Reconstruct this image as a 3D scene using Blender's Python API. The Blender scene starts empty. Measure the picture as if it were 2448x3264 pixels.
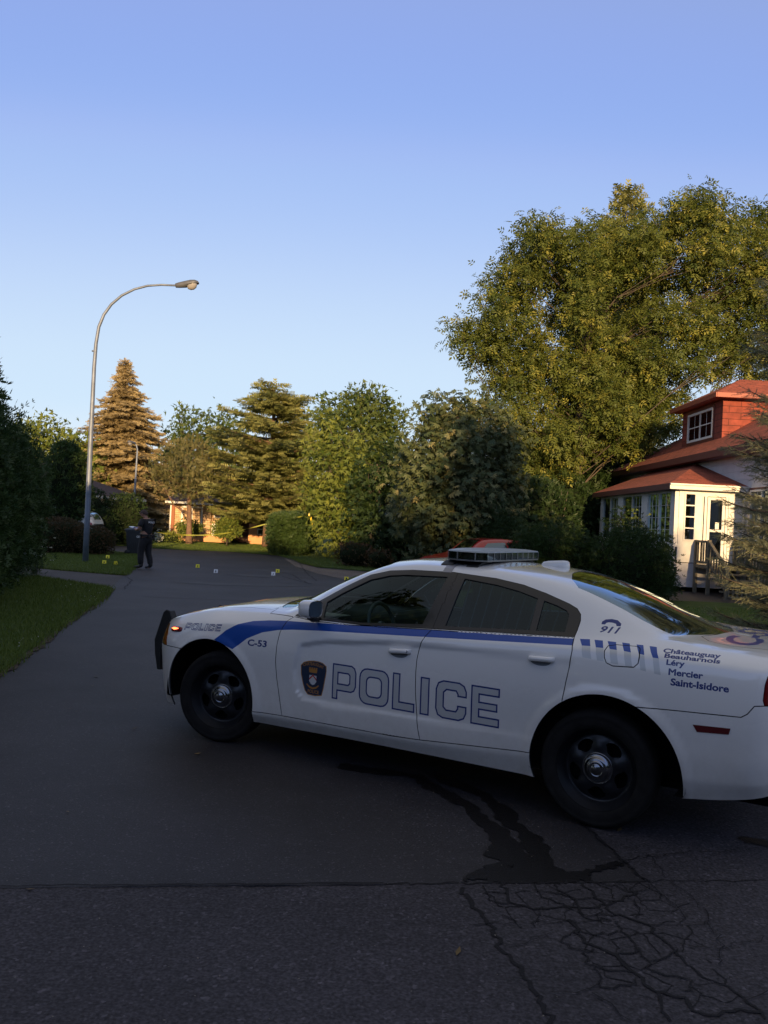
import bpy, math, random
import numpy as np
from mathutils import Matrix, Vector
from mathutils.geometry import delaunay_2d_cdt
R = math.radians
rng = np.random.default_rng(7)
scene = bpy.context.scene

# ------------------------------------------------------------ camera
FPX, CX, CY_, HCAM = 2735.0, 1224.0, 1632.0, 1.815
PITCH, ROLL = 0.01048, 0.04893
_cp, _sp, _c, _s = math.cos(PITCH), math.sin(PITCH), math.cos(ROLL), math.sin(ROLL)
_fw = np.array([0, _cp, _sp]); _u = np.array([0, -_sp, _cp]); _r = np.array([1., 0, 0])
_rt = _c*_r + _s*_u; _up = -_s*_r + _c*_u
cam_d = bpy.data.cameras.new('camera'); cam = bpy.data.objects.new('camera', cam_d)
scene.collection.objects.link(cam)
cam_d.sensor_fit = 'HORIZONTAL'; cam_d.sensor_width = 36; cam_d.lens = FPX/2448*36
cam_d.clip_start = 0.05; cam_d.clip_end = 3000
cam.matrix_world = Matrix([[_rt[0], _up[0], -_fw[0], 0], [_rt[1], _up[1], -_fw[1], 0], [_rt[2], _up[2], -_fw[2], HCAM], [0, 0, 0, 1]])
scene.camera = cam
scene.render.resolution_x = 768; scene.render.resolution_y = 1024

# ------------------------------------------------------------ sky, sun, exposure
SUN_EL, SUN_AZ = R(10), R(176)        # azimuth clockwise from +Y (view direction); the sun is low behind the camera
w = bpy.data.worlds.new('World'); scene.world = w; w.use_nodes = True
nt = w.node_tree; bg = nt.nodes['Background']
sky = nt.nodes.new('ShaderNodeTexSky'); sky.sky_type = 'NISHITA'; sky.sun_disc = False
sky.sun_elevation = SUN_EL; sky.sun_rotation = SUN_AZ
sky.air_density = 1.0; sky.dust_density = 0.0; sky.ozone_density = 1.0; sky.altitude = 50
# sky colour grade; zenith lifted and warmed as added fill light for the shade (curve per channel, same in every direction)
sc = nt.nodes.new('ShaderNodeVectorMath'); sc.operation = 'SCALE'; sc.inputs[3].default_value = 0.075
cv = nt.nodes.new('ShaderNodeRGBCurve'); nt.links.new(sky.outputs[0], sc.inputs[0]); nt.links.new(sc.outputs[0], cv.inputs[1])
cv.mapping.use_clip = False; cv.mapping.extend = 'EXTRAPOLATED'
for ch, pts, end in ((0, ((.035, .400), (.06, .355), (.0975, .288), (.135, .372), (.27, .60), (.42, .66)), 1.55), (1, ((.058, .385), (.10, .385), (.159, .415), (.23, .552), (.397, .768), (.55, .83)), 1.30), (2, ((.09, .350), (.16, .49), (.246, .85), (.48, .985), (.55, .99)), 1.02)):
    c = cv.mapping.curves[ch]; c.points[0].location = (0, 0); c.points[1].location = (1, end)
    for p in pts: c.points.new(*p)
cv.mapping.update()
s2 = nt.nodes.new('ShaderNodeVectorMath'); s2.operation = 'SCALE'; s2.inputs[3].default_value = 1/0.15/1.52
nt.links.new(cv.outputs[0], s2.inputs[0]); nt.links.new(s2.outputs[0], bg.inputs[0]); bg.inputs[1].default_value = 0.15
sd = bpy.data.lights.new('sun', 'SUN'); sun = bpy.data.objects.new('sun', sd); scene.collection.objects.link(sun)
sd.energy = 5.0; sd.angle = R(0.6); sd.color = (1.0, 0.68, 0.34)
_sdir = Vector((math.sin(SUN_AZ)*math.cos(SUN_EL), math.cos(SUN_AZ)*math.cos(SUN_EL), math.sin(SUN_EL)))
sun.rotation_euler = _sdir.to_track_quat('Z', 'Y').to_euler()
scene.view_settings.view_transform = 'Standard'; scene.view_settings.look = 'None'
scene.view_settings.exposure = 0.604; scene.view_settings.gamma = 1.0
scene.render.engine = 'CYCLES'
scene.cycles.max_bounces = 6; scene.cycles.transparent_max_bounces = 12

# ------------------------------------------------------------ helpers
def ray(px, py):
    return _fw + (px-CX)/FPX*_rt - (py-CY_)/FPX*_up
def G(px, py, z=0.0):
    """ground point seen at photo pixel"""
    d = ray(px, py); t = (z-HCAM)/d[2]; return np.array([d[0]*t, d[1]*t, z])
def P(px, py, Y):
    """point at forward distance Y"""
    d = ray(px, py); t = Y/d[1]; return np.array([d[0]*t, Y, HCAM+d[2]*t])

def link(o, parent=None):
    scene.collection.objects.link(o)
    if parent is not None: o.parent = parent
    return o
def tag(o, label=None, cat=None, group=None, kind=None):
    if label: o['label'] = label
    if cat: o['category'] = cat
    if group: o['group'] = group
    if kind: o['kind'] = kind
    return o
def thing(name, label, cat, loc=(0, 0, 0), rz=0.0, group=None):
    o = bpy.data.objects.new(name, None); link(o); o.location = loc; o.rotation_euler = (0, 0, rz)
    o.empty_display_size = .2
    return tag(o, label, cat, group)
def copy_tree(o, parent=None):
    c = o.copy(); scene.collection.objects.link(c); c.parent = parent
    for ch in list(o.children): copy_tree(ch, c)
    return c
def make(name, V, F, mats, parent=None, smooth=False, mi=None, org=None, normals=None, col=None):
    """mesh object from arrays; V in world (or parent-local) coordinates, org = origin to subtract"""
    V = np.asarray(V, float).reshape(-1, 3)
    if org is not None: V = V-np.asarray(org, float)
    me = bpy.data.meshes.new(name)
    if isinstance(F, np.ndarray) and F.ndim == 2:
        n, k = F.shape
        me.vertices.add(len(V)); me.vertices.foreach_set('co', V.ravel())
        me.loops.add(n*k); me.loops.foreach_set('vertex_index', F.ravel().astype(np.int32))
        me.polygons.add(n); me.polygons.foreach_set('loop_start', np.arange(0, n*k, k, dtype=np.int32))
        me.polygons.foreach_set('loop_total', np.full(n, k, dtype=np.int32))
        me.update(calc_edges=True)
    else:
        me.from_pydata([tuple(v) for v in V], [], [tuple(int(i) for i in f) for f in F]); me.update()
    for m in (mats if isinstance(mats, (list, tuple)) else [mats]): me.materials.append(m)
    if mi is not None: me.polygons.foreach_set('material_index', np.asarray(mi, dtype=np.int32))
    me.polygons.foreach_set('use_smooth', np.full(len(me.polygons), bool(smooth)))
    if col is not None:
        a = me.color_attributes.new('tint', 'FLOAT_COLOR', 'POINT')
        c4 = np.ones((len(V), 4)); c4[:, :3] = np.asarray(col).reshape(len(V), -1) if np.ndim(col) > 1 else np.asarray(col)[:, None]
        a.data.foreach_set('color', c4.ravel())
    if normals is not None:
        me.normals_split_custom_set_from_vertices([tuple(n) for n in normals])
    o = bpy.data.objects.new(name, me); link(o, parent)
    if org is not None and parent is None: o.location = org
    return o

class MB:
    """collects shapes, builds ONE mesh"""
    def __init__(s): s.V = []; s.F = []; s.M = []; s.n = 0
    def add(s, V, F, m=0):
        V = np.asarray(V, float).reshape(-1, 3)
        s.V.append(V); s.F += [tuple(int(i)+s.n for i in f) for f in F]; s.M += [m]*len(F); s.n += len(V); return s
    def box(s, a, b, m=0, T=None):
        (x0, y0, z0), (x1, y1, z1) = a, b
        V = np.array([[x0,y0,z0],[x1,y0,z0],[x1,y1,z0],[x0,y1,z0],[x0,y0,z1],[x1,y0,z1],[x1,y1,z1],[x0,y1,z1]], float)
        if T is not None: V = T(V)
        return s.add(V, [(0,3,2,1),(4,5,6,7),(0,1,5,4),(1,2,6,5),(2,3,7,6),(3,0,4,7)], m)
    def tube(s, pts, rad, seg=8, m=0, cap=True):
        pts = np.asarray(pts, float); n = len(pts); rad = np.broadcast_to(np.asarray(rad, float), (n,))
        t = np.gradient(pts, axis=0); t /= np.maximum(np.linalg.norm(t, axis=1, keepdims=True), 1e-9)
        a = np.array([0, 0, 1.]) if abs(t[0][2]) < .9 else np.array([1., 0, 0])
        V = []; u = np.cross(t[0], a); u /= np.linalg.norm(u)
        th = np.linspace(0, 2*np.pi, seg, endpoint=False)
        for i in range(n):
            u = u-t[i]*(u@t[i]); u /= max(np.linalg.norm(u), 1e-9); v = np.cross(t[i], u)
            V.append(pts[i]+rad[i]*(np.cos(th)[:, None]*u+np.sin(th)[:, None]*v))
        F = [(i*seg+j, i*seg+(j+1) % seg, (i+1)*seg+(j+1) % seg, (i+1)*seg+j) for i in range(n-1) for j in range(seg)]
        if cap: F += [tuple(range(seg))[::-1], tuple((n-1)*seg+j for j in range(seg))]
        return s.add(np.concatenate(V), F, m)
    def lathe(s, prof, seg=32, m=0, T=None):
        """prof [(r, h)] about +Z"""
        th = np.linspace(0, 2*np.pi, seg, endpoint=False); n = len(prof)
        V = np.array([[r*np.cos(a), r*np.sin(a), h] for r, h in prof for a in th])
        if T is not None: V = T(V)
        return s.add(V, [(i*seg+j, i*seg+(j+1) % seg, (i+1)*seg+(j+1) % seg, (i+1)*seg+j) for i in range(n-1) for j in range(seg)], m)
    def prism(s, poly, a, b, m=0, ax=1, T=None):
        """poly of 2-D points extruded along axis ax from a to b"""
        n = len(poly); idx = [i for i in range(3) if i != ax]; V = np.zeros((2*n, 3))
        for k, h in enumerate((a, b)):
            V[k*n:(k+1)*n, idx[0]] = [p[0] for p in poly]; V[k*n:(k+1)*n, idx[1]] = [p[1] for p in poly]; V[k*n:(k+1)*n, ax] = h
        if T is not None: V = T(V)
        return s.add(V, [tuple(range(n)), tuple(range(2*n-1, n-1, -1))]+[(i, i+n, (i+1) % n+n, (i+1) % n) for i in range(n)], m)
    def sphere(s, c, r, m=0, nu=14, nv=9):
        r = np.broadcast_to(np.asarray(r, float), (3,)); V = []
        for i in range(nv+1):
            ph = np.pi*i/nv
            for j in range(nu): V.append([c[0]+r[0]*np.sin(ph)*np.cos(2*np.pi*j/nu), c[1]+r[1]*np.sin(ph)*np.sin(2*np.pi*j/nu), c[2]+r[2]*np.cos(ph)])
        return s.add(V, [(i*nu+j, (i+1)*nu+j, (i+1)*nu+(j+1) % nu, i*nu+(j+1) % nu) for i in range(nv) for j in range(nu)], m)
    def build(s, name, mats, parent=None, smooth=False, org=None, bevel=0, recalc=True):
        o = make(name, np.concatenate(s.V), s.F, mats, parent, smooth, s.M, org)
        if recalc:
            import bmesh
            bm = bmesh.new(); bm.from_mesh(o.data); bmesh.ops.recalc_face_normals(bm, faces=bm.faces); bm.to_mesh(o.data); bm.free()
        if bevel:
            b = o.modifiers.new('bevel', 'BEVEL'); b.width = bevel; b.segments = 2; b.limit_method = 'ANGLE'
        if smooth == 'auto':
            o.data.polygons.foreach_set('use_smooth', np.full(len(o.data.polygons), True))
            es = o.modifiers.new('split', 'EDGE_SPLIT'); es.split_angle = R(35)
        return o

# ------------------------------------------------------------ materials
def mat(name, col=(.5, .5, .5), rough=.6, metal=0, spec=.5, coat=0, var=0, vscale=5, bump=0, bscale=30, emit=None, estr=1, coatr=.03, var2=None):
    m = bpy.data.materials.new(name); m.use_nodes = True; nt = m.node_tree; b = nt.nodes['Principled BSDF']
    b.inputs['Base Color'].default_value = (*col, 1); b.inputs['Roughness'].default_value = rough
    b.inputs['Metallic'].default_value = metal; b.inputs['Specular IOR Level'].default_value = spec
    b.inputs['Coat Weight'].default_value = coat; b.inputs['Coat Roughness'].default_value = coatr
    tc = nt.nodes.new('ShaderNodeTexCoord')
    if var:
        n = nt.nodes.new('ShaderNodeTexNoise'); n.inputs['Scale'].default_value = vscale; n.inputs['Detail'].default_value = 6
        n.inputs['Roughness'].default_value = .65
        nt.links.new(tc.outputs['Object'], n.inputs['Vector'])
        r = nt.nodes.new('ShaderNodeValToRGB'); r.color_ramp.elements[0].position = .3; r.color_ramp.elements[1].position = .7
        c2 = var2 if var2 else tuple(min(1, c*(1+var)) for c in col)
        c1 = col if var2 else tuple(c*(1-var) for c in col)
        r.color_ramp.elements[0].color = (*c1, 1); r.color_ramp.elements[1].color = (*c2, 1)
        nt.links.new(n.outputs['Fac'], r.inputs['Fac']); nt.links.new(r.outputs['Color'], b.inputs['Base Color'])
    if bump:
        n = nt.nodes.new('ShaderNodeTexNoise'); n.inputs['Scale'].default_value = bscale; n.inputs['Detail'].default_value = 5
        nt.links.new(tc.outputs['Object'], n.inputs['Vector'])
        bp = nt.nodes.new('ShaderNodeBump'); bp.inputs['Strength'].default_value = bump; bp.inputs['Distance'].default_value = .02
        nt.links.new(n.outputs['Fac'], bp.inputs['Height']); nt.links.new(bp.outputs['Normal'], b.inputs['Normal'])
    if emit:
        b.inputs['Emission Color'].default_value = (*emit, 1); b.inputs['Emission Strength'].default_value = estr
    return m
def glassmat(name, tint=(.3, .35, .33), ior=1.5, rough=.0, boost=0.0, mult=1.6):
    """thin pane: tinted see-through with fresnel reflection"""
    m = bpy.data.materials.new(name); m.use_nodes = True; nt = m.node_tree; nt.nodes.clear()
    out = nt.nodes.new('ShaderNodeOutputMaterial'); mx = nt.nodes.new('ShaderNodeMixShader')
    tr = nt.nodes.new('ShaderNodeBsdfTransparent'); gl = nt.nodes.new('ShaderNodeBsdfGlossy'); fr = nt.nodes.new('ShaderNodeFresnel')
    tr.inputs[0].default_value = (*tint, 1); gl.inputs['Roughness'].default_value = rough; gl.inputs[0].default_value = (.72, .90, 1.0, 1); fr.inputs[0].default_value = ior
    mt = nt.nodes.new('ShaderNodeMath'); mt.operation = 'MULTIPLY_ADD'; mt.inputs[1].default_value = mult; mt.inputs[2].default_value = boost; mt.use_clamp = True
    nt.links.new(fr.outputs[0], mt.inputs[0]); nt.links.new(mt.outputs[0], mx.inputs[0])
    nt.links.new(tr.outputs[0], mx.inputs[1]); nt.links.new(gl.outputs[0], mx.inputs[2]); nt.links.new(mx.outputs[0], out.inputs[0])
    return m
def leafmat(name, c1, c2, c3=None, trans=.35, rough=.5, spec=.3):
    """foliage; a random per-leaf value in the 'tint' attribute picks the hue"""
    m = bpy.data.materials.new(name); m.use_nodes = True; nt = m.node_tree; b = nt.nodes['Principled BSDF']; out = nt.nodes['Material Output']
    at = nt.nodes.new('ShaderNodeAttribute'); at.attribute_name = 'tint'
    r = nt.nodes.new('ShaderNodeValToRGB'); e = r.color_ramp.elements
    e[0].color = (*c1, 1); e[1].color = (*c2, 1); e[1].position = .8 if c3 else 1
    if c3: x = e.new(1.0); x.color = (*c3, 1)
    nt.links.new(at.outputs['Color'], r.inputs[0]); nt.links.new(r.outputs[0], b.inputs['Base Color'])
    b.inputs['Roughness'].default_value = rough; b.inputs['Specular IOR Level'].default_value = spec
    t = nt.nodes.new('ShaderNodeBsdfTranslucent'); nt.links.new(r.outputs[0], t.inputs[0])
    mx = nt.nodes.new('ShaderNodeMixShader'); mx.inputs[0].default_value = trans
    nt.links.new(b.outputs[0], mx.inputs[1]); nt.links.new(t.outputs[0], mx.inputs[2]); nt.links.new(mx.outputs[0], out.inputs[0])
    return m
M = {}
# ---------- car body surface (half car, x forward from rear axle, y left, z up)
def pchip(xs, ys):
    xs=np.array(xs,float); ys=np.array(ys,float); h=np.diff(xs); dl=np.diff(ys)/h
    n=len(xs); m=np.zeros(n)
    for i in range(1,n-1):
        if dl[i-1]*dl[i]>0:
            w1=2*h[i]+h[i-1]; w2=h[i]+2*h[i-1]
            m[i]=(w1+w2)/(w1/dl[i-1]+w2/dl[i])
    m[0]=dl[0]; m[-1]=dl[-1]
    def f(x):
        x=np.clip(np.asarray(x,float),xs[0],xs[-1]); i=np.clip(np.searchsorted(xs,x)-1,0,n-2)
        u=(x-xs[i])/h[i]; u2=u*u; u3=u2*u
        return (2*u3-3*u2+1)*ys[i]+(u3-2*u2+u)*h[i]*m[i]+(-2*u3+3*u2)*ys[i+1]+(u3-u2)*h[i]*m[i+1]
    return f
X0,X1=-1.09,3.98
CZ=[[(-1.09,.42),(-.97,.37),(-.52,.285),(.42,.234),(1.45,.232),(2.68,.215),(3.67,.21),(3.85,.26),(3.98,.30)],
 [(-1.09,.50),(-.97,.46),(-.5,.42),(.42,.388),(1.2,.340),(2.39,.315),(2.66,.305),(3.67,.33),(3.98,.42)],
 [(-1.09,.62),(-.5,.60),(.5,.58),(2.7,.56),(3.98,.55)],
 [(-1.09,.82),(0,.82),(2.0,.79),(2.8,.78),(3.5,.74),(3.98,.66)],
 [(-1.09,1.0),(-.94,1.066),(-.4,1.083),(.1,1.07),(.7,1.035),(1.3,1.0),(2.2,.955),(2.8,.94),(3.2,.915),(3.5,.865),(3.7,.80),(3.98,.73)],
 [(-1.09,1.04),(-.92,1.138),(-.54,1.162),(-.385,1.178),(-.1,1.175),(.18,1.15),(.67,1.123),(1.17,1.095),(1.75,1.063),(2.15,1.056),(2.34,1.063),(2.55,1.06),(2.9,1.045),(3.2,1.025),(3.5,.965),(3.68,.912),(3.85,.86),(3.98,.80)],
 [(-1.09,1.05),(-.98,1.15),(-.60,1.172),(-.385,1.19),(-.20,1.248),(-.02,1.322),(.25,1.42),(.57,1.486),(1.0,1.517),(1.4,1.515),(1.65,1.488),(1.88,1.42),(2.13,1.30),(2.365,1.165),(2.50,1.098),(2.62,1.088),(2.9,1.078),(3.2,1.048),(3.5,.985),(3.68,.93),(3.85,.875),(3.98,.81)],
 [(-1.09,1.06),(-1.0,1.17),(-.65,1.18),(-.5,1.195),(-.3,1.258),(-.02,1.372),(.25,1.463),(.57,1.518),(1.0,1.543),(1.4,1.543),(1.7,1.52),(1.9,1.455),(2.13,1.36),(2.4,1.23),(2.58,1.145),(2.7,1.122),(3.08,1.085),(3.33,1.040),(3.6,.975),(3.8,.91),(3.98,.82)],
 [(-1.09,1.07),(-1.0,1.18),(-.72,1.185),(-.55,1.205),(-.3,1.285),(-.02,1.395),(.25,1.482),(.45,1.518),(1.0,1.555),(1.4,1.555),(1.7,1.533),(1.95,1.465),(2.2,1.372),(2.5,1.245),(2.7,1.145),(2.82,1.128),(3.1,1.098),(3.4,1.045),(3.6,.995),(3.8,.925),(3.98,.83)]]
CY=[[(-1.09,.84),(-.5,.87),(.4,.875),(2.7,.87),(3.4,.86),(3.98,.80)],
 [(-1.09,.90),(-.5,.925),(.4,.925),(2.7,.925),(3.4,.90),(3.98,.86)],
 [(-1.09,.93),(-.3,.95),(.5,.935),(1.5,.935),(2.6,.935),(3.2,.94),(3.98,.90)],
 [(-1.09,.93),(-.2,.962),(.5,.945),(1.5,.94),(2.6,.945),(3.2,.948),(3.98,.92)],
 [(-1.09,.88),(-.5,.915),(0,.93),(.6,.925),(1.5,.92),(2.4,.92),(3.0,.925),(3.5,.90),(3.98,.90)],
 [(-1.09,.72),(-.9,.745),(-.4,.735),(-.1,.79),(.2,.845),(.7,.868),(1.5,.872),(2.2,.865),(2.45,.835),(2.7,.80),(3.2,.79),(3.5,.80),(3.98,.82)],
 [(-1.09,.62),(-.5,.62),(-.3,.60),(0,.58),(.3,.575),(1.0,.575),(1.65,.58),(1.88,.60),(2.13,.635),(2.365,.68),(2.55,.715),(2.8,.68),(3.98,.66)],
 [(-1.09,.34),(.3,.36),(1.6,.38),(2.5,.42),(3.98,.38)],
 [(-1.09,0),(3.98,0)]]
KZ=[pchip(*zip(*c)) for c in CZ]; KY=[pchip(*zip(*c)) for c in CY]
VK=np.array([0,.10,.35,.60,.82,.97,1.42,1.65,2.05])   # domain coordinate of each curve
def taper(x):
    x=np.asarray(x,float)
    ur=np.clip((-.80-x)/.29,0,1); uf=np.clip((x-3.45)/.53,0,1)
    return (1-ur**3)**(1/3.)*(1-uf**2.4)**(1/2.4)
ARCH=[(3.11,.36,.452),(-.05,.365,.466)]
def smst(a,b,x):
    u=np.clip((x-a)/(b-a),0,1); return u*u*(3-2*u)
def disp(x,z):
    """outward displacement of the side: door scallop, arch lips"""
    x=np.asarray(x,float); z=np.asarray(z,float)
    zt=np.interp(x,[.3,1.2,1.5,2.05,2.3],[1.02,1.0,.985,.93,.87]); zb=np.interp(x,[.3,1.5,2.0,2.2,2.3],[.47,.455,.44,.46,.55])
    s=np.minimum(np.minimum(z-zb,zt-z),(2.31-x-.10*np.abs(z-.68)/.2*0.5)*.9)
    top=zt-z
    depth=.020*smst(.15,1.9,x)+.004
    d=-depth*smst(0,.045,s)*np.where(x>.15,1,0)*(1-.35*smst(.0,.40,top))
    for ax,az,ar in ARCH:
        r=np.hypot(x-ax,z-az)-ar
        d=d+.012*(1-smst(0.01,.075,r))*(z<.95)
    return d
def secpts(x):
    tp=taper(x)
    Y=np.stack([k(x)*tp for k in KY]); Z=np.stack([k(x) for k in KZ]); return Y,Z
def surf0(x,v):
    x=np.atleast_1d(np.asarray(x,float)); v=np.atleast_1d(np.asarray(v,float))
    Y,Z=secpts(x); h=np.diff(VK); out=[]
    i=np.clip(np.searchsorted(VK,v,side='right')-1,0,len(VK)-2); n=np.arange(len(x)); u=(v-VK[i])/h[i]
    for A in (Y,Z):
        dl=(A[1:]-A[:-1])/h[:,None]; m=np.zeros_like(A)
        a=dl[:-1]; b=dl[1:]; w1=(2*h[1:]+h[:-1])[:,None]; w2=(h[1:]+2*h[:-1])[:,None]
        ok=(a*b)>0
        m[1:-1]=np.where(ok,(w1+w2)/np.where(ok,w1/np.where(a==0,1,a)+w2/np.where(b==0,1,b),1),0)
        if A is Y:
            # rounder shoulder: plain average slopes where not monotone
            av=(A[2:]-A[:-2])/(h[1:]+h[:-1])[:,None]; m[1:-1]=np.where(ok,m[1:-1],av*.6)
            m[-1]=dl[-1]
        else: m[-1]=0*dl[-1]
        m[0]=dl[0]
        hh=h[i]; u2=u*u;u3=u2*u
        out.append((2*u3-3*u2+1)*A[i,n]+(u3-2*u2+u)*hh*m[i,n]+(-2*u3+3*u2)*A[i+1,n]+(u3-u2)*hh*m[i+1,n])
    return out[0],out[1]
def surf(x,v):
    y,z=surf0(x,v); x=np.atleast_1d(np.asarray(x,float)); v=np.atleast_1d(v)
    w=(1-smst(.93,1.05,v))*np.clip(taper(x),0,1)
    y=np.maximum(y+disp(x,z)*w,0)
    return np.stack([x,y,z],-1)
def normal(x,v,e=2e-3):
    x=np.atleast_1d(x);v=np.atleast_1d(v)
    xa=np.clip(x-e,X0,X1);xb=np.clip(x+e,X0,X1);va=np.clip(v-e,0,VK[-1]);vb=np.clip(v+e,0,VK[-1])
    a=surf(xb,v)-surf(xa,v); b=surf(x,vb)-surf(x,va)
    n=np.cross(b,a); l=np.linalg.norm(n,axis=1,keepdims=True)
    n=np.where(l>1e-12,n/np.maximum(l,1e-12),[0,0,1]); return n
VG=np.linspace(0,VK[-1],411)
def v_of_z(x,z):
    x=np.atleast_1d(x);z=np.atleast_1d(z);out=np.zeros(len(x))
    g=VG[VG<=1.46]
    for j in range(len(x)):
        Zs=surf0(np.full(len(g),x[j]),g)[1]; Zs=np.maximum.accumulate(Zs)+np.arange(len(g))*1e-9
        out[j]=np.interp(z[j],Zs,g)
    return out
def v_of_y(x,y):
    x=np.atleast_1d(x);y=np.atleast_1d(y);out=np.zeros(len(x))
    g=VG[VG>=.90]
    for j in range(len(x)):
        Ys=surf0(np.full(len(g),x[j]),g)[0][::-1]; Ys=np.maximum.accumulate(Ys)+np.arange(len(g))*1e-9
        out[j]=np.interp(y[j],Ys,g[::-1])
    return out
# ============================================================ police car
def paintmat(name, col, rough=.22, dirt=True, coat=1.0):
    m = mat(name, col, rough, 0, .5, coat); nt = m.node_tree; b = nt.nodes['Principled BSDF']
    tc = nt.nodes.new('ShaderNodeTexCoord'); sp = nt.nodes.new('ShaderNodeSeparateXYZ'); nt.links.new(tc.outputs['Object'], sp.inputs[0])
    if dirt:   # road film: brown dust on the lower body
        mp = nt.nodes.new('ShaderNodeMapRange'); mp.inputs[1].default_value = .95; mp.inputs[2].default_value = .22; mp.inputs[3].default_value = 0.0; mp.inputs[4].default_value = .58
        nt.links.new(sp.outputs[2], mp.inputs[0])
        n = nt.nodes.new('ShaderNodeTexNoise'); n.inputs['Scale'].default_value = 9; n.inputs['Detail'].default_value = 8; n.inputs['Roughness'].default_value = .8
        nt.links.new(tc.outputs['Object'], n.inputs['Vector'])
        mu = nt.nodes.new('ShaderNodeMath'); mu.operation = 'MULTIPLY'; nt.links.new(mp.outputs[0], mu.inputs[0]); nt.links.new(n.outputs['Fac'], mu.inputs[1])
        mu2 = nt.nodes.new('ShaderNodeMath'); mu2.operation = 'MULTIPLY'; mu2.inputs[1].default_value = 1.7; mu2.use_clamp = True; nt.links.new(mu.outputs[0], mu2.inputs[0])
        mx = nt.nodes.new('ShaderNodeMix'); mx.data_type = 'RGBA'; mx.inputs[6].default_value = (*col, 1); mx.inputs[7].default_value = (col[0]*.55+.03, col[1]*.50+.025, col[2]*.43+.02, 1)
        nt.links.new(mu2.outputs[0], mx.inputs[0]); nt.links.new(mx.outputs[2], b.inputs['Base Color'])
        ad = nt.nodes.new('ShaderNodeMath'); ad.operation = 'MULTIPLY_ADD'; ad.inputs[1].default_value = .5; ad.inputs[2].default_value = rough
        nt.links.new(mu2.outputs[0], ad.inputs[0]); nt.links.new(ad.outputs[0], b.inputs['Roughness'])
        cw = nt.nodes.new('ShaderNodeMath'); cw.operation = 'SUBTRACT'; cw.inputs[0].default_value = 1.0; nt.links.new(mu2.outputs[0], cw.inputs[1]); nt.links.new(cw.outputs[0], b.inputs['Coat Weight'])
    return m
M['paint'] = paintmat('white_paint', (.86, .83, .79)); M['blue'] = paintmat('blue_film', (.003, .062, .33), .4, False, .25); M['navy'] = paintmat('navy_film', (.006, .026, .17), .4, False, .25)
M['silver'] = paintmat('silver_film', (.60, .60, .585), .35); M['gold'] = paintmat('gold_film', (.45, .20, .04), .4, False); M['crest'] = paintmat('crest_blue', (.012, .025, .06), .4, False)
M['crestw'] = paintmat('crest_white', (.6, .6, .58), .4, False); M['crestr'] = paintmat('crest_red', (.5, .04, .03), .4, False)
M['trimblack'] = mat('gloss_black_trim', (.012, .012, .014), .28, 0, .5, .3); M['mattblack'] = mat('matt_black_plastic', (.014, .014, .015), .6, var=.3, vscale=30)
M['hole'] = mat('inner_black', (.004, .004, .004), .9, spec=.1); M['rubber'] = mat('tyre_rubber', (.013, .012, .0115), .85, spec=.2, var=.35, vscale=12)
M['flange'] = mat('panel_edge', (.05, .05, .05), .7); M['steel'] = mat('black_steel_wheel', (.008, .009, .012), .36, 0, .5); M['chrome'] = mat('chrome_cap', (.27, .27, .28), .2, 1, var=.2, vscale=8)
M['glass'] = glassmat('side_glass', (.56, .70, .66), 1.5, 0, .0, 1.2); M['glassd'] = glassmat('tinted_glass', (.30, .39, .40), 1.5, 0, .0, 1.15); M['glassr'] = glassmat('rear_glass', (.05, .055, .05), 1.6, 0, .16)
M['clear'] = glassmat('clear_lens', (.55, .55, .52), 1.5, .05, .05)
M['interior'] = mat('dark_interior', (.02, .022, .025), .7); M['greypl'] = mat('grey_plastic', (.16, .17, .18), .5); M['whitepl'] = mat('white_plastic', (.72, .72, .72), .35, coat=.3)

PTS_MM = dict(
 DLO=[(2.360,1.070),(2.208,1.186),(2.019,1.307),(1.835,1.408),(1.675,1.450),(1.480,1.469),(1.150,1.477),(1.045,1.471),(0.819,1.459),(0.614,1.431),(0.446,1.389),(0.283,1.337),(0.225,1.312),(0.193,1.280),(0.182,1.242),(0.184,1.187),(0.189,1.146),(0.676,1.122),(1.174,1.094),(1.749,1.061),(2.153,1.058),(2.357,1.064)],
 GF=[(2.098,1.077),(2.125,1.185),(2.017,1.258),(1.811,1.374),(1.653,1.416),(1.509,1.432),(1.180,1.442),(1.265,1.116),(1.755,1.077)],
 GR=[(1.045,1.440),(0.799,1.417),(0.630,1.389),(0.490,1.353),(0.488,1.157),(0.976,1.128),(1.088,1.122)],
 GQ=[(0.444,1.343),(0.351,1.319),(0.285,1.294),(0.262,1.269),(0.258,1.168),(0.444,1.158)])
FDC=[(2.357,1.066),(2.411,1.022),(2.440,.94),(2.450,0.840),(2.453,0.714),(2.441,0.601),(2.406,0.435),(2.382,0.318)]
BCU=[(1.112,1.477),(1.127,1.464),(1.178,1.094),(1.205,1.055),(1.229,1.012),(1.252,.950),(1.262,0.880),(1.263,0.791),(1.258,0.656),(1.244,0.522),(1.222,0.400),(1.207,0.339)]
RCU=[(0.189,1.146),(0.173,1.069),(0.184,0.955),(0.199,0.866),(0.212,0.760)]
ROC=[(2.655,0.308),(2.382,0.318),(1.425,0.328),(1.207,0.339),(0.404,0.397)]
SUP=[(3.060,0.815),(3.041,0.830),(2.963,0.898),(2.859,0.955),(2.733,0.990),(2.581,1.010),(2.420,1.023),(2.218,1.032),(1.822,1.052),(1.496,1.070),(1.169,1.087),(0.804,1.104),(0.437,1.122),(0.186,1.136)]
SLO=[(2.868,0.763),(2.741,0.859),(2.606,0.919),(2.469,0.950),(2.331,0.968),(2.1,.985),(1.799,1.003),(1.473,1.022),(1.181,1.039),(0.788,1.063),(0.178,1.100)]
STRIPE=SUP+SLO[::-1]
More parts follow.
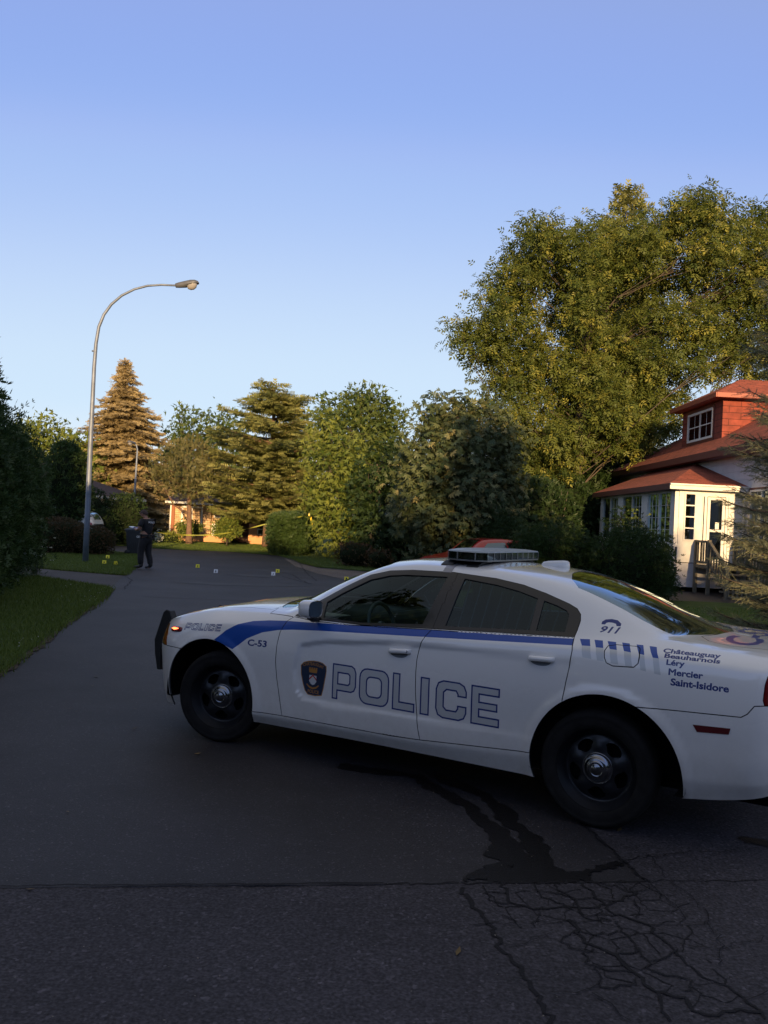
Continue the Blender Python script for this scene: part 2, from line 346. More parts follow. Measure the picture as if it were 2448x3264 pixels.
FUEL=[(-0.031,1.055),(-0.026,1.092),(-0.039,1.121),(-0.086,1.131),(-0.211,1.134),(-0.229,1.124),(-0.238,1.084),(-0.235,1.043),(-0.212,1.018),(-0.086,1.010),(-0.046,1.024)]
RBL=[(-.20,.785),(-0.255,0.792),(-0.481,0.803),(-0.816,0.816),(-0.848,0.838),(-0.881,0.885),(-0.93,0.890),(-1.09,.890)]
TLP=[(-0.937,1.050),(-0.926,1.000),(-0.922,0.92),(-0.930,0.890),(-1.2,.890),(-1.2,1.05)]
HLP=[(3.60,.705),(3.625,.80),(3.69,.865),(3.80,.862),(3.93,.775),(3.93,.705)]
WSH=[(2.60,.69),(2.5,.675),(2.38,.645),(2.13,.600),(1.88,.562),(1.735,.53),(1.715,.3),(1.705,0),(2.76,0),(2.745,.2),(2.70,.45),(2.64,.64)]
RGL=[(.27,.548),(.36,.42),(.43,.2),(.45,0),(-.62,0),(-.565,.25),(-.46,.45),(-.385,.575),(-.36,.595),(-.2,.578),(-.02,.560),(.15,.555)]
HOOD=[(2.66,.735),(2.9,.72),(3.3,.72),(3.55,.70),(3.70,.60),(3.84,.40),(3.90,.2),(3.91,0),(2.76,0),(2.745,.2),(2.70,.45),(2.64,.64)]
TRK=[(-.50,.45),(-.56,.55),(-.7,.615),(-1.0,.52),(-1.05,.40),(-1.085,.15),(-1.087,0),(-.62,0),(-.565,.25)]
BARS=[[(0.150,1.139),(0.088,1.143),(0.068,1.108),(0.121,1.105),(0.047,1.035),(0.103,1.038)],[(0.059,1.143),(0.007,1.144),(-0.014,1.106),(0.032,1.105),(-0.030,1.030),(0.011,1.031)],
 [(-0.023,1.144),(-0.075,1.144),(-0.098,1.104),(-0.054,1.105),(-0.119,1.023),(-0.074,1.026)],[(-0.111,1.145),(-0.157,1.144),(-0.184,1.100),(-0.141,1.103),(-0.202,1.017),(-0.162,1.020)],
 [(-0.198,1.143),(-0.238,1.143),(-0.264,1.095),(-0.231,1.097),(-0.285,1.003),(-0.252,1.007)],[(-0.275,1.142),(-0.317,1.141),(-0.349,1.085),(-0.315,1.086),(-0.370,0.992),(-0.333,0.996)]]
BADGE=[(2.234,0.717),(2.208,0.743),(2.165,.757),(2.120,0.763),(2.075,.763),(2.039,0.757),(2.003,0.736),(2.000,.70),(2.004,0.669),(2.022,0.567),(2.036,0.515),(2.094,0.505),(2.162,0.508),(2.190,.535),(2.210,0.585),(2.229,0.650)]

def inset(poly, d):
    """offset a closed polygon inward by d (miter)"""
    p = np.array(poly, float); n = len(p)
    area = .5*np.sum(p[:, 0]*np.roll(p[:, 1], -1)-np.roll(p[:, 0], -1)*p[:, 1]); s = 1 if area > 0 else -1
    e = np.roll(p, -1, 0)-p; e /= np.maximum(np.linalg.norm(e, axis=1, keepdims=True), 1e-9); nr = np.stack([-e[:, 1], e[:, 0]], -1)*s
    out = []
    for i in range(n):
        a, b = nr[i-1], nr[i]; m = a+b; m /= max(np.linalg.norm(m), 1e-6); c = max(m@a, .35); out.append(p[i]+m*d/c)
    return [tuple(q) for q in out]
def rr(x0, y0, x1, y1, r, n=4):
    """rounded rectangle"""
    out = []
    for cx, cy, a in ((x1-r, y1-r, 0), (x0+r, y1-r, 90), (x0+r, y0+r, 180), (x1-r, y0+r, 270)):
        for k in range(n+1): t = R(a+90*k/n); out.append((cx+r*math.cos(t), cy+r*math.sin(t)))
    return out
def glyph(ch):
    """outer loop and holes of the wide square letters in a 1 x 1 box (u right, v up)"""
    if ch == 'P': return [[(0,0),(.24,0),(.24,.24),(.8,.24)]+[(.93,.29),(1,.42),(1,.80),(.93,.94),(.80,1)]+[(0,1)], [(.26,.46),(.26,.74),(.66,.74),(.71,.70),(.71,.50),(.66,.46)]]
    if ch == 'O': return [rr(0,0,1,1,.26), rr(.27,.25,.73,.75,.12)]
    if ch == 'L': return [[(0,0),(1,0),(1,.25),(.34,.25),(.34,1),(0,1)]]
    if ch == 'I': return [[(0,0),(1,0),(1,1),(0,1)]]
    if ch == 'C': return [[(1,.40),(.70,.40),(.70,.32),(.65,.25),(.36,.25),(.28,.32),(.28,.68),(.36,.75),(.65,.75),(.70,.68),(.70,.62),(1,.62),(1,.78),(.92,.93),(.76,1),(.24,1),(.07,.93),(0,.76),(0,.24),(.07,.07),(.24,0),(.76,0),(.93,.07),(1,.22)]]
    if ch == 'E': return [[(0,0),(1,0),(1,.23),(.31,.23),(.31,.385),(.93,.385),(.93,.60),(.31,.60),(.31,.77),(1,.77),(1,1),(0,1)]]
def font_loops(txt, x0, x1, z0, h, ext=0.0, bold=.012, shear=0.0, flip=True, z1=None):
    """boundary edges of built-in font text fitted to x0..x1 (reading from x0), baseline z0 to cap height h"""
    cu = bpy.data.curves.new('t', 'FONT'); cu.body = txt; cu.size = 1; cu.resolution_u = 3; cu.offset = bold; cu.shear = shear
    o = bpy.data.objects.new('t', cu); scene.collection.objects.link(o); bpy.context.view_layer.update()
    me = bpy.data.meshes.new_from_object(o.evaluated_get(bpy.context.evaluated_depsgraph_get()))
    V = np.array([v.co[:2] for v in me.vertices]); cnt = {}
    for f in me.polygons:
        k = list(f.vertices)
        for a, b in zip(k, k[1:]+k[:1]): e = (min(a, b), max(a, b)); cnt[e] = cnt.get(e, 0)+1
    E = [e for e, c in cnt.items() if c == 1]
    bpy.data.objects.remove(o); bpy.data.curves.remove(cu); bpy.data.meshes.remove(me)
    u0, u1 = V[:, 0].min(), V[:, 0].max()
    U = (V[:, 0]-u0)/(u1-u0); X = x0+(x1-x0)*U
    zb = z0 if z1 is None else z0+(z1-z0)*U
    return np.stack([X, zb+V[:, 1]/.70*h], -1), E

# decals: (space, V2, edges, material index)
DEC = []
def dec_loops(loops, mi, space='z', inv=True):
    V = []; E = []
    for L in loops:
        L = [tuple(p) for p in L]; out = []
        for a, b in zip(L, L[1:]+L[:1]):
            n = max(1, int(math.hypot(a[0]-b[0], a[1]-b[1])/.03))
            for k in range(n): out.append((a[0]+(b[0]-a[0])*k/n, a[1]+(b[1]-a[1])*k/n))
        s = len(V); V += out; E += [(s+i, s+(i+1) % len(out)) for i in range(len(out))]
    DEC.append((space, np.array(V), E, mi))
CARM = ['paint', 'blue', 'navy', 'silver', 'gold', 'crest', 'crestw', 'crestr', 'flange']
dec_loops([STRIPE], 1)
for b in BARS:
    dec_loops([[b[0], b[1], b[2], b[3]]], 1); dec_loops([[b[3], b[2], b[4], b[5]]], 3)
def word(boxes, z0, z1, wd, mo, mf, sl=0, lift=0):
    for ch, xa, xb in boxes:
        for k, d in ((mo, 0), (mf, wd)):
            loops = []
            for j, L in enumerate(glyph(ch)):
                q = [(xa+(xb-xa)*u, z0+(z1-z0)*v) for u, v in L]
                if d: q = inset(q, d if j == 0 else -d)
                q = [(x-sl*(z-z0), z+lift*(boxes[0][1]-x)) for x, z in q]
                loops.append(q)
            dec_loops(loops, k)
word([('P',1.948,1.742),('O',1.717,1.469),('L',1.442,1.262),('I',1.221,1.150),('C',1.103,.869),('E',.839,.634)], .511, .768, .0105, 2, 3)
word([('P',3.425,3.352),('O',3.343,3.268),('L',3.258,3.205),('I',3.194,3.166),('C',3.155,3.088),('E',3.077,3.020)], .852, .907, .0052, 2, 0, -.12*-1*1, .075)
for t, a, b, z, h in (('Châteauguay',-.362,-.678,1.119,.0200),('Beauharnois',-.378,-.685,1.094,.0215),('Léry',-.395,-.498,1.056,.030),('Mercier',-.412,-.604,1.001,.035),('Saint-Isidore',-.428,-.746,.944,.038)):
    V, E = font_loops(t, a, b, z, h, bold=.036); DEC.append(('z', V, E, 2))
V, E = font_loops('911', .046, -.068, 1.188, .034, bold=.03, shear=.25); DEC.append(('z', V, E, 2))
V, E = font_loops('C-53', 2.731, 2.546, .808, .046, bold=.03, z1=.815); DEC.append(('z', V, E, 2))
dec_loops([[(.051,1.232),(.052,1.247),(.035,1.261),(.0,1.266),(-.035,1.261),(-.062,1.243),(-.064,1.228),(-.040,1.228),(-.032,1.240),(-.012,1.245),(.012,1.246),(.024,1.242),(.030,1.232)]], 2)
dec_loops([BADGE], 4); dec_loops([inset(BADGE, .006)], 5)
V, E = font_loops('CHÂTEAUGUAY', 2.210, 2.027, .712, .022, bold=.02)
V[:, 1] += .016*(1-((V[:, 0]-2.118)/.09)**2); DEC.append(('z', V, E, 4))
V, E = font_loops('POLICE', 2.162, 2.063, .524, .024, bold=.02); DEC.append(('z', V, E, 4))
dec_loops([[(2.158,.700),(2.082,.700),(2.086,.674),(2.154,.674)]], 4)
for k in range(4): dec_loops([[(2.157-.0195*k,.712),(2.141-.0195*k,.712),(2.143-.0195*k,.700),(2.155-.0195*k,.700)]], 4)
dec_loops([[(2.152,.668),(2.088,.668),(2.088,.610),(2.104,.590),(2.120,.584),(2.136,.590),(2.152,.610)]], 6)
dec_loops([[(2.152,.668),(2.088,.668),(2.088,.655),(2.152,.655)]], 5)
dec_loops([[(2.152,.618),(2.120,.648),(2.088,.618),(2.088,.632),(2.120,.662),(2.152,.632)][::-1]], 7)
dec_loops([[(2.172,.590),(2.150,.574),(2.120,.566),(2.090,.574),(2.068,.590),(2.064,.582),(2.090,.560),(2.120,.553),(2.150,.560),(2.176,.582)]], 4)
V, E = font_loops('C-53', .52, -.52, 0, .20, bold=.03)
V = np.stack([-.83+V[:, 1], V[:, 0]], -1); DEC.append(('y', V, E, 2))      # V2 = (x, y) on the boot lid, read from behind

def inpoly(px, py, V, E):
    c = np.zeros(len(px), bool)
    for a, b in E:
        x1, y1 = V[a]; x2, y2 = V[b]
        if y1 == y2: continue
        k = ((y1 > py) != (y2 > py)); c ^= k & (px < (x2-x1)*(py-y1)/(y2-y1)+x1)
    return c
def inl(px, py, L): return inpoly(px, py, np.array(L, float), [(i, (i+1) % len(L)) for i in range(len(L))])

def dense(L, closed=False, st=.03):
    L = list(L)+([L[0]] if closed else []); out = []
    for a, b in zip(L[:-1], L[1:]):
        n = max(1, int(math.ceil(math.hypot(a[0]-b[0], a[1]-b[1])/st)))
        for k in range(n): out.append((a[0]+(b[0]-a[0])*k/n, a[1]+(b[1]-a[1])*k/n))
    if not closed: out.append(L[-1])
    return out

def car_half(decals=True):
    pts = []; edges = []
    def addline(L, space, closed=False, st=.03, ed=None):
        D = np.array(dense(L, closed, st)) if ed is None else np.asarray(L, float)
        x = np.clip(D[:, 0], X0, X1)
        if space == 'z': v = v_of_z(x, D[:, 1])
        elif space == 'y': v = v_of_y(x, np.abs(D[:, 1]))
        else: v = D[:, 1]
        s = len(pts); pts.extend(zip(x, v)); n = len(D)
        if ed is not None: edges.extend((s+a, s+b) for a, b in ed)
        else:
            edges.extend((s+i, s+i+1) for i in range(n-1))
            if closed: edges.append((s+n-1, s))
    vm = VK[-1]
    addline([(X0, 0), (X1, 0), (X1, vm), (X0, vm)], 'v', True, .04)
    for k in ('DLO', 'GF', 'GR', 'GQ'): addline(PTS_MM[k], 'z', True)
    addline(FDC, 'z'); addline(BCU, 'z'); addline(RCU, 'z'); addline(ROC, 'z'); addline(FUEL, 'z', True); addline(RBL, 'z')
    addline([(-.937, 1.050), (-.926, 1.0), (-.922, .92), (-.930, .890)], 'z'); addline([(-.937, 1.05), (-1.09, 1.05)], 'z')
    addline(HLP, 'z', True); addline([(3.3, .705), (3.60, .705)], 'z'); addline([(3.93, .705), (3.98, .705)], 'z')
    addline(WSH[:7], 'y'); addline(WSH[6:8], 'y'); addline(WSH[8:]+WSH[:1], 'y'); addline(RGL[:4], 'y'); addline(RGL[4:]+RGL[:1], 'y')
    addline([(2.64, .64)]+HOOD[:8], 'y'); addline(TRK[:7], 'y')
    addline([(-.565, .25), (-.50, .45)], 'y')
    for ax, az, ar in ARCH:
        th = np.linspace(R(-25), R(205), 72); addline([(ax+ar*math.cos(t), max(az+ar*math.sin(t), .2)) for t in th], 'z', False, 1)
    if decals:
        for sp, V, E, mi in DEC: addline(V, sp, ed=E)
    else: addline(STRIPE, 'z', True)
    # grid
    xs = np.concatenate([np.linspace(-1.09, -.80, 24), np.arange(-.775, 3.44, .027), np.linspace(3.46, 3.98, 34)])
    vs = np.concatenate([np.arange(.02, 1.45, .026), np.arange(1.46, 2.05, .035)])
    gx, gv = np.meshgrid(xs, vs, indexing='ij'); g = np.stack([gx.ravel(), gv.ravel()], -1)
    # keep grid points off the constraint lines
    cp = np.array(pts); key = {}
    for q in cp: key.setdefault((int(q[0]//.03), int(q[1]//.03)), []).append(q)
    keep = []
    for q in g:
        a, b = int(q[0]//.03), int(q[1]//.03); ok = True
        for i in (-1, 0, 1):
            for j in (-1, 0, 1):
                for c in key.get((a+i, b+j), ()):
                    if (c[0]-q[0])**2+(c[1]-q[1])**2 < 5e-5: ok = False; break
                if not ok: break
            if not ok: break
        if ok: keep.append(q)
    allp = [Vector((float(a), float(b))) for a, b in pts]+[Vector((float(a), float(b))) for a, b in keep]
    vo, eo, fo, *_ = delaunay_2d_cdt(allp, edges, [], 0, 1e-6)
    D = np.array([tuple(q) for q in vo]); F = np.array([f for f in fo if len(f) == 3], int)
    D[:, 0] = np.clip(D[:, 0], X0, X1); D[:, 1] = np.clip(D[:, 1], 0, vm)
    a, b, c = D[F[:, 0]], D[F[:, 1]], D[F[:, 2]]
    ar = np.abs((b[:, 0]-a[:, 0])*(c[:, 1]-a[:, 1])-(b[:, 1]-a[:, 1])*(c[:, 0]-a[:, 0]))
    F = F[ar > 1e-9]
    return D, F

REG = ['glass_front','glass_rear','glass_quarter','frame_front','frame_rear','windshield','rear_window','arch','fuel_door','headlight','taillight','front_bumper','rear_bumper','rocker','front_door','rear_door','fender','hood','trunk','shell']
def classify(D, F, decals=True):
    C = D[F].mean(1); x, v = C[:, 0], C[:, 1]; y, z = surf0(x, v); up = v > .96
    n = len(x); reg = np.full(n, 19)
    def put(k, m): reg[m] = REG.index(k)
    fr = inl(x, z, list(PTS_MM['DLO']))
    put('fender', (x > 2.38) & (v < 1.2) & ~inl(x, z, FDC+[(1.0, .30), (1.0, 1.2), (2.357, 1.2)]) & ~up | ((x > 2.62) & (v < 1.4)))
    put('hood', inl(x, y, HOOD) & (v > 1.0) & (x > 2.6)); put('fender', (x > 2.64) & (v >= 1.0) & ~inl(x, y, HOOD) & ~inl(x, y, WSH))
    put('trunk', inl(x, y, TRK) & (v > .97))
    put('rear_door', inl(x, z, BCU[2:]+[(1.207, .30)]+ROC[::-1][:1]+[(.212, .30)]+RCU[::-1]) & ~up | (inl(x, z, BCU[2:]+ROC[::-1][:1]+[(.212, .39)]+RCU[::-1]) & ~up))
    put('front_door', inl(x, z, FDC+BCU[:1:-1]) & ~up)
    rk = np.interp(x, [p[0] for p in ROC[::-1]], [p[1] for p in ROC[::-1]])
    put('rocker', (x > .2) & (x < 2.9) & (z < rk) & ~up)
    rb = np.interp(x, [p[0] for p in RBL[::-1]], [p[1] for p in RBL[::-1]])
    put('rear_bumper', (x < -.2) & (z < rb) & ~up); put('front_bumper', (x > 3.1) & (z < .705) & ~up)
    put('headlight', inl(x, z, HLP) & (v < 1.0)); put('taillight', inl(x, z, TLP) & ~up)
    put('fuel_door', inl(x, z, FUEL) & ~up)
    for ax, az, ar in ARCH: put('arch', ((np.hypot(x-ax, z-az) < ar) | ((np.abs(x-ax) < ar-.02) & (z < az))) & ~up)
    dz = inl(x, z, list(PTS_MM['DLO'])) & (v > .9) & (v < 1.5)
    split = np.interp(z, [1.09, 1.48], [1.178, 1.112])
    put('frame_front', dz & (x > split)); put('frame_rear', dz & (x <= split))
    put('glass_front', dz & inl(x, z, PTS_MM['GF'])); put('glass_rear', dz & inl(x, z, PTS_MM['GR'])); put('glass_quarter', dz & inl(x, z, PTS_MM['GQ']))
    put('windshield', inl(x, y, WSH) & (v > 1.25)); put('rear_window', inl(x, y, RGL) & (v > 1.25))
    mi = np.zeros(n, int)
    for q, (sp, V, E, k) in enumerate(DEC):
        if not decals and q > 0: break
        if sp == 'z':
            sel = (x > V[:, 0].min()) & (x < V[:, 0].max()) & (z > V[:, 1].min()) & (z < V[:, 1].max()) & (v < 1.35)
            idx = np.nonzero(sel)[0]
            if len(idx): mi[idx[inpoly(x[idx], z[idx], V, E)]] = k
        else:   # boot lid text spans both halves: y handled for this half by caller
            pass
    return reg, mi, x, y, v

def build_region(name, rid, halves, mats, parent, inset_d=.0030, depth=.014, off=0.0, both=True, offp=0.0):
    """halves: list of (D,F,reg,mi,sign). one mesh"""
    VV = []; FF = []; MM = []; NN = []; n0 = 0
    for D, F, reg, mi, sg in halves:
        sel = np.isin(reg, rid) if isinstance(rid, (list, tuple)) else reg == rid
        f = F[sel]; m = mi[sel]
        if not len(f): continue
        used, inv = np.unique(f, return_inverse=True); f = inv.reshape(f.shape); d = D[used]
        p = surf(d[:, 0], d[:, 1]); nr = normal(d[:, 0], d[:, 1]); p = p-nr*off
        # directed boundary edges
        E = {}
        for a, b, c in f:
            for e in ((a, b), (b, c), (c, a)):
                E[e] = E.get(e, 0)+1
        bd = [e for e in E if (e[1], e[0]) not in E]
        # inward shift
        sh = np.zeros_like(p); cn = np.zeros(len(p)); mid = (np.abs(d[:, 1]-VK[-1]) < 1e-6)
        endz = (d[:, 0] < X0+1e-4) | (d[:, 0] > X1-1e-4)
        bd = [e for e in bd if not (mid[e[0]] and mid[e[1]]) and not (endz[e[0]] and endz[e[1]])]
        # orientation: make faces point along normal
        fn = np.cross(p[f[:, 1]]-p[f[:, 0]], p[f[:, 2]]-p[f[:, 0]]); flip = ((fn*nr[f].mean(1)).sum(1) < 0).mean() > .5
        for a, b in bd:
            t = p[b]-p[a]; t /= max(np.linalg.norm(t), 1e-9); q = np.cross(nr[a], t)*(-1 if flip else 1); sh[a] += q; sh[b] += q
        l = np.linalg.norm(sh, axis=1, keepdims=True); sh = np.where(l > 1e-6, sh/np.maximum(l, 1e-6), 0)
        sh[mid, 1] = 0
        p = p+sh*inset_d
        if flip: f = f[:, ::-1]
        V2 = [p]; N2 = [nr]; F2 = [tuple(q) for q in f]; M2 = list(m)
        if depth and bd:
            bi = sorted({i for e in bd for i in e}); mp = {i: len(p)+k for k, i in enumerate(bi)}; mp2 = {i: len(p)+len(bi)+k for k, i in enumerate(bi)}
            V2 += [p[bi], p[bi]-nr[bi]*depth]; N2 += [-sh[bi]*.8+nr[bi]*.3, -sh[bi]]
            for a, b in bd:
                q = (mp[a], mp2[a], mp2[b], mp[b]) if not flip else (mp[b], mp2[b], mp2[a], mp[a])
                F2.append(q); M2.append(8)
        P_ = np.concatenate(V2); N_ = np.concatenate(N2)
        if sg < 0:
            P_ = P_*[1, -1, 1]; N_ = N_*[1, -1, 1]; F2 = [q[::-1] for q in F2]
        VV.append(P_); NN.append(N_); FF += [tuple(i+n0 for i in q) for q in F2]; MM += M2; n0 += len(P_)
    V_ = np.concatenate(VV); N_ = np.concatenate(NN); N_ /= np.maximum(np.linalg.norm(N_, axis=1, keepdims=True), 1e-9)
    return make(name, V_, FF, [M[k] for k in mats] if not isinstance(mats, str) else M[mats], parent, True, MM if not isinstance(mats, str) else None, normals=N_)

def build_car():
    car = thing('police_car', 'white police patrol car with blue stripe and roof light bar parked across the street', 'police car', (1.8294, 6.0341, 0), 2.6050)
    D, F = car_half(True); reg, mi, x, y, v = classify(D, F, True)
    # boot lid text: left half reads y>0 part
    sp, V, E, k = [d for d in DEC if d[0] == 'y'][0]
    mi[inpoly(x, y, V, E) & (v > .97)] = k
    Lh = (D, F, reg, mi, 1)
    D2, F2 = car_half(False); reg2, mi2, x2, y2, v2 = classify(D2, F2, False)
    mi2[inpoly(x2, -y2, V, E) & (v2 > .97)] = k
    Rh = (D2, F2, reg2, mi2, -1)
    r = REG.index
    def br(name, regs, hs, mats=CARM, **k): return build_region(name, [r(q) for q in regs], hs, mats, k.pop('parent', car), **k)
    br('body', ['shell'], [Lh, Rh]); br('hood', ['hood'], [Lh, Rh]); br('trunk_lid', ['trunk'], [Lh, Rh])
    br('windshield', ['windshield'], [Lh, Rh], 'glass', inset_d=0, depth=0, off=.004)
    br('rear_window', ['rear_window'], [Lh, Rh], 'glassr', inset_d=0, depth=0, off=.003)
    br('front_bumper', ['front_bumper'], [Lh, Rh]); br('rear_bumper', ['rear_bumper'], [Lh, Rh])
    doors = {}
    for hs, s in ((Lh, 1), (Rh, -1)):
        br('fender', ['fender'], [hs], depth=.02); br('rocker_panel', ['rocker'], [hs])
        fd = br('front_door', ['front_door'], [hs]); rd = br('rear_door', ['rear_door'], [hs])
        for d, fr, gl, gm in ((fd, 'frame_front', 'glass_front', 'glass'), (rd, 'frame_rear', 'glass_rear', 'glassd')):
            br('window_frame', [fr], [hs], 'trimblack', parent=d, off=-.001, depth=.02, inset_d=.0012)
            br('window_glass', [gl], [hs], gm, parent=d, inset_d=-.004, depth=0, off=.008)
        br('quarter_window', ['glass_quarter'], [hs], 'glassd', parent=rd, inset_d=-.004, depth=0, off=.008)
        if s > 0: br('fuel_door', ['fuel_door'], [hs])
        else: br('quarter_panel_patch', ['fuel_door'], [hs])
        M['amber'] = M.get('amber') or mat('amber_lens', (.30, .09, .015), .15, coat=.5); M['redlens'] = M.get('redlens') or mat('red_lens', (.16, .006, .008), .18, coat=.6, var=.4, vscale=60)
        br('headlight', ['headlight'], [hs], 'amber'); br('taillight', ['taillight'], [hs], 'redlens', off=-.003)
        # handles
        for d, (xa, xb, za, zb) in ((fd, (1.492, 1.312, .913, .926)), (rd, (.456, .279, .992, 1.000))):
            mb = MB(); n = 14; ring = 10; VV = []
            for i in range(n+1):
                u = i/n; xx = xa+(xb-xa)*u; zz = za+(zb-za)*u; yy = surf([xx], v_of_z([xx], [zz]))[0, 1]
                hgt = .0175*(1-.12*abs(2*u-1)**6); out = .030*(1-abs(2*u-1)**8)+.006
                for j in range(ring):
                    a = 2*np.pi*j/ring; VV.append([xx, s*(yy-.004+out*max(0, .55+.55*math.cos(a))), zz+hgt*np.sign(math.sin(a))*abs(math.sin(a))**.6])
            FF = [(i*ring+j, i*ring+(j+1) % ring, (i+1)*ring+(j+1) % ring, (i+1)*ring+j) for i in range(n) for j in range(ring)]+[tuple(range(ring)), tuple(n*ring+j for j in range(ring))]
            mb.add(VV, FF); h = mb.build('door_handle', M['paint'], d, True)
            # shade of the scoop under the handle, painted as a flat grey patch
            mb = MB(); xc = (xa+xb)/2+.005; V4 = []
            for i in range(15):
                t = math.pi*i/14; V4.append((xc+.070*math.cos(t), za-.010-.030*math.sin(t)))
            V4 = np.array(V4); yy = surf(V4[:, 0], v_of_z(V4[:, 0], V4[:, 1]))[:, 1]
            V5 = np.stack([V4[:, 0], s*(yy+.0012), V4[:, 1]], -1)
            mb.add(V5, [tuple(range(15))]); mb.build('handle_recess_shade', M['greypl'], d)
            if d is fd:
                mb = MB(); mb.lathe([(0, .002), (.0085, .002), (.0085, 0)], 12, T=lambda V: np.stack([1.335+V[:, 0], s*(surf([1.335], v_of_z([1.335], [.925]))[0, 1]+.0285+V[:, 2]), .925+V[:, 1]], -1)); mb.build('key_lock', M['hole'], h)
        # mirror
        mb = MB(); n = 10; ring = 14; VV = []
        prof = [(0, .40, .45), (.12, .80, .85), (.35, 1, 1), (.7, 1, 1.0), (1, .93, .95)]
        for u, a, b in prof:
            xx = 2.19-.125*u
            for j in range(ring):
                t = 2*np.pi*j/ring; VV.append([xx-.02*np.sign(math.cos(t))*0, s*(.995+.095*a*np.sign(math.cos(t))*abs(math.cos(t))**.65+.01*u), 1.150+.066*b*np.sign(math.sin(t))*abs(math.sin(t))**.6+.0*u])
        FF = [(i*ring+j, i*ring+(j+1) % ring, (i+1)*ring+(j+1) % ring, (i+1)*ring+j) for i in range(len(prof)-1) for j in range(ring)]+[tuple(range(ring))]
        mb.add(VV, FF); mr = mb.build('side_mirror', M['paint'], car, True)
        mb = MB(); VV = np.array(VV[-ring:])+[.004, 0, 0]; VV = (VV-VV.mean(0))*[1, .93, .93]+VV.mean(0); mb.add(VV, [tuple(range(ring))]); mb.build('mirror_glass', mat('mirror', (.6, .6, .6), .03, 1), mr)
        mb = MB(); mb.tube([(2.13, s*.99, 1.10), (2.13, s*.94, 1.072), (2.14, s*.86, 1.066)], [.030, .026, .022], 10); mb.build('mirror_arm', M['mattblack'], mr, True)
    # inner dark shell, floor, wheel wells
    hs = [Lh, Rh]
    br('inner_shell', ['shell', 'hood', 'trunk', 'front_bumper', 'rear_bumper', 'rocker', 'front_door', 'rear_door', 'fender', 'fuel_door', 'headlight', 'taillight'], hs, 'hole', inset_d=.02, depth=0, off=.016)
    mb = MB(); mb.box((-.95, -.62, .26), (3.75, .62, .30)); mb.box((.50, -.84, .22), (2.60, .84, .27)); mb.box((.1, -.80, .27), (2.5, .80, .60)); mb.build('underbody', M['hole'], car)
    for ax, az, ar in ARCH:
        for s in (1, -1):
            th = np.linspace(R(-30), R(210), 40); V = []
            for yy in (.915, .60):
                for t in th: V.append([ax+(ar+.015)*math.cos(t), s*yy, max(az+(ar+.015)*math.sin(t), .30)])
            n = len(th); FF = [(i, i+1, n+i+1, n+i) for i in range(n-1)]+[tuple(range(n, 2*n))]
            MB().add(V, FF).build('wheel_well', M['hole'], car)
    # wheels
    def wheel(wx, s, steer):
        wh = bpy.data.objects.new('wheel', None); link(wh, car); wh.location = (wx, s*.80, .36)
        wh.rotation_euler = (R(90) if s < 0 else R(-90), 0, 0); wh.rotation_euler = Matrix.Rotation(steer, 3, 'Z').to_4x4().to_euler() if False else wh.rotation_euler
        Mx = Matrix.Rotation(steer, 4, 'Z') @ Matrix.Rotation(R(-90 if s > 0 else 90), 4, 'X')
        wh.matrix_basis = Matrix.Translation((wx, s*.80, .36)) @ Mx
        prof = [(.235, -.10), (.26, -.115), (.31, -.118), (.345, -.10), (.357, -.08), (.360, 0), (.357, .082), (.350, .097), (.338, .109), (.322, .115), (.318, .1125), (.300, .1165), (.275, .1150), (.256, .108), (.247, .100)]
        mb = MB(); mb.lathe(prof, 64)
        t = mb.build('tyre', M['rubber'], wh, True)
        # dished steel wheel with five openings
        pts = []; ed = []
        def ringp(L):
            k = len(pts); pts.extend(L); ed.extend((k+i, k+(i+1) % len(L)) for i in range(len(L)))
        for rad, n in ((.247, 72), (.222, 64), (.205, 60), (.09, 36)): ringp([(rad*math.cos(2*np.pi*i/n), rad*math.sin(2*np.pi*i/n)) for i in range(n)])
        holes = []
        for k in range(5):
            a0 = 2*np.pi*k/5+.3; L = []
            for j in range(18):
                t_ = 2*np.pi*j/18; rr_ = .150+.037*math.cos(t_); aa = a0+.37*math.sin(t_)*(1 if math.cos(t_) > 0 else .8); L.append((rr_*math.cos(aa), rr_*math.sin(aa)))
            holes.append(L); ringp(L)
        for i in range(14):
            for j in range(60):
                pts.append(((.02+.0155*i)*math.cos(2*np.pi*(j+.5*(i % 2))/60), (.02+.0155*i)*math.sin(2*np.pi*(j+.5*(i % 2))/60)))
        vo, _, fo, *_ = delaunay_2d_cdt([Vector(q) for q in pts], ed, [], 0, 1e-5)
        W = np.array([tuple(q) for q in vo]); F_ = np.array([f for f in fo if len(f) == 3]); c = W[F_].mean(1); rad = np.hypot(c[:, 0], c[:, 1]); ok = rad < .2465
        for L in holes: ok &= ~inl(c[:, 0], c[:, 1], L)
        rr2 = np.hypot(W[:, 0], W[:, 1]); zz = np.interp(rr2, [0, .085, .10, .13, .18, .203, .208, .222, .228, .238, .247], [.062, .062, .056, .052, .040, .030, .040, .060, .092, .100, .104])
        # raised rib between openings
        ang = np.arctan2(W[:, 1], W[:, 0]); rb = np.cos(5*(ang-.3)); zz += .010*np.clip(-rb, 0, 1)*smst(.09, .13, rr2)*(1-smst(.18, .20, rr2))
        make('rim', np.column_stack([W, zz]), F_[ok], M['steel'], wh, True)
        MB().lathe([(.0, -.02), (.24, -.02), (.24, .06), (.225, .06)], 40).build('brake_drum', M['hole'], wh, True)
        cap = [(.0, .098), (.028, .098), (.031, .094), (.040, .094), (.043, .098), (.047, .094), (.056, .086), (.060, .087), (.066, .078), (.078, .068), (.090, .062), (.093, .0655), (.097, .060), (.097, .05)]
        MB().lathe(cap, 40).build('hub_cap', M['chrome'], wh, True)
        return wh
    wheel(3.052, 1, R(15)); wheel(3.052, -1, R(15)); wheel(0, 1, 0); wheel(0, -1, 0)
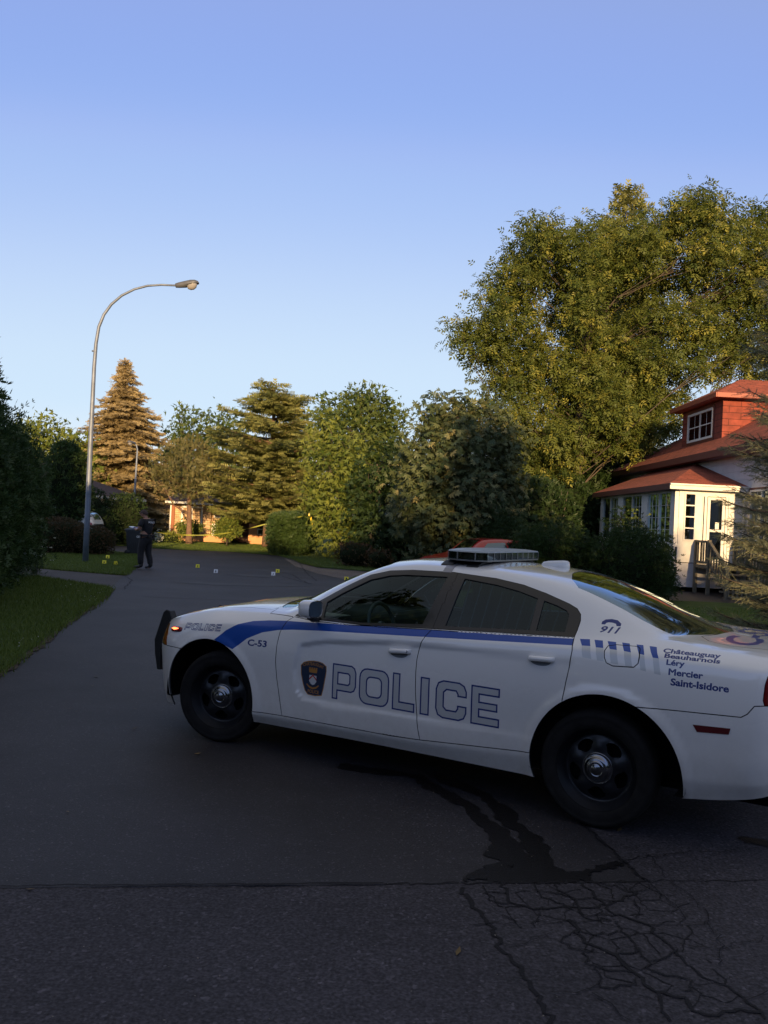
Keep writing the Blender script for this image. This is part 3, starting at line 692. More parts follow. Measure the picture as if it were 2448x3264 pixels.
    # light bar
    lb = bpy.data.objects.new('light_bar', None); link(lb, car); lb.location = (0, 0, 0)
    plan = [(.955, .50), (.955, -.50), (1.02, -.575), (1.16, -.575), (1.27, -.50), (1.335, -.25), (1.35, 0), (1.335, .25), (1.27, .50), (1.16, .575), (1.02, .575)]
    def lid(poly, z0, z1, sc0, sc1):
        c = np.mean(poly, 0); a = [(c[0]+(p[0]-c[0])*sc0, c[1]+(p[1]-c[1])*sc0) for p in poly]; b = [(c[0]+(p[0]-c[0])*sc1, c[1]+(p[1]-c[1])*sc1) for p in poly]; n = len(poly)
        V = [(*p, z0) for p in a]+[(*p, z1) for p in b]; return V, [(i, (i+1) % n, n+(i+1) % n, n+i) for i in range(n)]+[tuple(range(n))[::-1], tuple(range(n, 2*n))]
    MB().add(*lid(plan, 1.623, 1.632, 1.0, .985)).add(*lid(plan, 1.6325, 1.641, .98, .80)).build('lid', mat('smoked_lid', (.33, .36, .37), .35, var=.2, vscale=20), lb)
    MB().add(*lid(plan, 1.560, 1.570, 1.0, 1.0)).build('base_tray', mat('grey_alu', (.22, .22, .21), .4, .6), lb)
    MB().add(*lid(plan, 1.5701, 1.6229, .985, .985)).build('lens', M['clear'], lb)
    dvm = mat('divider', (.18, .18, .17), .4); m1 = MB(); mm = mat('reflector_grey', (.30, .30, .27), .25, .5, var=.5, vscale=40); n = len(plan); c = np.mean(plan, 0)
    for i in range(n):
        a = np.array(plan[i]); b = np.array(plan[(i+1) % n]); L = np.linalg.norm(b-a); k = max(1, int(round(L/.11)))
        for j in range(k):
            p0 = a+(b-a)*j/k; p1 = a+(b-a)*(j+1)/k
            q0 = c+(p0-c)*.93; q1 = c+(p1-c)*.93; t = (p1-p0)*.08
            for z0, z1, mbx, s_ in ((1.576, 1.616, m1, 0),):
                A, B = q0+t, q1-t; inn = (c-(A+B)/2); inn = inn/np.linalg.norm(inn)*.03
                V = [(*A, z0), (*B, z0), (*B, z1), (*A, z1), (*(A+inn+(B-A)*.12), z0+.008), (*(B+inn-(B-A)*.12), z0+.008), (*(B+inn-(B-A)*.12), z1-.008), (*(A+inn+(B-A)*.12), z1-.008)]
                mbx.add(V, [(0, 1, 5, 4), (1, 2, 6, 5), (2, 3, 7, 6), (3, 0, 4, 7), (4, 5, 6, 7)])
            w_ = .995; r0 = c+(p0-c)*w_; dirn = (b-a)/L*.004; o = (r0-c)/np.linalg.norm(r0-c)*.004
            m2 = MB(); m2.add([(*(r0-dirn), 1.568), (*(r0+dirn), 1.568), (*(r0+dirn+o), 1.568), (*(r0-dirn+o), 1.568), (*(r0-dirn), 1.625), (*(r0+dirn), 1.625), (*(r0+dirn+o), 1.625), (*(r0-dirn+o), 1.625)], [(0,3,2,1),(4,5,6,7),(0,1,5,4),(1,2,6,5),(2,3,7,6),(3,0,4,7)]); m2.build('lens_divider', dvm, lb)
    m1.build('reflector', mm, lb)
    for s in (1, -1):
        m_ = MB()
        def rz(x_, y_): return float(surf([x_], v_of_y([x_], [abs(y_)]))[0, 2])
        for x_a, x_b in ((1.20, 1.29), (1.0, 1.09)):
            ys = [.60, .56, .50, .44, .38]; V = []
            for yy in ys:
                zt = rz(x_a, yy)+.004 if yy > .5 else None
                zt = {.60: rz(x_a, .572)-.03, .56: rz(x_a, .56)+.008, .50: rz(x_a, .50)+.020, .44: 1.556, .38: 1.561}[yy]
                V += [(x_a, s*yy, zt), (x_b, s*yy, zt), (x_b, s*yy, zt-.012), (x_a, s*yy, zt-.012)]
            FF = [(4*i+j, 4*i+(j+1) % 4, 4*i+4+(j+1) % 4, 4*i+4+j) for i in range(4) for j in range(4)]+[(0, 1, 2, 3), (16, 17, 18, 19)]
            m_.add(V, FF)
        m_.box((1.0, s*.38-.05, 1.548), (1.29, s*.38+.05, 1.561))
        m_.build('mounting_foot', M['mattblack'], lb)
        # strap hooking over the roof rail
        V = []; vv = np.linspace(1.33, 1.62, 8)
        for q in vv:
            for x_ in (1.165, 1.235):
                pnt = surf([x_], [q])[0]+normal([x_], [q])[0]*.003; V.append([pnt[0], s*pnt[1], pnt[2]])
        MB().add(V, [(2*i, 2*i+1, 2*i+3, 2*i+2) for i in range(7)]).build('roof_strap', mat('strap_grey', (.30, .30, .33), .3, .4), lb)
    # antenna dome
    V = []; nr_ = 20
    for h_, sc in ((-.01, 1.0), (.012, 1.0), (.034, .96), (.047, .84), (.052, .55), (.053, .0)):
        for j in range(nr_):
            t = 2*np.pi*j/nr_; V.append([.665+.105*sc*np.sign(math.cos(t))*abs(math.cos(t))**.7, -.10+.075*sc*np.sign(math.sin(t))*abs(math.sin(t))**.7, 1.528+h_-.10*.105*math.cos(t)*sc])
    MB().add(V, [(i*nr_+j, i*nr_+(j+1) % nr_, (i+1)*nr_+(j+1) % nr_, (i+1)*nr_+j) for i in range(5) for j in range(nr_)]).build('antenna_dome', M['whitepl'], car, True)
    # push bumper
    pb = MB(); prof = [(4.07, .84), (4.10, .905), (4.145, .915), (4.18, .89), (4.22, .78), (4.275, .63), (4.262, .50), (4.225, .36), (4.19, .36), (4.20, .55), (4.13, .62), (4.10, .75)]
    for yy in (.36, -.36): pb.prism(prof, yy-.035, yy+.035, ax=1)
    for z_ in (.52, .76): pb.tube([(4.17, -.36, z_), (4.17, .36, z_)], .025, 10)
    pb.tube([(3.6, .30, .45), (4.2, .34, .45)], .03, 8); pb.tube([(3.6, -.30, .45), (4.2, -.34, .45)], .03, 8)
    pb.build('push_bumper', M['mattblack'], car, bevel=.008)
        # side strobe, marker lamp
    def oval(name, xc, zc, a, b, th_, m_, out=.012, sl=0):
        V = []; n = 20
        for h_, sc in ((-.004, 1.0), (out*.6, .98), (out, .80), (out*1.02, 0)):
            for j in range(n):
                t = 2*np.pi*j/n; xx = xc+a*sc*np.sign(math.cos(t))*abs(math.cos(t))**.6; zz = zc+b*sc*np.sign(math.sin(t))*abs(math.sin(t))**.6+sl*(xx-xc)
                q = surf([xx], v_of_z([xx], [zz]))[0]; nn = normal([xx], v_of_z([xx], [zz]))[0]; V.append(q+nn*h_)
        return MB().add(V, [(i*n+j, i*n+(j+1) % n, (i+1)*n+(j+1) % n, (i+1)*n+j) for i in range(3) for j in range(n)]).build(name, m_, car, True)
    ov = oval('side_strobe', 3.51, .846, .070, .021, 0, M['redlens'], sl=-.06)
    c_ = surf([3.51], v_of_z([3.51], [.846]))[0]; nn = normal([3.51], v_of_z([3.51], [.846]))[0]; V = []
    for j in range(16):
        t = 2*np.pi*j/16; V.append(c_+nn*.0155+np.array([.038*math.cos(t), 0, .010*math.sin(t)])-np.array([0, 1, 0])*0)
    MB().add(V, [tuple(range(16))]).build('led', mat('lit_red_led', (.6, .02, .01), .3, emit=(1, .10, .03), estr=6), ov)
    MKP = [(-0.563,0.737),(-0.765,0.746),(-0.757,0.711),(-0.587,0.699)]
    D3 = np.array(dense(MKP, True, .02)); q = surf(D3[:, 0], v_of_z(D3[:, 0], D3[:, 1])); nn = normal(D3[:, 0], v_of_z(D3[:, 0], D3[:, 1])); n = len(q)
    MB().add(np.concatenate([q+nn*.003, q-nn*.004]), [tuple(range(n))]+[(i, (i+1) % n, n+(i+1) % n, n+i) for i in range(n)]).build('side_marker', mat('dark_red_reflector', (.10, .008, .010), .25, coat=.4), car)
    # interior
    it = M['interior']
    mb = MB(); mb.box((2.05, -.72, .85), (2.65, .72, 1.06)); mb.tube([(2.0, -.70, .98), (2.0, .70, .98)], .09, 14); mb.build('dashboard', it, car, bevel=.04)
    th = np.linspace(0, 2*np.pi, 33); T = [(1.87+.10*math.sin(t)*.45, .38+.185*math.cos(t), .99+.185*math.sin(t)) for t in th]
    mb = MB(); mb.tube(T, .016, 8, cap=False); mb.tube([(1.87, .2, .99), (1.87, .56, .99)], .014, 6); mb.sphere((1.88, .38, .98), (.03, .06, .06)); mb.tube([(1.88, .38, .98), (2.1, .38, .90)], .03, 8); mb.build('steering_wheel', M['greypl'], car, True)
    M['seat'] = mat('seat_cloth', (.12, .13, .14), .8)
    for yy in (.38, -.38):
        mb = MB(); mb.box((1.25, yy-.25, .50), (1.80, yy+.25, .66)); mb.prism([(1.18, .62), (1.34, .62), (1.16, 1.16), (1.04, 1.16)], yy-.24, yy+.24); mb.prism([(1.09, 1.15), (1.16, 1.16), (1.12, 1.33), (1.04, 1.33)], yy-.13, yy+.13)
        mb.build('front_seat', M['seat'], car, bevel=.04)
    mb = MB(); mb.box((.25, -.66, .50), (.80, .66, .64)); mb.prism([(.12, .60), (.30, .60), (.08, 1.16), (-.05, 1.16)], -.66, .66); mb.build('rear_seat', it, car, bevel=.05)
    mb = MB(); mb.box((.98, -.64, .6), (.995, .64, 1.42)); mb.build('prisoner_screen', glassmat('screen_plastic', (.75, .75, .75), 1.45, .1), car)
    for s in (1, -1):
        mb = MB()
        for k in range(9):
            xx = 1.02-.082*k; zt = np.interp(xx, [.30, .6, 1.05], [1.30, 1.38, 1.43])
            mb.tube([(xx, s*.80, 1.12), (xx-.02, s*.665, zt)], .0045, 5)
        mb.build('window_bars', mat('bar_steel', (.35, .36, .36), .4, .5) if s > 0 else M['greypl'], car)
    mb = MB(); mb.box((-.55, -.60, 1.10), (.0, .60, 1.13)); mb.build('parcel_shelf', it, car)
    mb = MB(); mb.lathe([(0, .035), (.05, .03), (.055, 0), (0, -.02)], 14, T=lambda V: np.stack([2.10+V[:, 2], .62+V[:, 0], 1.16+V[:, 1]], -1)); mb.tube([(2.14, .64, 1.16), (2.2, .70, 1.10)], .012, 6); mb.build('spotlight', M['mattblack'], car, True)
    # paper on the dash
    MB().box((2.12, .45, 1.062), (2.38, .66, 1.066)).build('papers', M['whitepl'], car)
    # trailing details
    MB().box((-1.10, -.30, .62), (-1.085, .30, .76)).build('licence_plate', M['whitepl'], car)
    return car
CAR = build_car()
# ============================================================ ground, road, lawns
def asphalt(name, c, speck, scale, bump=.25, rough=.78, patch=.25):
    m = bpy.data.materials.new(name); m.use_nodes = True; nt = m.node_tree; b = nt.nodes['Principled BSDF']; L = nt.links.new
    tc = nt.nodes.new('ShaderNodeTexCoord')
    def noise(s, d=3, r=.6):
        n = nt.nodes.new('ShaderNodeTexNoise'); n.inputs['Scale'].default_value = s; n.inputs['Detail'].default_value = d; n.inputs['Roughness'].default_value = r; L(tc.outputs['Object'], n.inputs['Vector']); return n
    n1 = noise(scale, 2, .7); n2 = noise(.55, 6, .65); n3 = noise(scale*.25, 4, .7)
    vo = nt.nodes.new('ShaderNodeTexVoronoi'); vo.inputs['Scale'].default_value = scale*1.1; L(tc.outputs['Object'], vo.inputs['Vector'])
    r1 = nt.nodes.new('ShaderNodeValToRGB'); r1.color_ramp.elements[0].position = .30; r1.color_ramp.elements[1].position = .78
    r1.color_ramp.elements[0].color = (*[q*(1-speck) for q in c], 1); r1.color_ramp.elements[1].color = (*[q*(1+speck*1.8) for q in c], 1); L(n1.outputs['Fac'], r1.inputs[0])
    r3 = nt.nodes.new('ShaderNodeMapRange'); r3.inputs[1].default_value = .35; r3.inputs[2].default_value = .7; r3.inputs[3].default_value = 1-patch; r3.inputs[4].default_value = 1+patch; L(n2.outputs['Fac'], r3.inputs[0])
    r4 = nt.nodes.new('ShaderNodeMapRange'); r4.inputs[1].default_value = .3; r4.inputs[2].default_value = .7; r4.inputs[3].default_value = .86; r4.inputs[4].default_value = 1.16; L(n3.outputs['Fac'], r4.inputs[0])
    mu = nt.nodes.new('ShaderNodeMath'); mu.operation = 'MULTIPLY'; L(r3.outputs[0], mu.inputs[0]); L(r4.outputs[0], mu.inputs[1])
    # pale stones
    st = nt.nodes.new('ShaderNodeMapRange'); st.inputs[1].default_value = .80; st.inputs[2].default_value = .95; L(vo.outputs['Color'], st.inputs[0])
    mx = nt.nodes.new('ShaderNodeMix'); mx.data_type = 'RGBA'; mx.inputs[7].default_value = (*[min(1, q*2.6+.01) for q in c], 1); L(st.outputs[0], mx.inputs[0]); L(r1.outputs[0], mx.inputs[6])
    vm = nt.nodes.new('ShaderNodeVectorMath'); vm.operation = 'SCALE'; L(mx.outputs[2], vm.inputs[0]); L(mu.outputs[0], vm.inputs[3]); L(vm.outputs[0], b.inputs['Base Color'])
    bp = nt.nodes.new('ShaderNodeBump'); bp.inputs['Strength'].default_value = bump; bp.inputs['Distance'].default_value = .01; L(n1.outputs['Fac'], bp.inputs['Height']); L(bp.outputs[0], b.inputs['Normal'])
    b.inputs['Roughness'].default_value = rough; b.inputs['Specular IOR Level'].default_value = .32
    return m
M['road'] = asphalt('asphalt_new', (.0275, .0255, .0290), .36, 95, .22, .66, .34); M['old'] = asphalt('asphalt_old', (.0350, .0315, .0375), .62, 64, .35, .78); M['drive'] = asphalt('asphalt_drive', (.052, .045, .044), .25, 70, .3)
M['dirtroad'] = asphalt('worn_edge', (.13, .105, .09), .3, 50, .4)
M['grassbase'] = mat('lawn_soil', (.048, .078, .014), .9, var=.35, vscale=2.2, bump=.4, bscale=25, spec=.2)
M['grass'] = leafmat('grass_blades', (.072, .115, .018), (.145, .19, .035), None, .3, .6)
M['wet'] = mat('wet_asphalt', (.008, .0075, .0085), .5, spec=.2, var=.25, vscale=40, bump=.25, bscale=120)
M['crack'] = mat('wet_crack', (.0115, .0105, .0125), .75, spec=.22, bump=.3, bscale=80)
def sheet(name, poly, z, m, thick=0, sub=None):
    poly = [(p[0], p[1]) for p in poly]; org = (poly[0][0], poly[0][1], 0)
    o = MB().prism(poly, z-max(thick, .001), z, ax=2).build(name, m) if thick else make(name, [(x, y, z) for x, y in poly], [tuple(range(len(poly)))], m)
    if not thick:
        me = o.data
        if me.polygons[0].normal.z < 0: me.flip_normals()
    tag(o, kind='structure'); return o
def g2(px, py): q = G(px, py); return (q[0], q[1])
sheet('ground', [(-900, -600), (900, -600), (900, 1500), (-900, 1500)], -.03, M['grassbase'])
sheet('road', [(-70, -14), (70, -14), (70, 46), (-70, 46)], 0, M['road'])
# older cross street in front of the seam
s0, s1, s2, s3 = g2(0, 2831), g2(1224, 2822), g2(1467, 2819), g2(2058, 2809)
sl = (s1[1]-s0[1])/(s1[0]-s0[0]); jr = g2(1860, 2622)
far_r = (s3[0]+(jr[0]-s3[0])*3.2, s3[1]+(jr[1]-s3[1])*3.2)
rs = np.random.default_rng(3)
seam = [(x, s1[1]+sl*(x-s1[0])+rs.normal(0, .006)) for x in np.arange(-60, s3[0], .12)]
old = [(-60, -14)]+seam+[(s3[0], s3[1]), jr, far_r, (60, far_r[1]+1.5), (60, -14)]
sheet('cross_street', old, .004, M['old'])
sheet('driveway', [g2(352, 1877), g2(253, 1862), g2(89, 1837), (-16, 21.5), (-16, 25.2), g2(115, 1811), g2(205, 1820), g2(395, 1835)], .006, M['drive'])
sheet('driveway', [g2(446, 1771), g2(313, 1756), (-26, 37.5), (-26, 41), g2(300, 1736), g2(405, 1742), g2(470, 1752)], .006, M['drive'])
LAWNS = []
def lawn(pts, dens, hgt=.05, z=.035):
    sheet('lawn', pts, z, M['grassbase'], .05); LAWNS.append((pts, dens, hgt, z))
lawn([g2(352, 1877), g2(253, 1862), g2(89, 1837), (-16, 21.0), (-22, 10), (-12, 5.2), g2(-40, 2175), g2(60, 2100), g2(145, 2034), g2(241, 1966), g2(313, 1921)], 260)
lawn([g2(395, 1835), g2(205, 1820), g2(115, 1811), (-16, 25.4), (-24, 37), g2(313, 1757), g2(443, 1769), g2(441, 1794), g2(420, 1815)], 120)
lawn([g2(404, 1741), g2(320, 1736), (-30, 42), (-60, 60), (-60, 90), (60, 90), (60, 40), (12, 33), g2(1330, 1832), g2(1171, 1821), g2(1020, 1809), g2(971, 1798), g2(938, 1782), g2(884, 1771), g2(721, 1758), g2(600, 1754), g2(491, 1748)], 0, .05)
lawn([g2(1395, 1872), (8, 23.5), (60, 25), (60, 8.6), (7.5, 8.6), (4.6, 9.6), (3.0, 14), g2(1150, 1880), g2(1100, 1850), g2(1135, 1838)], 0)
# pale worn tarmac beside the right verge
sheet('road_edge', [g2(905, 1779), g2(960, 1798), g2(1015, 1812), g2(1171, 1824), g2(1335, 1838), g2(1390, 1868), g2(1140, 1836), g2(1098, 1847), g2(1010, 1828), g2(940, 1805)], .005, M['dirtroad'])
def blades(name, spots, hgt, w_, cols=(0, 1)):
    n = len(spots); a = rng.uniform(0, 2*np.pi, n); h = hgt*rng.uniform(.5, 1.35, n); ln = rng.normal(0, .45, (n, 2))*h[:, None]
    dx = np.stack([np.cos(a), np.sin(a), 0*a], -1)*w_*rng.uniform(.6, 1.4, n)[:, None]
    top = spots+np.column_stack([ln, h]); V = np.stack([spots-dx, spots+dx, top], 1).reshape(-1, 3)
    t = np.repeat(rng.uniform(*cols, n), 3)
    o = make(name, V, np.arange(3*n).reshape(-1, 3), M['grass'], col=t); tag(o, kind='stuff'); return o
def scatter(poly, n, zz):
    p = np.array(poly); lo, hi = p.min(0), p.max(0); out = []
    q = rng.uniform(lo, hi, (n*3, 2)); k = inl(q[:, 0], q[:, 1], [tuple(r) for r in p]); q = q[k][:n]
    return np.column_stack([q, np.full(len(q), zz)])
S1 = scatter([g2(352, 1877), g2(253, 1862), g2(89, 1837), (-9.5, 21.5), (-7.2, 9), (-5.5, 8), g2(-40, 2175), g2(60, 2100), g2(145, 2034), g2(241, 1966), g2(313, 1921)], 42000, .035)
S2 = scatter([g2(395, 1835), g2(205, 1820), g2(115, 1811), (-12, 26), (-12, 34), g2(313, 1757), g2(443, 1769), g2(441, 1794), g2(420, 1815)], 22000, .035)
S3 = scatter([g2(900, 1779), g2(960, 1798), g2(1010, 1809), g2(1171, 1821), g2(1330, 1832), (6, 34), (-5, 46)], 14000, .035)
S4 = scatter([(4.6, 10), (3.2, 14), (2.5, 20), (14, 23), (16, 12)], 24000, .035)
S5 = scatter([g2(491, 1748), g2(600, 1754), g2(721, 1758), g2(884, 1771), g2(900, 1760), g2(880, 1738), g2(640, 1732), g2(470, 1732)], 16000, .035)
go = blades('grass', np.concatenate([S1, S2, S3, S4, S5]), .055, .006)
# ragged grass along the road edges
ED = []
for poly in (LAWNS[0][0][-6:]+LAWNS[0][0][:3], LAWNS[1][0][-4:]+LAWNS[1][0][:3], LAWNS[2][0][10:]):
    for a, b in zip(poly[:-1], poly[1:]):
        L_ = math.hypot(a[0]-b[0], a[1]-b[1])
        if L_ > 12: continue
        n = int(L_*150); u = rng.uniform(0, 1, n); q = np.column_stack([a[0]+(b[0]-a[0])*u, a[1]+(b[1]-a[1])*u])+rng.normal(0, .06, (n, 2)); ED.append(np.column_stack([q, np.full(n, .01)]))
blades('grass', np.concatenate(ED), .075, .007)
# clover heads in the near lawn
mb = MB()
for q in scatter([g2(352, 1877), g2(200, 1868), g2(190, 1930), g2(310, 1921)], 26, .05): mb.sphere(q, .010, nu=6, nv=4)
for q in scatter([g2(20, 2060), g2(130, 2030), g2(120, 2045), g2(40, 2085)], 7, .05): mb.sphere(q, .009, nu=6, nv=4)
tag(mb.build('clover_flowers', mat('clover_white', (.5, .5, .42), .7)), kind='stuff')

# joints, cracks and water
def ribbon(mb, pts, w_, z, seed=0, jag=.012, st=.06, edge=None):
    r = np.random.default_rng(seed); P_ = np.array(pts, float); d = np.r_[0, np.cumsum(np.linalg.norm(np.diff(P_, axis=0), axis=1))]
    t = np.linspace(0, d[-1], max(2, int(d[-1]/st)+1)); q = np.column_stack([np.interp(t, d, P_[:, 0]), np.interp(t, d, P_[:, 1])])
    wv = np.interp(t, d, np.broadcast_to(w_, (len(P_),))); q = q+(r.normal(0, jag, q.shape) if edge is None else 0)
    tn = np.gradient(q, axis=0); tn /= np.maximum(np.linalg.norm(tn, axis=1, keepdims=True), 1e-9); nn = np.stack([-tn[:, 1], tn[:, 0]], -1)
    a = wv*r.uniform(.55, 1.35, len(t)); b = wv*r.uniform(.55, 1.35, len(t)); n = len(t)
    if edge is not None:   # lobed edge: slow wander plus fine teeth, centre line kept smooth
        f = lambda s_: np.interp(t, np.arange(0, d[-1]+s_, s_), r.normal(0, 1, len(np.arange(0, d[-1]+s_, s_))))
        a = wv*np.clip(1+.28*f(.17)+.22*f(.05)+.10*f(.02), .35, 1.9); b = wv*np.clip(1+.28*f(.17)+.22*f(.05)+.10*f(.02), .35, 1.9)
    V = np.concatenate([np.column_stack([q+nn*a[:, None]/2, np.full(n, z)]), np.column_stack([q-nn*b[:, None]/2, np.full(n, z)])])
    mb.add(V, [(i, n+i, n+i+1, i+1) for i in range(n-1)])
mb = MB()
k = lambda x, y: g2(1224+x*.73779, 2400+y*.73779)
CR = [([(0,571),(330,568)],.022),([(330,568),(500,568),(760,562),(1000,562),(1130,555)],.026),([(1130,555),(1400,556),(1659,556)],.008),([(325,575),(400,680),(470,775),(540,880),(610,980),(680,1070),(740,1171),(790,1250)],.040),
 ([(860,305),(960,400),(1040,475),(1130,555)],.018),([(1020,475),(1100,455),(1180,452)],.014),
 ([(520,570),(535,640),(575,670),(650,680),(740,670),(830,672),(940,672),(1000,655),(1040,625),(1100,612)],.026),
 ([(650,572),(680,625),(760,655),(835,680)],.018),([(750,570),(790,625),(840,660),(855,710),(930,735),(985,720)],.020),([(865,572),(900,610),(955,665),(990,705),(1060,720),(1150,750),(1200,810),(1270,870),(1330,930),(1390,980),(1480,1010),(1560,1070),(1659,1150)],.022),
 ([(435,575),(445,610),(540,607)],.012),([(440,610),(455,645),(560,655),(580,672)],.012),([(800,730),(840,790),(910,850),(1000,880),(1060,935),(1100,970),(1140,1015),(1195,1050),(1290,1065),(1330,1110),(1380,1145),(1500,1130),(1640,1120)],.032),
 ([(985,720),(1000,760),(1060,800),(1090,850),(1060,880),(1010,880)],.016),([(1000,770),(930,795),(850,780),(780,800),(790,850),(860,862),(900,850)],.014),([(870,865),(880,920),(920,940),(1010,950),(1080,965)],.016),([(915,940),(920,1000),(960,1020),(1060,1015),(1110,995)],.013),
 ([(1090,850),(1150,900),(1160,940),(1190,965),(1260,970),(1330,1000),(1320,1050)],.016),([(1150,900),(1230,885),(1265,870)],.010),([(1195,1050),(1180,1110),(1220,1150),(1250,1171)],.020),
 ([(660,680),(665,730),(650,745),(655,762)],.010),([(660,740),(800,735),(980,735)],.010),([(520,700),(560,722),(560,745),(470,742),(390,742)],.008),([(835,680),(860,700),(990,710)],.014),([(640,600),(760,610),(830,640),(920,632),(1000,655)],.014),
 ([(930,565),(1000,580),(1040,612)],.012),([(1000,565),(1060,612),(1130,600),(1160,575)],.010),([(1130,560),(1180,600),(1240,640),(1290,700),(1300,745)],.007),([(1150,750),(1300,745),(1390,745),(1390,690),(1350,660)],.006),([(1240,565),(1320,620),(1380,660)],.005),
 ([(1040,625),(1090,650),(1110,690),(1080,720)],.012),([(1270,830),(1360,850),(1460,850)],.006),([(1390,745),(1450,800),(1460,850),(1440,920)],.006),([(1470,850),(1659,800)],.004),([(1560,1070),(1659,1040)],.005),([(740,1050),(860,1045),(910,1000)],.006),([(910,1045),(990,1110),(1060,1171)],.009),
 ([(1659,415),(1540,420),(1440,435),(1300,435),(1210,448),(1150,455),(1060,415),(990,400)],.007),([(1150,455),(1190,500),(1210,540)],.007),([(500,830),(620,845),(640,800),(700,790)],.005)]
for i, (L, w_) in enumerate(CR): ribbon(mb, [k(*p) for p in L], w_*.50+.002, .007+i*.00012, i, .011, .035)
ribbon(mb, [s0, s1], [.013, .024], .0122, 77, .004); ribbon(mb, [(-30, s0[1]+sl*(-30-s0[0])), s0],   .014, .0122, 78, .004)
# thin cracks far up the street
for i, L in enumerate(([(455,1790),(640,1803),(880,1815)], [(455,1903),(700,1913),(980,1925)], [(930,1830),(960,1850),(990,1862),(900,1838)], [(950,1790),(980,1830),(1010,1852)], [(352,1877),(395,1880),(420,1850),(400,1838)])):
    ribbon(mb, [g2(*p) for p in L], .028, .006, 90+i, .02, .2)
# fine alligator net between the drawn cracks
reg = [k(*p) for p in [(345,575),(1150,570),(1390,640),(1430,800),(1560,1000),(1600,1160),(1150,1165),(960,1020),(780,880),(640,770),(430,700)]]
rp = np.array(reg); rn = np.random.default_rng(21); q = rn.uniform(rp.min(0), rp.max(0), (1500, 2)); pp_ = []
for a in q[inl(q[:, 0], q[:, 1], reg)]:
    if all((a[0]-b[0])**2+(a[1]-b[1])**2 > .105**2 for b in pp_): pp_.append(tuple(a))
vo, _, fo, *_ = delaunay_2d_cdt([Vector(a) for a in pp_], [], [], 0, 1e-6)
vo = [tuple(a) for a in vo]; cc = []; adj = {}
for i, f in enumerate(fo):
    (ax, ay), (bx, by), (cx_, cy_) = [vo[j] for j in f]; dd = 2*(ax*(by-cy_)+bx*(cy_-ay)+cx_*(ay-by))
    if abs(dd) < 1e-5: cc.append(None); continue
    ux = ((ax*ax+ay*ay)*(by-cy_)+(bx*bx+by*by)*(cy_-ay)+(cx_*cx_+cy_*cy_)*(ay-by))/dd; uy = ((ax*ax+ay*ay)*(cx_-bx)+(bx*bx+by*by)*(ax-cx_)+(cx_*cx_+cy_*cy_)*(bx-ax))/dd
    cc.append((ux, uy)); ff = list(f)
    for a, b in zip(ff, ff[1:]+ff[:1]): adj.setdefault((min(a, b), max(a, b)), []).append(i)
ni = 0
for e, L in adj.items():
    if len(L) == 2 and cc[L[0]] and cc[L[1]] and math.hypot(cc[L[0]][0]-cc[L[1]][0], cc[L[0]][1]-cc[L[1]][1]) < .35 and rn.random() < .72:
        ribbon(mb, [cc[L[0]], cc[L[1]]], rn.uniform(.003, .0085), .0064+ni*.0000004, 500+ni, .004, .03); ni += 1
# worn soil line where turf meets tarmac
o = mb.build('road_cracks', M['crack'], recalc=False); tag(o, kind='structure')
mb = MB()
for i, L in enumerate(([(560,1856),(700,1862),(860,1866),(1000,1868)], [(730,1830),(800,1836),(880,1838)], [(780,1812),(860,1820),(930,1824)])):
    ribbon(mb, [g2(*p) for p in L], [.15, .9, .7, .1][:len(L)], .0052, 40+i, .05, .5)
tag(mb.build('tarmac_patches', mat('patch_dark', (.030, .030, .033), .7, var=.3, vscale=3), recalc=False), kind='structure')
# water running from under the car and pooling at the seam
mb = MB()
ribbon(mb, [k(*p) for p in [(-200,60),(0,85),(150,105),(215,150),(300,195),(380,240),(440,295),(490,340),(540,400),(580,470),(600,560)]], [.12,.13,.11,.12,.10,.11,.12,.14,.16,.22,.3], .0055, 5, .012, .02, 1)
ribbon(mb, [k(*p) for p in [(220,100),(320,140),(430,190),(490,235),(540,290),(600,350),(650,410),(690,460),(720,510),(740,560)]], [.10,.12,.10,.10,.11,.11,.12,.12,.14,.2], .0059, 6, .012, .02, 1)
pool = [(330,560),(360,530),(420,515),(510,525),(545,490),(560,455),(585,450),(610,465),(640,490),(690,500),(745,520),(800,520),(860,515),(930,490),(1000,470),(1060,478),(1000,495),(920,515),(890,530),(900,555),(830,560),(640,566),(470,566),(440,548),(380,548)]
D_ = dense([k(*p) for p in pool], True, .02); D_ = np.array(D_)+rs.normal(0, .012, (len(D_), 2)); mb.add(np.column_stack([D_, np.full(len(D_), .0061)]), [tuple(range(len(D_)))])
D_ = dense([k(*p) for p in [(1520,370),(1580,362),(1659,385),(1750,400),(1750,425),(1640,412),(1560,392)]], True, .05); D_ = np.array(D_)+rs.normal(0, .012, (len(D_), 2)); mb.add(np.column_stack([D_, np.full(len(D_), .0081)]), [tuple(range(len(D_)))])
o = mb.build('water_trail', M['wet'], recalc=False); tag(o, kind='structure')
for p_ in o.data.polygons:
    pass

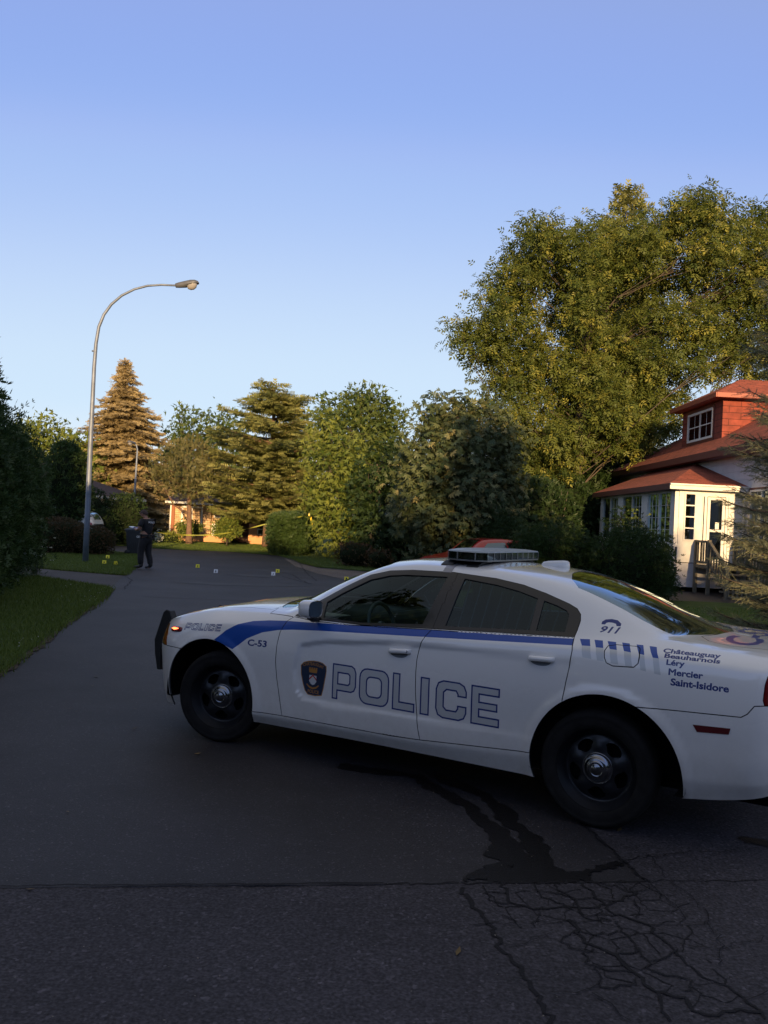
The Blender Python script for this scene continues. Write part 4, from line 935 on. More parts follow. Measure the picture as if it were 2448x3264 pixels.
# grit, twigs and blown leaves on the tarmac
def litter(name, n, area, smin, smax, m, seed):
    r = np.random.default_rng(seed); p = np.column_stack([r.uniform(area[0], area[1], n), r.uniform(area[2], area[3], n)]); a = r.uniform(0, 6.28, n); s_ = r.uniform(smin, smax, n)
    V = []; F = []
    for i in range(n):
        c, d = math.cos(a[i])*s_[i], math.sin(a[i])*s_[i]; x, y = p[i]; k_ = r.uniform(.3, .8); h = s_[i]*r.uniform(.2, .5)
        V += [(x-c, y-d, .008), (x+d*k_, y-c*k_, .009+h*.4), (x+c, y+d, .008+h), (x-d*k_, y+c*k_, .009)]; F.append((4*i, 4*i+1, 4*i+2, 4*i+3))
    return tag(make(name, V, np.array(F), m), kind='stuff')
litter('fallen_leaves', 130, (-7, 8, 2.2, 24), .012, .030, mat('dry_leaf', (.13, .085, .03), .8, var=.4, vscale=3), 4)
litter('road_grit', 2600, (-5, 6, 1.8, 12), .002, .006, mat('grit', (.16, .14, .12), .9, var=.5, vscale=40), 5)

mb = MB(); ni = 0
for poly in (LAWNS[0][0][-6:]+LAWNS[0][0][:3], LAWNS[1][0][-4:]+LAWNS[1][0][:3], LAWNS[2][0][10:]):
    q = [p for p in poly if abs(p[0]) < 14 and p[1] < 46]
    if len(q) > 1: ribbon(mb, q, .16, .0095+.0008*ni, 300+ni, .02, .08, 1); ni += 1
tag(mb.build('soil_edge', mat('edge_soil', (.050, .036, .022), .95, var=.5, vscale=14, bump=.6, bscale=40), recalc=False), kind='structure')
# ============================================================ foliage
def tmpl(kind):
    """leaf templates: verts (r, d, n) in units of size, faces as quads"""
    if kind == 'leaf': q = [[(0,0,0),(.28,.45,.06),(0,1,-.05),(-.28,.45,.06)]]
    elif kind == 'leaf3': q = [[(0,0,0),(.16+.1*a,.45,.05),(a*.55,1-.2*abs(a),-.08),(-.16+.1*a,.5,.05)] for a in (-1, 0, 1)]
    elif kind == 'palm':
        q = []
        for a in (-72, -36, 0, 36, 72):
            c, s = math.cos(R(a)), math.sin(R(a)); L = 1-.0035*abs(a)
            q.append([(x*c+y*s, -x*s+y*c, z) for x, y, z in ((0,0,0),(.17*L,.62*L,-.02),(0,L,-.16*L),(-.17*L,.62*L,-.02))])
    elif kind == 'pinnate':
        q = [[(0,.62,0),(.13,.82,-.03),(0,1.12,-.12),(-.13,.82,-.03)]]
        for y in (.15, .45):
            for s in (1, -1): q.append([(0,y,0),(s*.22,y-.02,.02),(s*.52,y+.18,-.12),(s*.26,y+.20,.0)])
    elif kind == 'thuja': q = [[(0,0,0),(a*.5+.16,.45,.03),(a*.75,1-.15*abs(a),0),(a*.5-.16,.5,-.03)] for a in (-1, 0, 1)]
    elif kind == 'spray':   # needle spray, serrated
        q = []
        for y in (0, .25, .5, .72):
            L = .30*(1-.55*y)
            q += [[(0,y,0),(L,y+.20,-.05),(L*.9,y+.30,-.06),(0,y+.16,.02)], [(0,y,0),(-L,y+.20,-.05),(-L*.9,y+.30,-.06),(0,y+.16,.02)]]
        q.append([(0,.7,0),(.05,.9,0),(0,1.05,-.02),(-.05,.9,0)])
    elif kind == 'needles':  # twig of separate needles seen near by
        q = []; r = np.random.default_rng(5)
        for i in range(22):
            y = .03+.92*i/22; a = i*2.4; L = .17*(1-.25*y); w_ = .013
            dx, dz = math.cos(a), math.sin(a)
            q.append([(-w_*dz, y, w_*dx), (w_*dz, y, -w_*dx), (dx*L+w_*.3*dz, y+.13, dz*L-w_*.3*dx), (dx*L-w_*.3*dz, y+.13, dz*L+w_*.3*dx)])
        q.append([(-.018,0,0),(.018,0,0),(.010,1,0),(-.010,1,0)]); q.append([(0,0,-.018),(0,0,.018),(0,1,.010),(0,1,-.010)])
    V = np.array(q, float); return V.reshape(-1, 3), V.shape[0]
TM = {}
def foliage(name, m, C, Dr, N, S, kind, parent=None, tint=None, org=None):
    """one mesh of leaves: centres C, stem direction Dr, face normal N, size S"""
    if kind not in TM: TM[kind] = tmpl(kind)
    T, nq = TM[kind]; n = len(C)
    Dr = Dr/np.maximum(np.linalg.norm(Dr, axis=1, keepdims=True), 1e-9)
    X = np.cross(Dr, N); l = np.linalg.norm(X, axis=1, keepdims=True); X = np.where(l > 1e-6, X/np.maximum(l, 1e-6), [1, 0, 0]); Nn = np.cross(X, Dr)
    S = np.broadcast_to(S, (n,))
    V = C[:, None, :]+S[:, None, None]*(T[None, :, 0:1]*X[:, None, :]+T[None, :, 1:2]*Dr[:, None, :]+T[None, :, 2:3]*Nn[:, None, :])
    F = np.arange(n*nq*4).reshape(-1, 4)
    if tint is None: tint = rng.uniform(0, 1, n)
    return make(name, V.reshape(-1, 3), F, m, parent, False, org=org, col=np.repeat(tint, len(T)))
def runit(n, r=rng): v = r.normal(0, 1, (n, 3)); return v/np.linalg.norm(v, axis=1, keepdims=True)
def lobe_leaves(lobes, spm, per, spread, size, droop=.3, out=.8, fill=.25, tintvar=.25, r=rng, up=0, flat=1.0):
    """lobes [(centre, radii)]; sprays spread over each lobe's shell, leaves gathered round each spray"""
    C = []; Dd = []; Nn = []; T = []; tips = []
    cs = np.array([l[0] for l in lobes]); rs_ = np.array([l[1] for l in lobes])
    for i, (c, rad) in enumerate(lobes):
        c = np.asarray(c, float); rad = np.asarray(rad, float)
        area = 4*np.pi*((rad[0]*rad[1])**1.6/3+(rad[0]*rad[2])**1.6/3+(rad[1]*rad[2])**1.6/3)**(1/1.6); n = max(3, int(area*spm))
        u = runit(n, r); sc = np.where(r.random(n) < fill, r.uniform(.35, .85, n), r.uniform(.82, 1.10, n)); p = c+u*rad*sc[:, None]
        # drop sprays deep inside other lobes
        inside = np.zeros(n, bool)
        for j in range(len(lobes)):
            if j != i: inside |= (((p-cs[j])/rs_[j])**2).sum(1) < .30
        p = p[~inside]; u = u[~inside]; n = len(p)
        if not n: continue
        o = u/rad; o /= np.linalg.norm(o, axis=1, keepdims=True)
        k = per; pc = np.repeat(p, k, 0); oc = np.repeat(o, k, 0); off = r.normal(0, 1, (n*k, 3))*spread*np.array([1, 1, flat])
        q = pc+off
        d = oc*out+runit(n*k, r)*.7+np.array([0, 0, -droop+up]); nn = oc*.5+runit(n*k, r)*.8+np.array([0, 0, .7])
        C.append(q); Dd.append(d); Nn.append(nn)
        ts = np.clip(r.normal(.5, tintvar, n), 0, 1); T.append(np.clip(np.repeat(ts, k)+r.normal(0, .12, n*k), 0, 1)); tips.append(np.column_stack([p, np.full(n, i)]))
    C = np.concatenate(C); n = len(C)
    return C, np.concatenate(Dd), np.concatenate(Nn), size*r.uniform(.7, 1.3, n), np.concatenate(T), np.concatenate(tips)
def limbs(mb, base, top, lobes, r0, tips, r=rng, every=3, rmin=.015):
    """trunk, a limb to every lobe, twigs to a share of the sprays"""
    base = np.asarray(base, float); top = np.asarray(top, float)
    nodes = [base+(top-base)*t+np.array([math.sin(5*t)*.12, math.cos(4*t)*.1, 0])*t for t in np.linspace(0, 1, 7)]
    mb.tube(nodes, [r0*(1.25 if i == 0 else 1)*(1-.72*i/6) for i in range(7)], 10)
    for i, (c, rad) in enumerate(lobes):
        c = np.asarray(c, float); h = np.linalg.norm(top-base)
        t = np.clip(((c-base)@(top-base))/h**2-.75*np.linalg.norm(c[:2]-base[:2])/h+r.normal(0, .04), .22, .95); a = base+(top-base)*t
        mid = (a+c)/2+np.array([0, 0, .02*np.linalg.norm(c-a)])+r.normal(0, .085*np.linalg.norm(c-a), 3); rr0 = r0*(1-.72*t)*.62/max(1, (len(lobes)/10)**.95)
        pl = [a, (a+mid)/2, mid, (mid+c)/2+r.normal(0, .1, 3), c]
        mb.tube(pl, [rr0, rr0*.8, rr0*.6, rr0*.42, rr0*.28], 7)
        tp = tips[tips[:, 3] == i][::every]
        for q in tp:
            s = pl[r.integers(2, 5)]; e = q[:3]; m_ = (s+e)/2+r.normal(0, .1, 3)
            mb.tube([s, m_, e], [max(rr0*.2, rmin), max(rr0*.12, rmin*.8), rmin*.5], 4, cap=False)
M['bark'] = mat('bark_grey', (.085, .065, .05), .9, var=.45, vscale=9, bump=.8, bscale=14); M['barkred'] = mat('bark_pine', (.17, .10, .065), .9, var=.4, vscale=6, bump=.8, bscale=10)
M['l_maple'] = leafmat('maple_leaves', (.060, .090, .018), (.150, .175, .036), (.29, .28, .055)); M['l_green'] = leafmat('mid_leaves', (.050, .092, .024), (.155, .19, .048))
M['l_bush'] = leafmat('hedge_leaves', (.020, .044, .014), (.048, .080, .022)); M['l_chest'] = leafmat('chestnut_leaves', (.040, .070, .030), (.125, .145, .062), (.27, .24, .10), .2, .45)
M['l_thuja'] = leafmat('thuja_sprays', (.024, .052, .016), (.062, .100, .026), None, .2); M['l_pine'] = leafmat('pine_needles', (.12, .15, .048), (.31, .30, .10), None, .2)
M['l_spruce'] = leafmat('dry_spruce', (.26, .20, .10), (.50, .39, .20), None, .2); M['l_blue'] = leafmat('blue_spruce', (.07, .095, .07), (.34, .34, .20), None, .15)
M['l_light'] = leafmat('light_leaves', (.085, .135, .026), (.25, .28, .055)); M['l_red'] = leafmat('russet_leaves', (.045, .045, .016), (.11, .055, .028), None, .25)
def lob(px, py, rx, ry, Y, dz=1.0):
    k_ = Y/FPX; c = P(px, py, Y); return (c, np.array([rx*k_, max(rx, ry)*k_*dz, ry*k_]))
def broad_tree(name, label, group, base_px, Y, lobes, leaf, lmat, spm, per, spread, size, trunk_r=.25, top_px=None, droop=.35, fill=.25, jit=.0, seed=1, bark='bark', cat='tree', every=4, tv=.25, dz=1.0, out=.8, up=0):
    r = np.random.default_rng(seed)
    L = [lob(px, py, rx, ry, Y+(dy if True else 0), dz) for px, py, rx, ry, *rest in lobes for dy in [rest[0] if rest else 0]]
    b = P(base_px, 1700, Y); base = np.array([b[0], Y, 0.]); tp = top_px or (lobes[0][0], lobes[0][1]); top = P(tp[0], tp[1], Y)
    t = thing(name, label, cat, tuple(base), 0, group)
    C, D_, N_, S_, T_, tips = lobe_leaves(L, spm, per, spread, size, droop, out, fill, tv, r, up)
    k = C[:, 2] > .05; C, D_, N_, S_, T_ = C[k], D_[k], N_[k], S_[k], T_[k]
    foliage('crown', lmat, C-base, D_, N_, S_, leaf, t, T_)
    if trunk_r:
        mb = MB(); limbs(mb, base*0, top-base, [(c-base, rad) for c, rad in L], trunk_r, np.column_stack([tips[:, :3]-base, tips[:, 3]]), r, every)
        mb.build('trunk', M[bark], t, True, recalc=False)
    return t
def conifer(name, label, group, x, Y, H, z0, rad, lmat, seed=1, droop=.35, size=.35, step=.45, nb=11, kind='spray', prof=None, tw=1.0, trunk_r=.2, bark='bark', cat='tree', gap=.15, up=0.0, curve=.25, bend=0, sub=None, xr=None, vj=0.0):
    """whorled conifer: branches leave the trunk in tiers and carry flat sprays"""
    r = np.random.default_rng(seed); base = np.array([x, Y, 0.]); t = thing(name, label, cat, tuple(base), 0, group)
    C = []; D_ = []; N_ = []; S_ = []; T_ = []; mb = MB()
    mb.tube([(bend*(h/H)**2, 0, h) for h in np.linspace(0, H*.985, 10)], [trunk_r*(1-.93*i/9)+.01 for i in range(10)], 9)
    z = z0
    while z < H:
        f = (z-z0)/(H-z0); L0 = rad*(prof(f) if prof else (1-f)**.85)+.12
        n = max(4, int(nb*(.45+.55*(1-f)))); a0 = r.uniform(0, 6.28)
        for i in range(n):
            if r.random() < gap: continue
            a = a0+2*np.pi*i/n+r.normal(0, .18); L_ = L0*r.uniform(.62, 1.18); dirh = np.array([math.cos(a), math.sin(a), 0]); side = np.array([-math.sin(a), math.cos(a), 0])
            if xr is not None and not xr(a, z): continue
            zz = z+r.normal(0, step*(.25+vj)); k = max(3, int(L_/(size*.42))); tz = r.uniform(.25, .85)
            us = np.linspace(.12, 1, k)
            pts = np.array([[bend*(z/H)**2, 0, zz]]+[np.array([bend*(z/H)**2, 0, zz])+dirh*L_*u+np.array([0, 0, up*L_*u-droop*L_*u*u+curve*L_*u**3]) for u in us])
            mb.tube(pts, np.linspace(max(.012, .03*L_), .006, len(pts)), 4, cap=False)
            for j, u in enumerate(us):
                p = pts[j+1]; w_ = size*(.75+.5*(1-u))*tw
                for s in (-1, 1, 0):
                    if s == 0 and j < k-1 and r.random() < .4: continue
                    d = dirh*(.85 if s else 1)+side*s*r.uniform(.6, 1.1)+np.array([0, 0, r.normal(0, vj) -r.uniform(.05, .55)*(1-u*.4)*droop*2+up*.5])
                    C.append(p+r.normal(0, size*.06, 3)); D_.append(d); N_.append(np.array([0, 0, 1.])+r.normal(0, .95, 3)); S_.append(w_*r.uniform(.8, 1.25)); T_.append(np.clip(tz+r.normal(0, .15), 0, 1))
                if sub and L_ > 1.0 and u > .2:   # second order side twigs
                    for s in (-1, 1):
                        for q in (.5, 1.0):
                            if r.random() < sub:
                                off = (side*s*.9+dirh*.5)*size*q*1.2*(1.15-u*.6)+np.array([0, 0, -.12*size*q])
                                C.append(p+off); D_.append(dirh*.8+side*s*.9+np.array([0, 0, -.3*droop])+r.normal(0, .2, 3)); N_.append(np.array([0, 0, 1.])+r.normal(0, .95, 3)); S_.append(w_*r.uniform(.6, 1.0)); T_.append(np.clip(tz+r.normal(0, .15), 0, 1))
        z += step*r.uniform(.8, 1.2)*(1-.35*f)
    C.append(np.array([bend, 0, H-.2*size])); D_.append(np.array([0, 0, 1.])); N_.append(np.array([0, 1., 0])); S_.append(size*1.2); T_.append(.7)
    foliage('crown', lmat, np.array(C), np.array(D_), np.array(N_), np.array(S_), kind, t, np.array(T_))
    mb.build('trunk', M[bark], t, True, recalc=False)
    return t
def hedge(name, label, boxes, Y, leaf, lmat, dens, size, seed=1, cat='hedge', group=None, up=.5, core=True, tv=.3, r_in=.25, depth=None, stems=True, plume=0, kc=.84):
    """hedge or shrub from rounded blocks in world metres: (centre, radii, power)"""
    r = np.random.default_rng(seed); c0 = boxes[0][0]; base = np.array([c0[0], c0[1], 0.])
    t = thing(name, label, cat, tuple(base), 0, group); C = []; D_ = []; N_ = []; T_ = []
    for c, rad, pw in boxes:
        c = np.asarray(c, float); rad = np.asarray(rad, float); area = 8*(rad[0]*rad[1]+rad[0]*rad[2]+rad[1]*rad[2])*.8; n = int(area*dens)
        u = runit(n, r); k = (np.abs(u)**pw).sum(1)**(-1/pw); s = u*k[:, None]; g = np.sign(s)*np.abs(s)**(pw-1)/rad; g /= np.linalg.norm(g, axis=1, keepdims=True)
        # lumpy surface
        w_ = 1+.05*np.sin(s[:, 0]*rad[0]*3.1+s[:, 2]*rad[2]*2.3+seed)+.05*np.sin(s[:, 1]*rad[1]*2.7-s[:, 2]*rad[2]*3.7)
        dpt = np.where(r.random(n) < .45, r.uniform(0, r_in, n), r.uniform(0, .06, n))
        p = c+s*rad*w_[:, None]-g*dpt[:, None]+r.normal(0, size*.35, (n, 3))
        if plume:   # shaggy: sprays gather into upright plumes that stand out by different amounts
            m = max(8, n//plume); pc = p[:m]; po = r.uniform(-.10, .20, m)**1; ix = r.integers(0, m, n)
            p = pc[ix]+g[ix]*(po[ix][:, None])+r.normal(0, 1, (n, 3))*np.array([.085, .085, .19])-g[ix]*dpt[:, None]*.8; g = g[ix]
        ok = (p[:, 2] > .02); p, g = p[ok], g[ok]
        C.append(p); D_.append(g*.7+runit(len(p), r)*.6+np.array([0, 0, up])); N_.append(runit(len(p), r)+g*.6)
        bl = .5+.3*np.sin(p[:, 0]*2.1+p[:, 2]*3.0)*np.cos(p[:, 1]*1.7+p[:, 2]); T_.append(np.clip(bl+r.normal(0, tv*.7, len(p)), 0, 1))
    C = np.concatenate(C); foliage('foliage', lmat, C-base, np.concatenate(D_), np.concatenate(N_), size*r.uniform(.6, 1.3, len(C)), leaf, t, np.concatenate(T_))
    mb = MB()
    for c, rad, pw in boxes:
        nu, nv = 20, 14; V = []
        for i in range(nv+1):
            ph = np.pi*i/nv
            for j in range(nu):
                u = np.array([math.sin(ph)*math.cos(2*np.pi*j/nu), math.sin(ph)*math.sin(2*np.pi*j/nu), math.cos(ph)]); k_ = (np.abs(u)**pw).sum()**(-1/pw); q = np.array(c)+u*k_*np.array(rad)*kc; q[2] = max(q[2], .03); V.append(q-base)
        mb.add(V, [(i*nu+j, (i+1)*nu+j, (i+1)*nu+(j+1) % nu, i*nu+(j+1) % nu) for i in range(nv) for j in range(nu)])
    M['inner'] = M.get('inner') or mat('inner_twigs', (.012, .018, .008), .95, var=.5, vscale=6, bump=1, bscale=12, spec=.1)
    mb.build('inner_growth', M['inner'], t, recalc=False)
    mb = MB()
    for c, rad, pw in boxes:
        for i in range(max(2, int(rad[0]*2+rad[1]*1.2))):
            q = np.array([c[0]+r.uniform(-.6, .6)*rad[0], c[1]+r.uniform(-.6, .6)*rad[1], 0])-base; h = c[2]+rad[2]*.8
            mb = MB(); mb.tube([q, q+[r.normal(0, .1), r.normal(0, .1), h*.5], q+[r.normal(0, .2), r.normal(0, .2), h]], [.05, .035, .01], 5); mb.build('stem', M['bark'], t, True, recalc=False)
    return t

M['l_redpine'] = leafmat('red_pine_needles', (.075, .085, .030), (.20, .175, .070), None, .2)
# ============================================================ trees and shrubs
broad_tree('maple_tree', 'huge spreading broadleaf tree with yellowing leaves towering behind the red roofed house', None, 1800, 40,
 [(1525,1085,66,50,-1),(1475,1070,34,30,-2),(1600,935,62,52,0),(1650,890,62,50,-1),(1575,990,48,40,-2),(1700,810,66,50,0),(1770,770,62,46,1),(1690,745,40,30,-2),(1850,800,66,48,-1),(1920,770,62,46,1),(1960,840,70,50,0),(2040,800,62,44,-1),(2060,735,52,42,0),(2130,760,62,50,1),(2200,700,62,50,0),(2230,645,48,34,0),(2290,700,56,46,-1),(2340,770,66,54,1),(2410,720,56,44,2),(2450,830,70,60,0),(2250,810,70,52,-1),(2160,860,66,48,1),
  (1760,870,66,46,2),(1880,965,70,46,3),(1790,1000,56,36,3),(1875,935,50,40,-2),(1860,1015,50,32,-2),(1795,1385,48,44,-2),(1800,1455,40,50,-1),(1890,860,40,40,-2),(1860,890,60,40,3),(1660,1000,48,36,2),(2040,910,66,46,2),(2350,900,74,56,1),(2440,960,60,60,0),(2250,930,66,46,2),(1600,1110,60,48,1),(1690,1060,46,34,-1),(1760,1120,70,42,-1),(1850,1060,52,34,2),(1930,1120,70,44,0),(2030,1060,60,40,2),(2120,1010,64,46,0),(2210,1040,66,46,-1),(2320,1030,70,50,1),(2410,1080,70,50,0),(2080,1140,70,44,-1),(2200,1150,74,48,0),(2340,1160,70,50,1),
  (1600,1210,56,46,0),(1680,1190,62,46,-1),(1770,1210,70,46,1),(1880,1200,74,46,-1),(1990,1220,74,50,0),(2100,1240,70,46,1),(1640,1290,60,48,-1),(1720,1300,52,40,0),(1840,1290,56,36,1),(1930,1300,66,44,-2),(2040,1320,66,46,0),(2130,1330,56,46,1),(1620,1390,52,50,0),(1700,1390,50,40,1),(1940,1390,60,40,0),(2030,1400,50,40,0),(1680,1480,56,50,-1),(1740,1530,50,40,0),(2560,820,120,110,2),(2560,1030,120,130,0)],
 'pinnate', M['l_maple'], 4.4, 15, .33, .34, .40, (1900, 880), .38, .12, seed=11, every=8, tv=.30)
conifer('pine_tree', 'tall pine whose top pokes out above the huge broadleaf tree', None, 14.4, 54, 23.4, 6, 3.2, M['l_pine'], 21, .0, .75, .9, 12, 'spray', lambda f: (1-f)**.55, up=.35, curve=.2, gap=.05, sub=.8)
broad_tree('chestnut_tree', 'dense broadleaf tree with big drooping hand-shaped leaves, left side sunlit, beside the red car', None, 1450, 29,
 [(1415,1340,58,58,0),(1380,1310,25,30,-.5),(1490,1330,60,55,.5),(1560,1350,55,60,1),(1610,1400,40,60,1),(1370,1420,65,60,-.5),(1460,1440,85,75,-1),(1560,1470,80,80,0),(1325,1510,62,60,-.5),(1400,1540,85,75,-1.3),(1500,1560,90,80,-.8),(1590,1570,60,80,.5),(1305,1600,48,50,0),(1370,1630,80,60,-1.3),(1470,1660,90,65,-1),(1570,1670,75,60,0),(1340,1690,60,40,-1),(1440,1730,90,30,-.6),(1550,1740,80,30,0)],
 'palm', M['l_chest'], 11, 9, .26, .185, .16, (1470, 1330), .55, .2, seed=12, every=9, tv=.22, cat='tree', out=.75)
broad_tree('round_tree', 'tall round-headed tree rising behind the pines left of the chestnut', None, 1180, 62,
 [(1150,1275,45,30),(1100,1310,60,45,1),(1185,1310,70,50,-1),(1245,1370,50,50,1),(1050,1350,50,50,0),(1130,1380,90,60,-2),(1210,1430,75,55,1),(1120,1470,100,60,0),(1250,1460,50,50,-1),(1180,1560,90,80,0)],
 'leaf3', M['l_green'], 2.4, 11, .42, .42, .3, None, .2, .2, seed=13, every=5)
broad_tree('locust_tree', 'slender yellow-green tree with drooping foliage that the police tape is tied to', None, 1095, 39,
 [(1030,1350,40,34,0),(1060,1400,50,50,.6),(1010,1440,42,46,0),(1100,1440,50,50,-.5),(1050,1500,60,55,-.8),(1120,1530,60,60,.5),(1020,1560,48,50,0),(1090,1600,70,55,-.6),(1040,1640,55,40,-.5),(1130,1660,55,50,0),(1080,1700,60,45,-.6),(1120,1750,62,45,0),(1180,1600,40,60,1)],
 'leaf3', M['l_light'], 5.0, 10, .24, .26, .14, (1060, 1350), .55, .2, seed=14, every=6)
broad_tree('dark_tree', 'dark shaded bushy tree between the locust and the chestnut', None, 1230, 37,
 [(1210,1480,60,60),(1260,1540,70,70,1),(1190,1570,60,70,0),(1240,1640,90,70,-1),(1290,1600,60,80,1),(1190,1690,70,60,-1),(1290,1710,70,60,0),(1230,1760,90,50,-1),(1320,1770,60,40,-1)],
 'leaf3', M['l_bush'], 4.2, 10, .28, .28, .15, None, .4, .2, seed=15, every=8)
hedge('russet_shrub', 'small russet-leaved shrub at the edge of the verge below the locust tree', [((-1.0, 33.0, .45), (.75, .6, .5), 2.3), ((-.1, 32.2, .35), (.5, .5, .36), 2.3)], 32, 'leaf3', M['l_red'], 90, .11, 3, 'shrub')
conifer('white_pine', 'big layered pine with horizontal plates of needles and a thick bare lower trunk', None, -6.45, 48, 9.0, 1.5, 3.5, M['l_pine'], 22, .02, .50, .60, 20, 'spray', lambda f: np.interp(1-f, [0, .06, .15, .27, .4, .58, .85, 1], [.05, .25, .52, .55, .82, 1, .98, .8]), up=.14, curve=.05, gap=.14, trunk_r=.30, bark='barkred', sub=1.0, tw=1.05, vj=.12)
broad_tree('ash_tree', 'open pale-leaved tree rising behind the left side of the layered pine', None, 640, 72,
 [(575,1335,40,30),(625,1370,50,40,1),(690,1350,48,34,-1),(740,1380,50,40,0),(560,1400,45,35,0),(640,1430,70,45,1),(720,1440,60,45,0),(960,1370,40,50,0),(930,1430,50,50,1),(600,1480,70,50,0),(540,1500,50,60,0)],
 'leaf3', M['l_green'], 1.6, 9, .45, .45, .22, None, .2, .2, seed=16, every=4)
broad_tree('red_pine', 'flat-topped pine with a tall bare reddish trunk in front of the brick house', None, 604, 47,
 [(560,1448,38,16),(625,1432,44,17,1),(525,1480,32,15,0),(585,1478,38,15,-1),(655,1470,42,16,1),(540,1515,40,14,0),(615,1510,44,14,-1),(685,1505,36,15,0),(505,1530,24,11,1),(580,1548,40,12,0),(655,1545,44,13,-.6),(620,1572,36,9,0)],
 'spray', M['l_redpine'], 6.5, 9, .24, .27, .17, (600, 1450), .2, .3, seed=17, every=6, bark='barkred', out=.9, up=.5)
conifer('spruce_tree', 'tall brown spruce with drooping sunlit branches left of the brick house', None, -18.9, 62, 12.3, .5, 3.45, M['l_spruce'], 23, .42, .40, .33, 21, 'spray', lambda f: np.interp(1-f, [0, .07, .16, .25, .44, .63, .8, 1], [.03, .14, .26, .5, .82, .95, 1, 1]), curve=.26, gap=.12, trunk_r=.28, bend=-.35, sub=.9, tw=1.0, vj=.35)
hedge('cedar_tree', 'dark conical cedar behind the white car', [((-14.3, 38.5, 2.3), (1.0, 1.0, 2.4), 2.0)], 38, 'thuja', M['l_thuja'], 55, .22, 5, 'tree')
broad_tree('poplar_tree', 'sunlit yellow-green tree crowns above the cedar at the left', None, 200, 60,
 [(120,1375,40,40),(175,1400,45,40,1),(225,1420,40,38,0),(130,1440,60,50,0),(215,1470,60,50,1),(275,1460,36,36,1),(290,1520,50,60,0),(80,1420,50,50,0)], 'leaf3', M['l_light'], 2.4, 10, .40, .42, .2, None, .3, .2, seed=18, every=6)
hedge('cedar_hedge', 'tall shaggy dark cedar hedge filling the left edge of the lawn', [((-7.95, 13.6, 1.9), (1.55, 2.0, 2.35), 2.6), ((-8.9, 17.0, 1.85), (1.6, 1.9, 2.05), 2.4), ((-10.0, 20.2, 1.7), (1.75, 2.0, 1.95), 2.4), ((-9.0, 10.0, 2.0), (2.2, 2.5, 2.6), 2.6)], 15, 'thuja', M['l_thuja'], 420, .10, 6, r_in=.25, plume=26)
hedge('clipped_hedge', 'russet-tinged clipped hedge behind the near street lamp', [((-10.95, 32.3, .50), (.75, .8, .58), 3.0), ((-12.1, 32.3, .60), (.95, .85, .70), 3.2), ((-13.7, 32.6, .64), (1.2, .9, .74), 3.5)], 32, 'leaf3', M['l_red'], 330, .085, 7)
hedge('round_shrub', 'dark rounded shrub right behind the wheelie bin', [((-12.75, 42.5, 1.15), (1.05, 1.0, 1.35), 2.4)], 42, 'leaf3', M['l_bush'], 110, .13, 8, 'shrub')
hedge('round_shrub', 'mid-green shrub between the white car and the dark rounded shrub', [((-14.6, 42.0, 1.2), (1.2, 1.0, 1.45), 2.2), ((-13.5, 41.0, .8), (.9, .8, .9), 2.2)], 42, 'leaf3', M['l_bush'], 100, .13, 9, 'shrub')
hedge('cedar_hedge', 'flat-topped clipped cedar hedge along the verge right of the layered pine', [((-4.35, 42.0, .95), (.95, 2.9, .98), 6)], 42, 'thuja', M['l_thuja'], 260, .13, 10, r_in=.12, up=.9)
broad_tree('ball_tree', 'small round clipped tree with several stems in front of the brick house', None, 723, 46.5, [(704,1684,22,20),(741,1685,24,20),(722,1672,24,16),(722,1694,30,12)], 'leaf', M['l_light'], 40, 12, .10, .14, .035, (722, 1690), .2, .2, seed=19, every=9)
broad_tree('shrub', 'leafy shrub under the brick house window, behind the bare reddish trunk', None, 601, 50, [(584,1680,16,14),(618,1678,20,17),(602,1688,28,12)], 'leaf', M['l_light'], 34, 12, .11, .15, .035, (600, 1684), .2, .2, seed=20, every=9, cat='shrub')
hedge('hydrangea_bush', 'low leafy mound beside the white blossoms at the corner of the brick house', [((-11.9, 47.5, .2), (.75, .5, .42), 2.2)], 47, 'leaf3', M['l_light'], 150, .12, 11, 'shrub')
hedge('yew_bush', 'dark feathery bush in front of the glazed porch, nearest the car boot', [((6.75, 23.3, .72), (1.05, 1.0, .98), 2.4)], 24, 'thuja', M['l_bush'], 520, .09, 12, 'shrub', plume=22)
hedge('yew_bush', 'dark bush left of the porch, behind the roof light bar', [((4.9, 24.5, .75), (1.3, 1.1, .95), 2.4), ((3.9, 27.5, .9), (1.2, 1.2, 1.0), 2.4)], 25, 'thuja', M['l_bush'], 420, .10, 13, 'shrub', plume=22)
broad_tree('sapling', 'thin pale sapling in front of the porch windows', None, 1985, 25.5, [(1960,1650,22,34),(2000,1680,24,36),(1975,1700,34,34),(2030,1680,16,24)], 'leaf3', M['l_light'], 14, 6, .14, .13, .025, (1980, 1660), .3, .3, seed=24, every=2)
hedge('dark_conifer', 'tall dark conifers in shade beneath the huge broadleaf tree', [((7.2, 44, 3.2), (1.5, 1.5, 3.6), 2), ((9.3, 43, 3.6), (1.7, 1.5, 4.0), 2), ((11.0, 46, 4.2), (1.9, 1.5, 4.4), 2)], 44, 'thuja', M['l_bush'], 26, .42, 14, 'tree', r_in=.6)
hedge('dark_shrub', 'broad dark shrubbery left of the porch under the trees', [((6.2, 36, 1.8), (1.9, 1.5, 2.0), 2.2), ((8.2, 39.5, 2.0), (1.6, 1.5, 2.3), 2.2), ((3.9, 37, 1.5), (1.5, 1.4, 1.7), 2.2)], 36, 'leaf3', M['l_bush'], 60, .24, 15, 'shrub', r_in=.4)
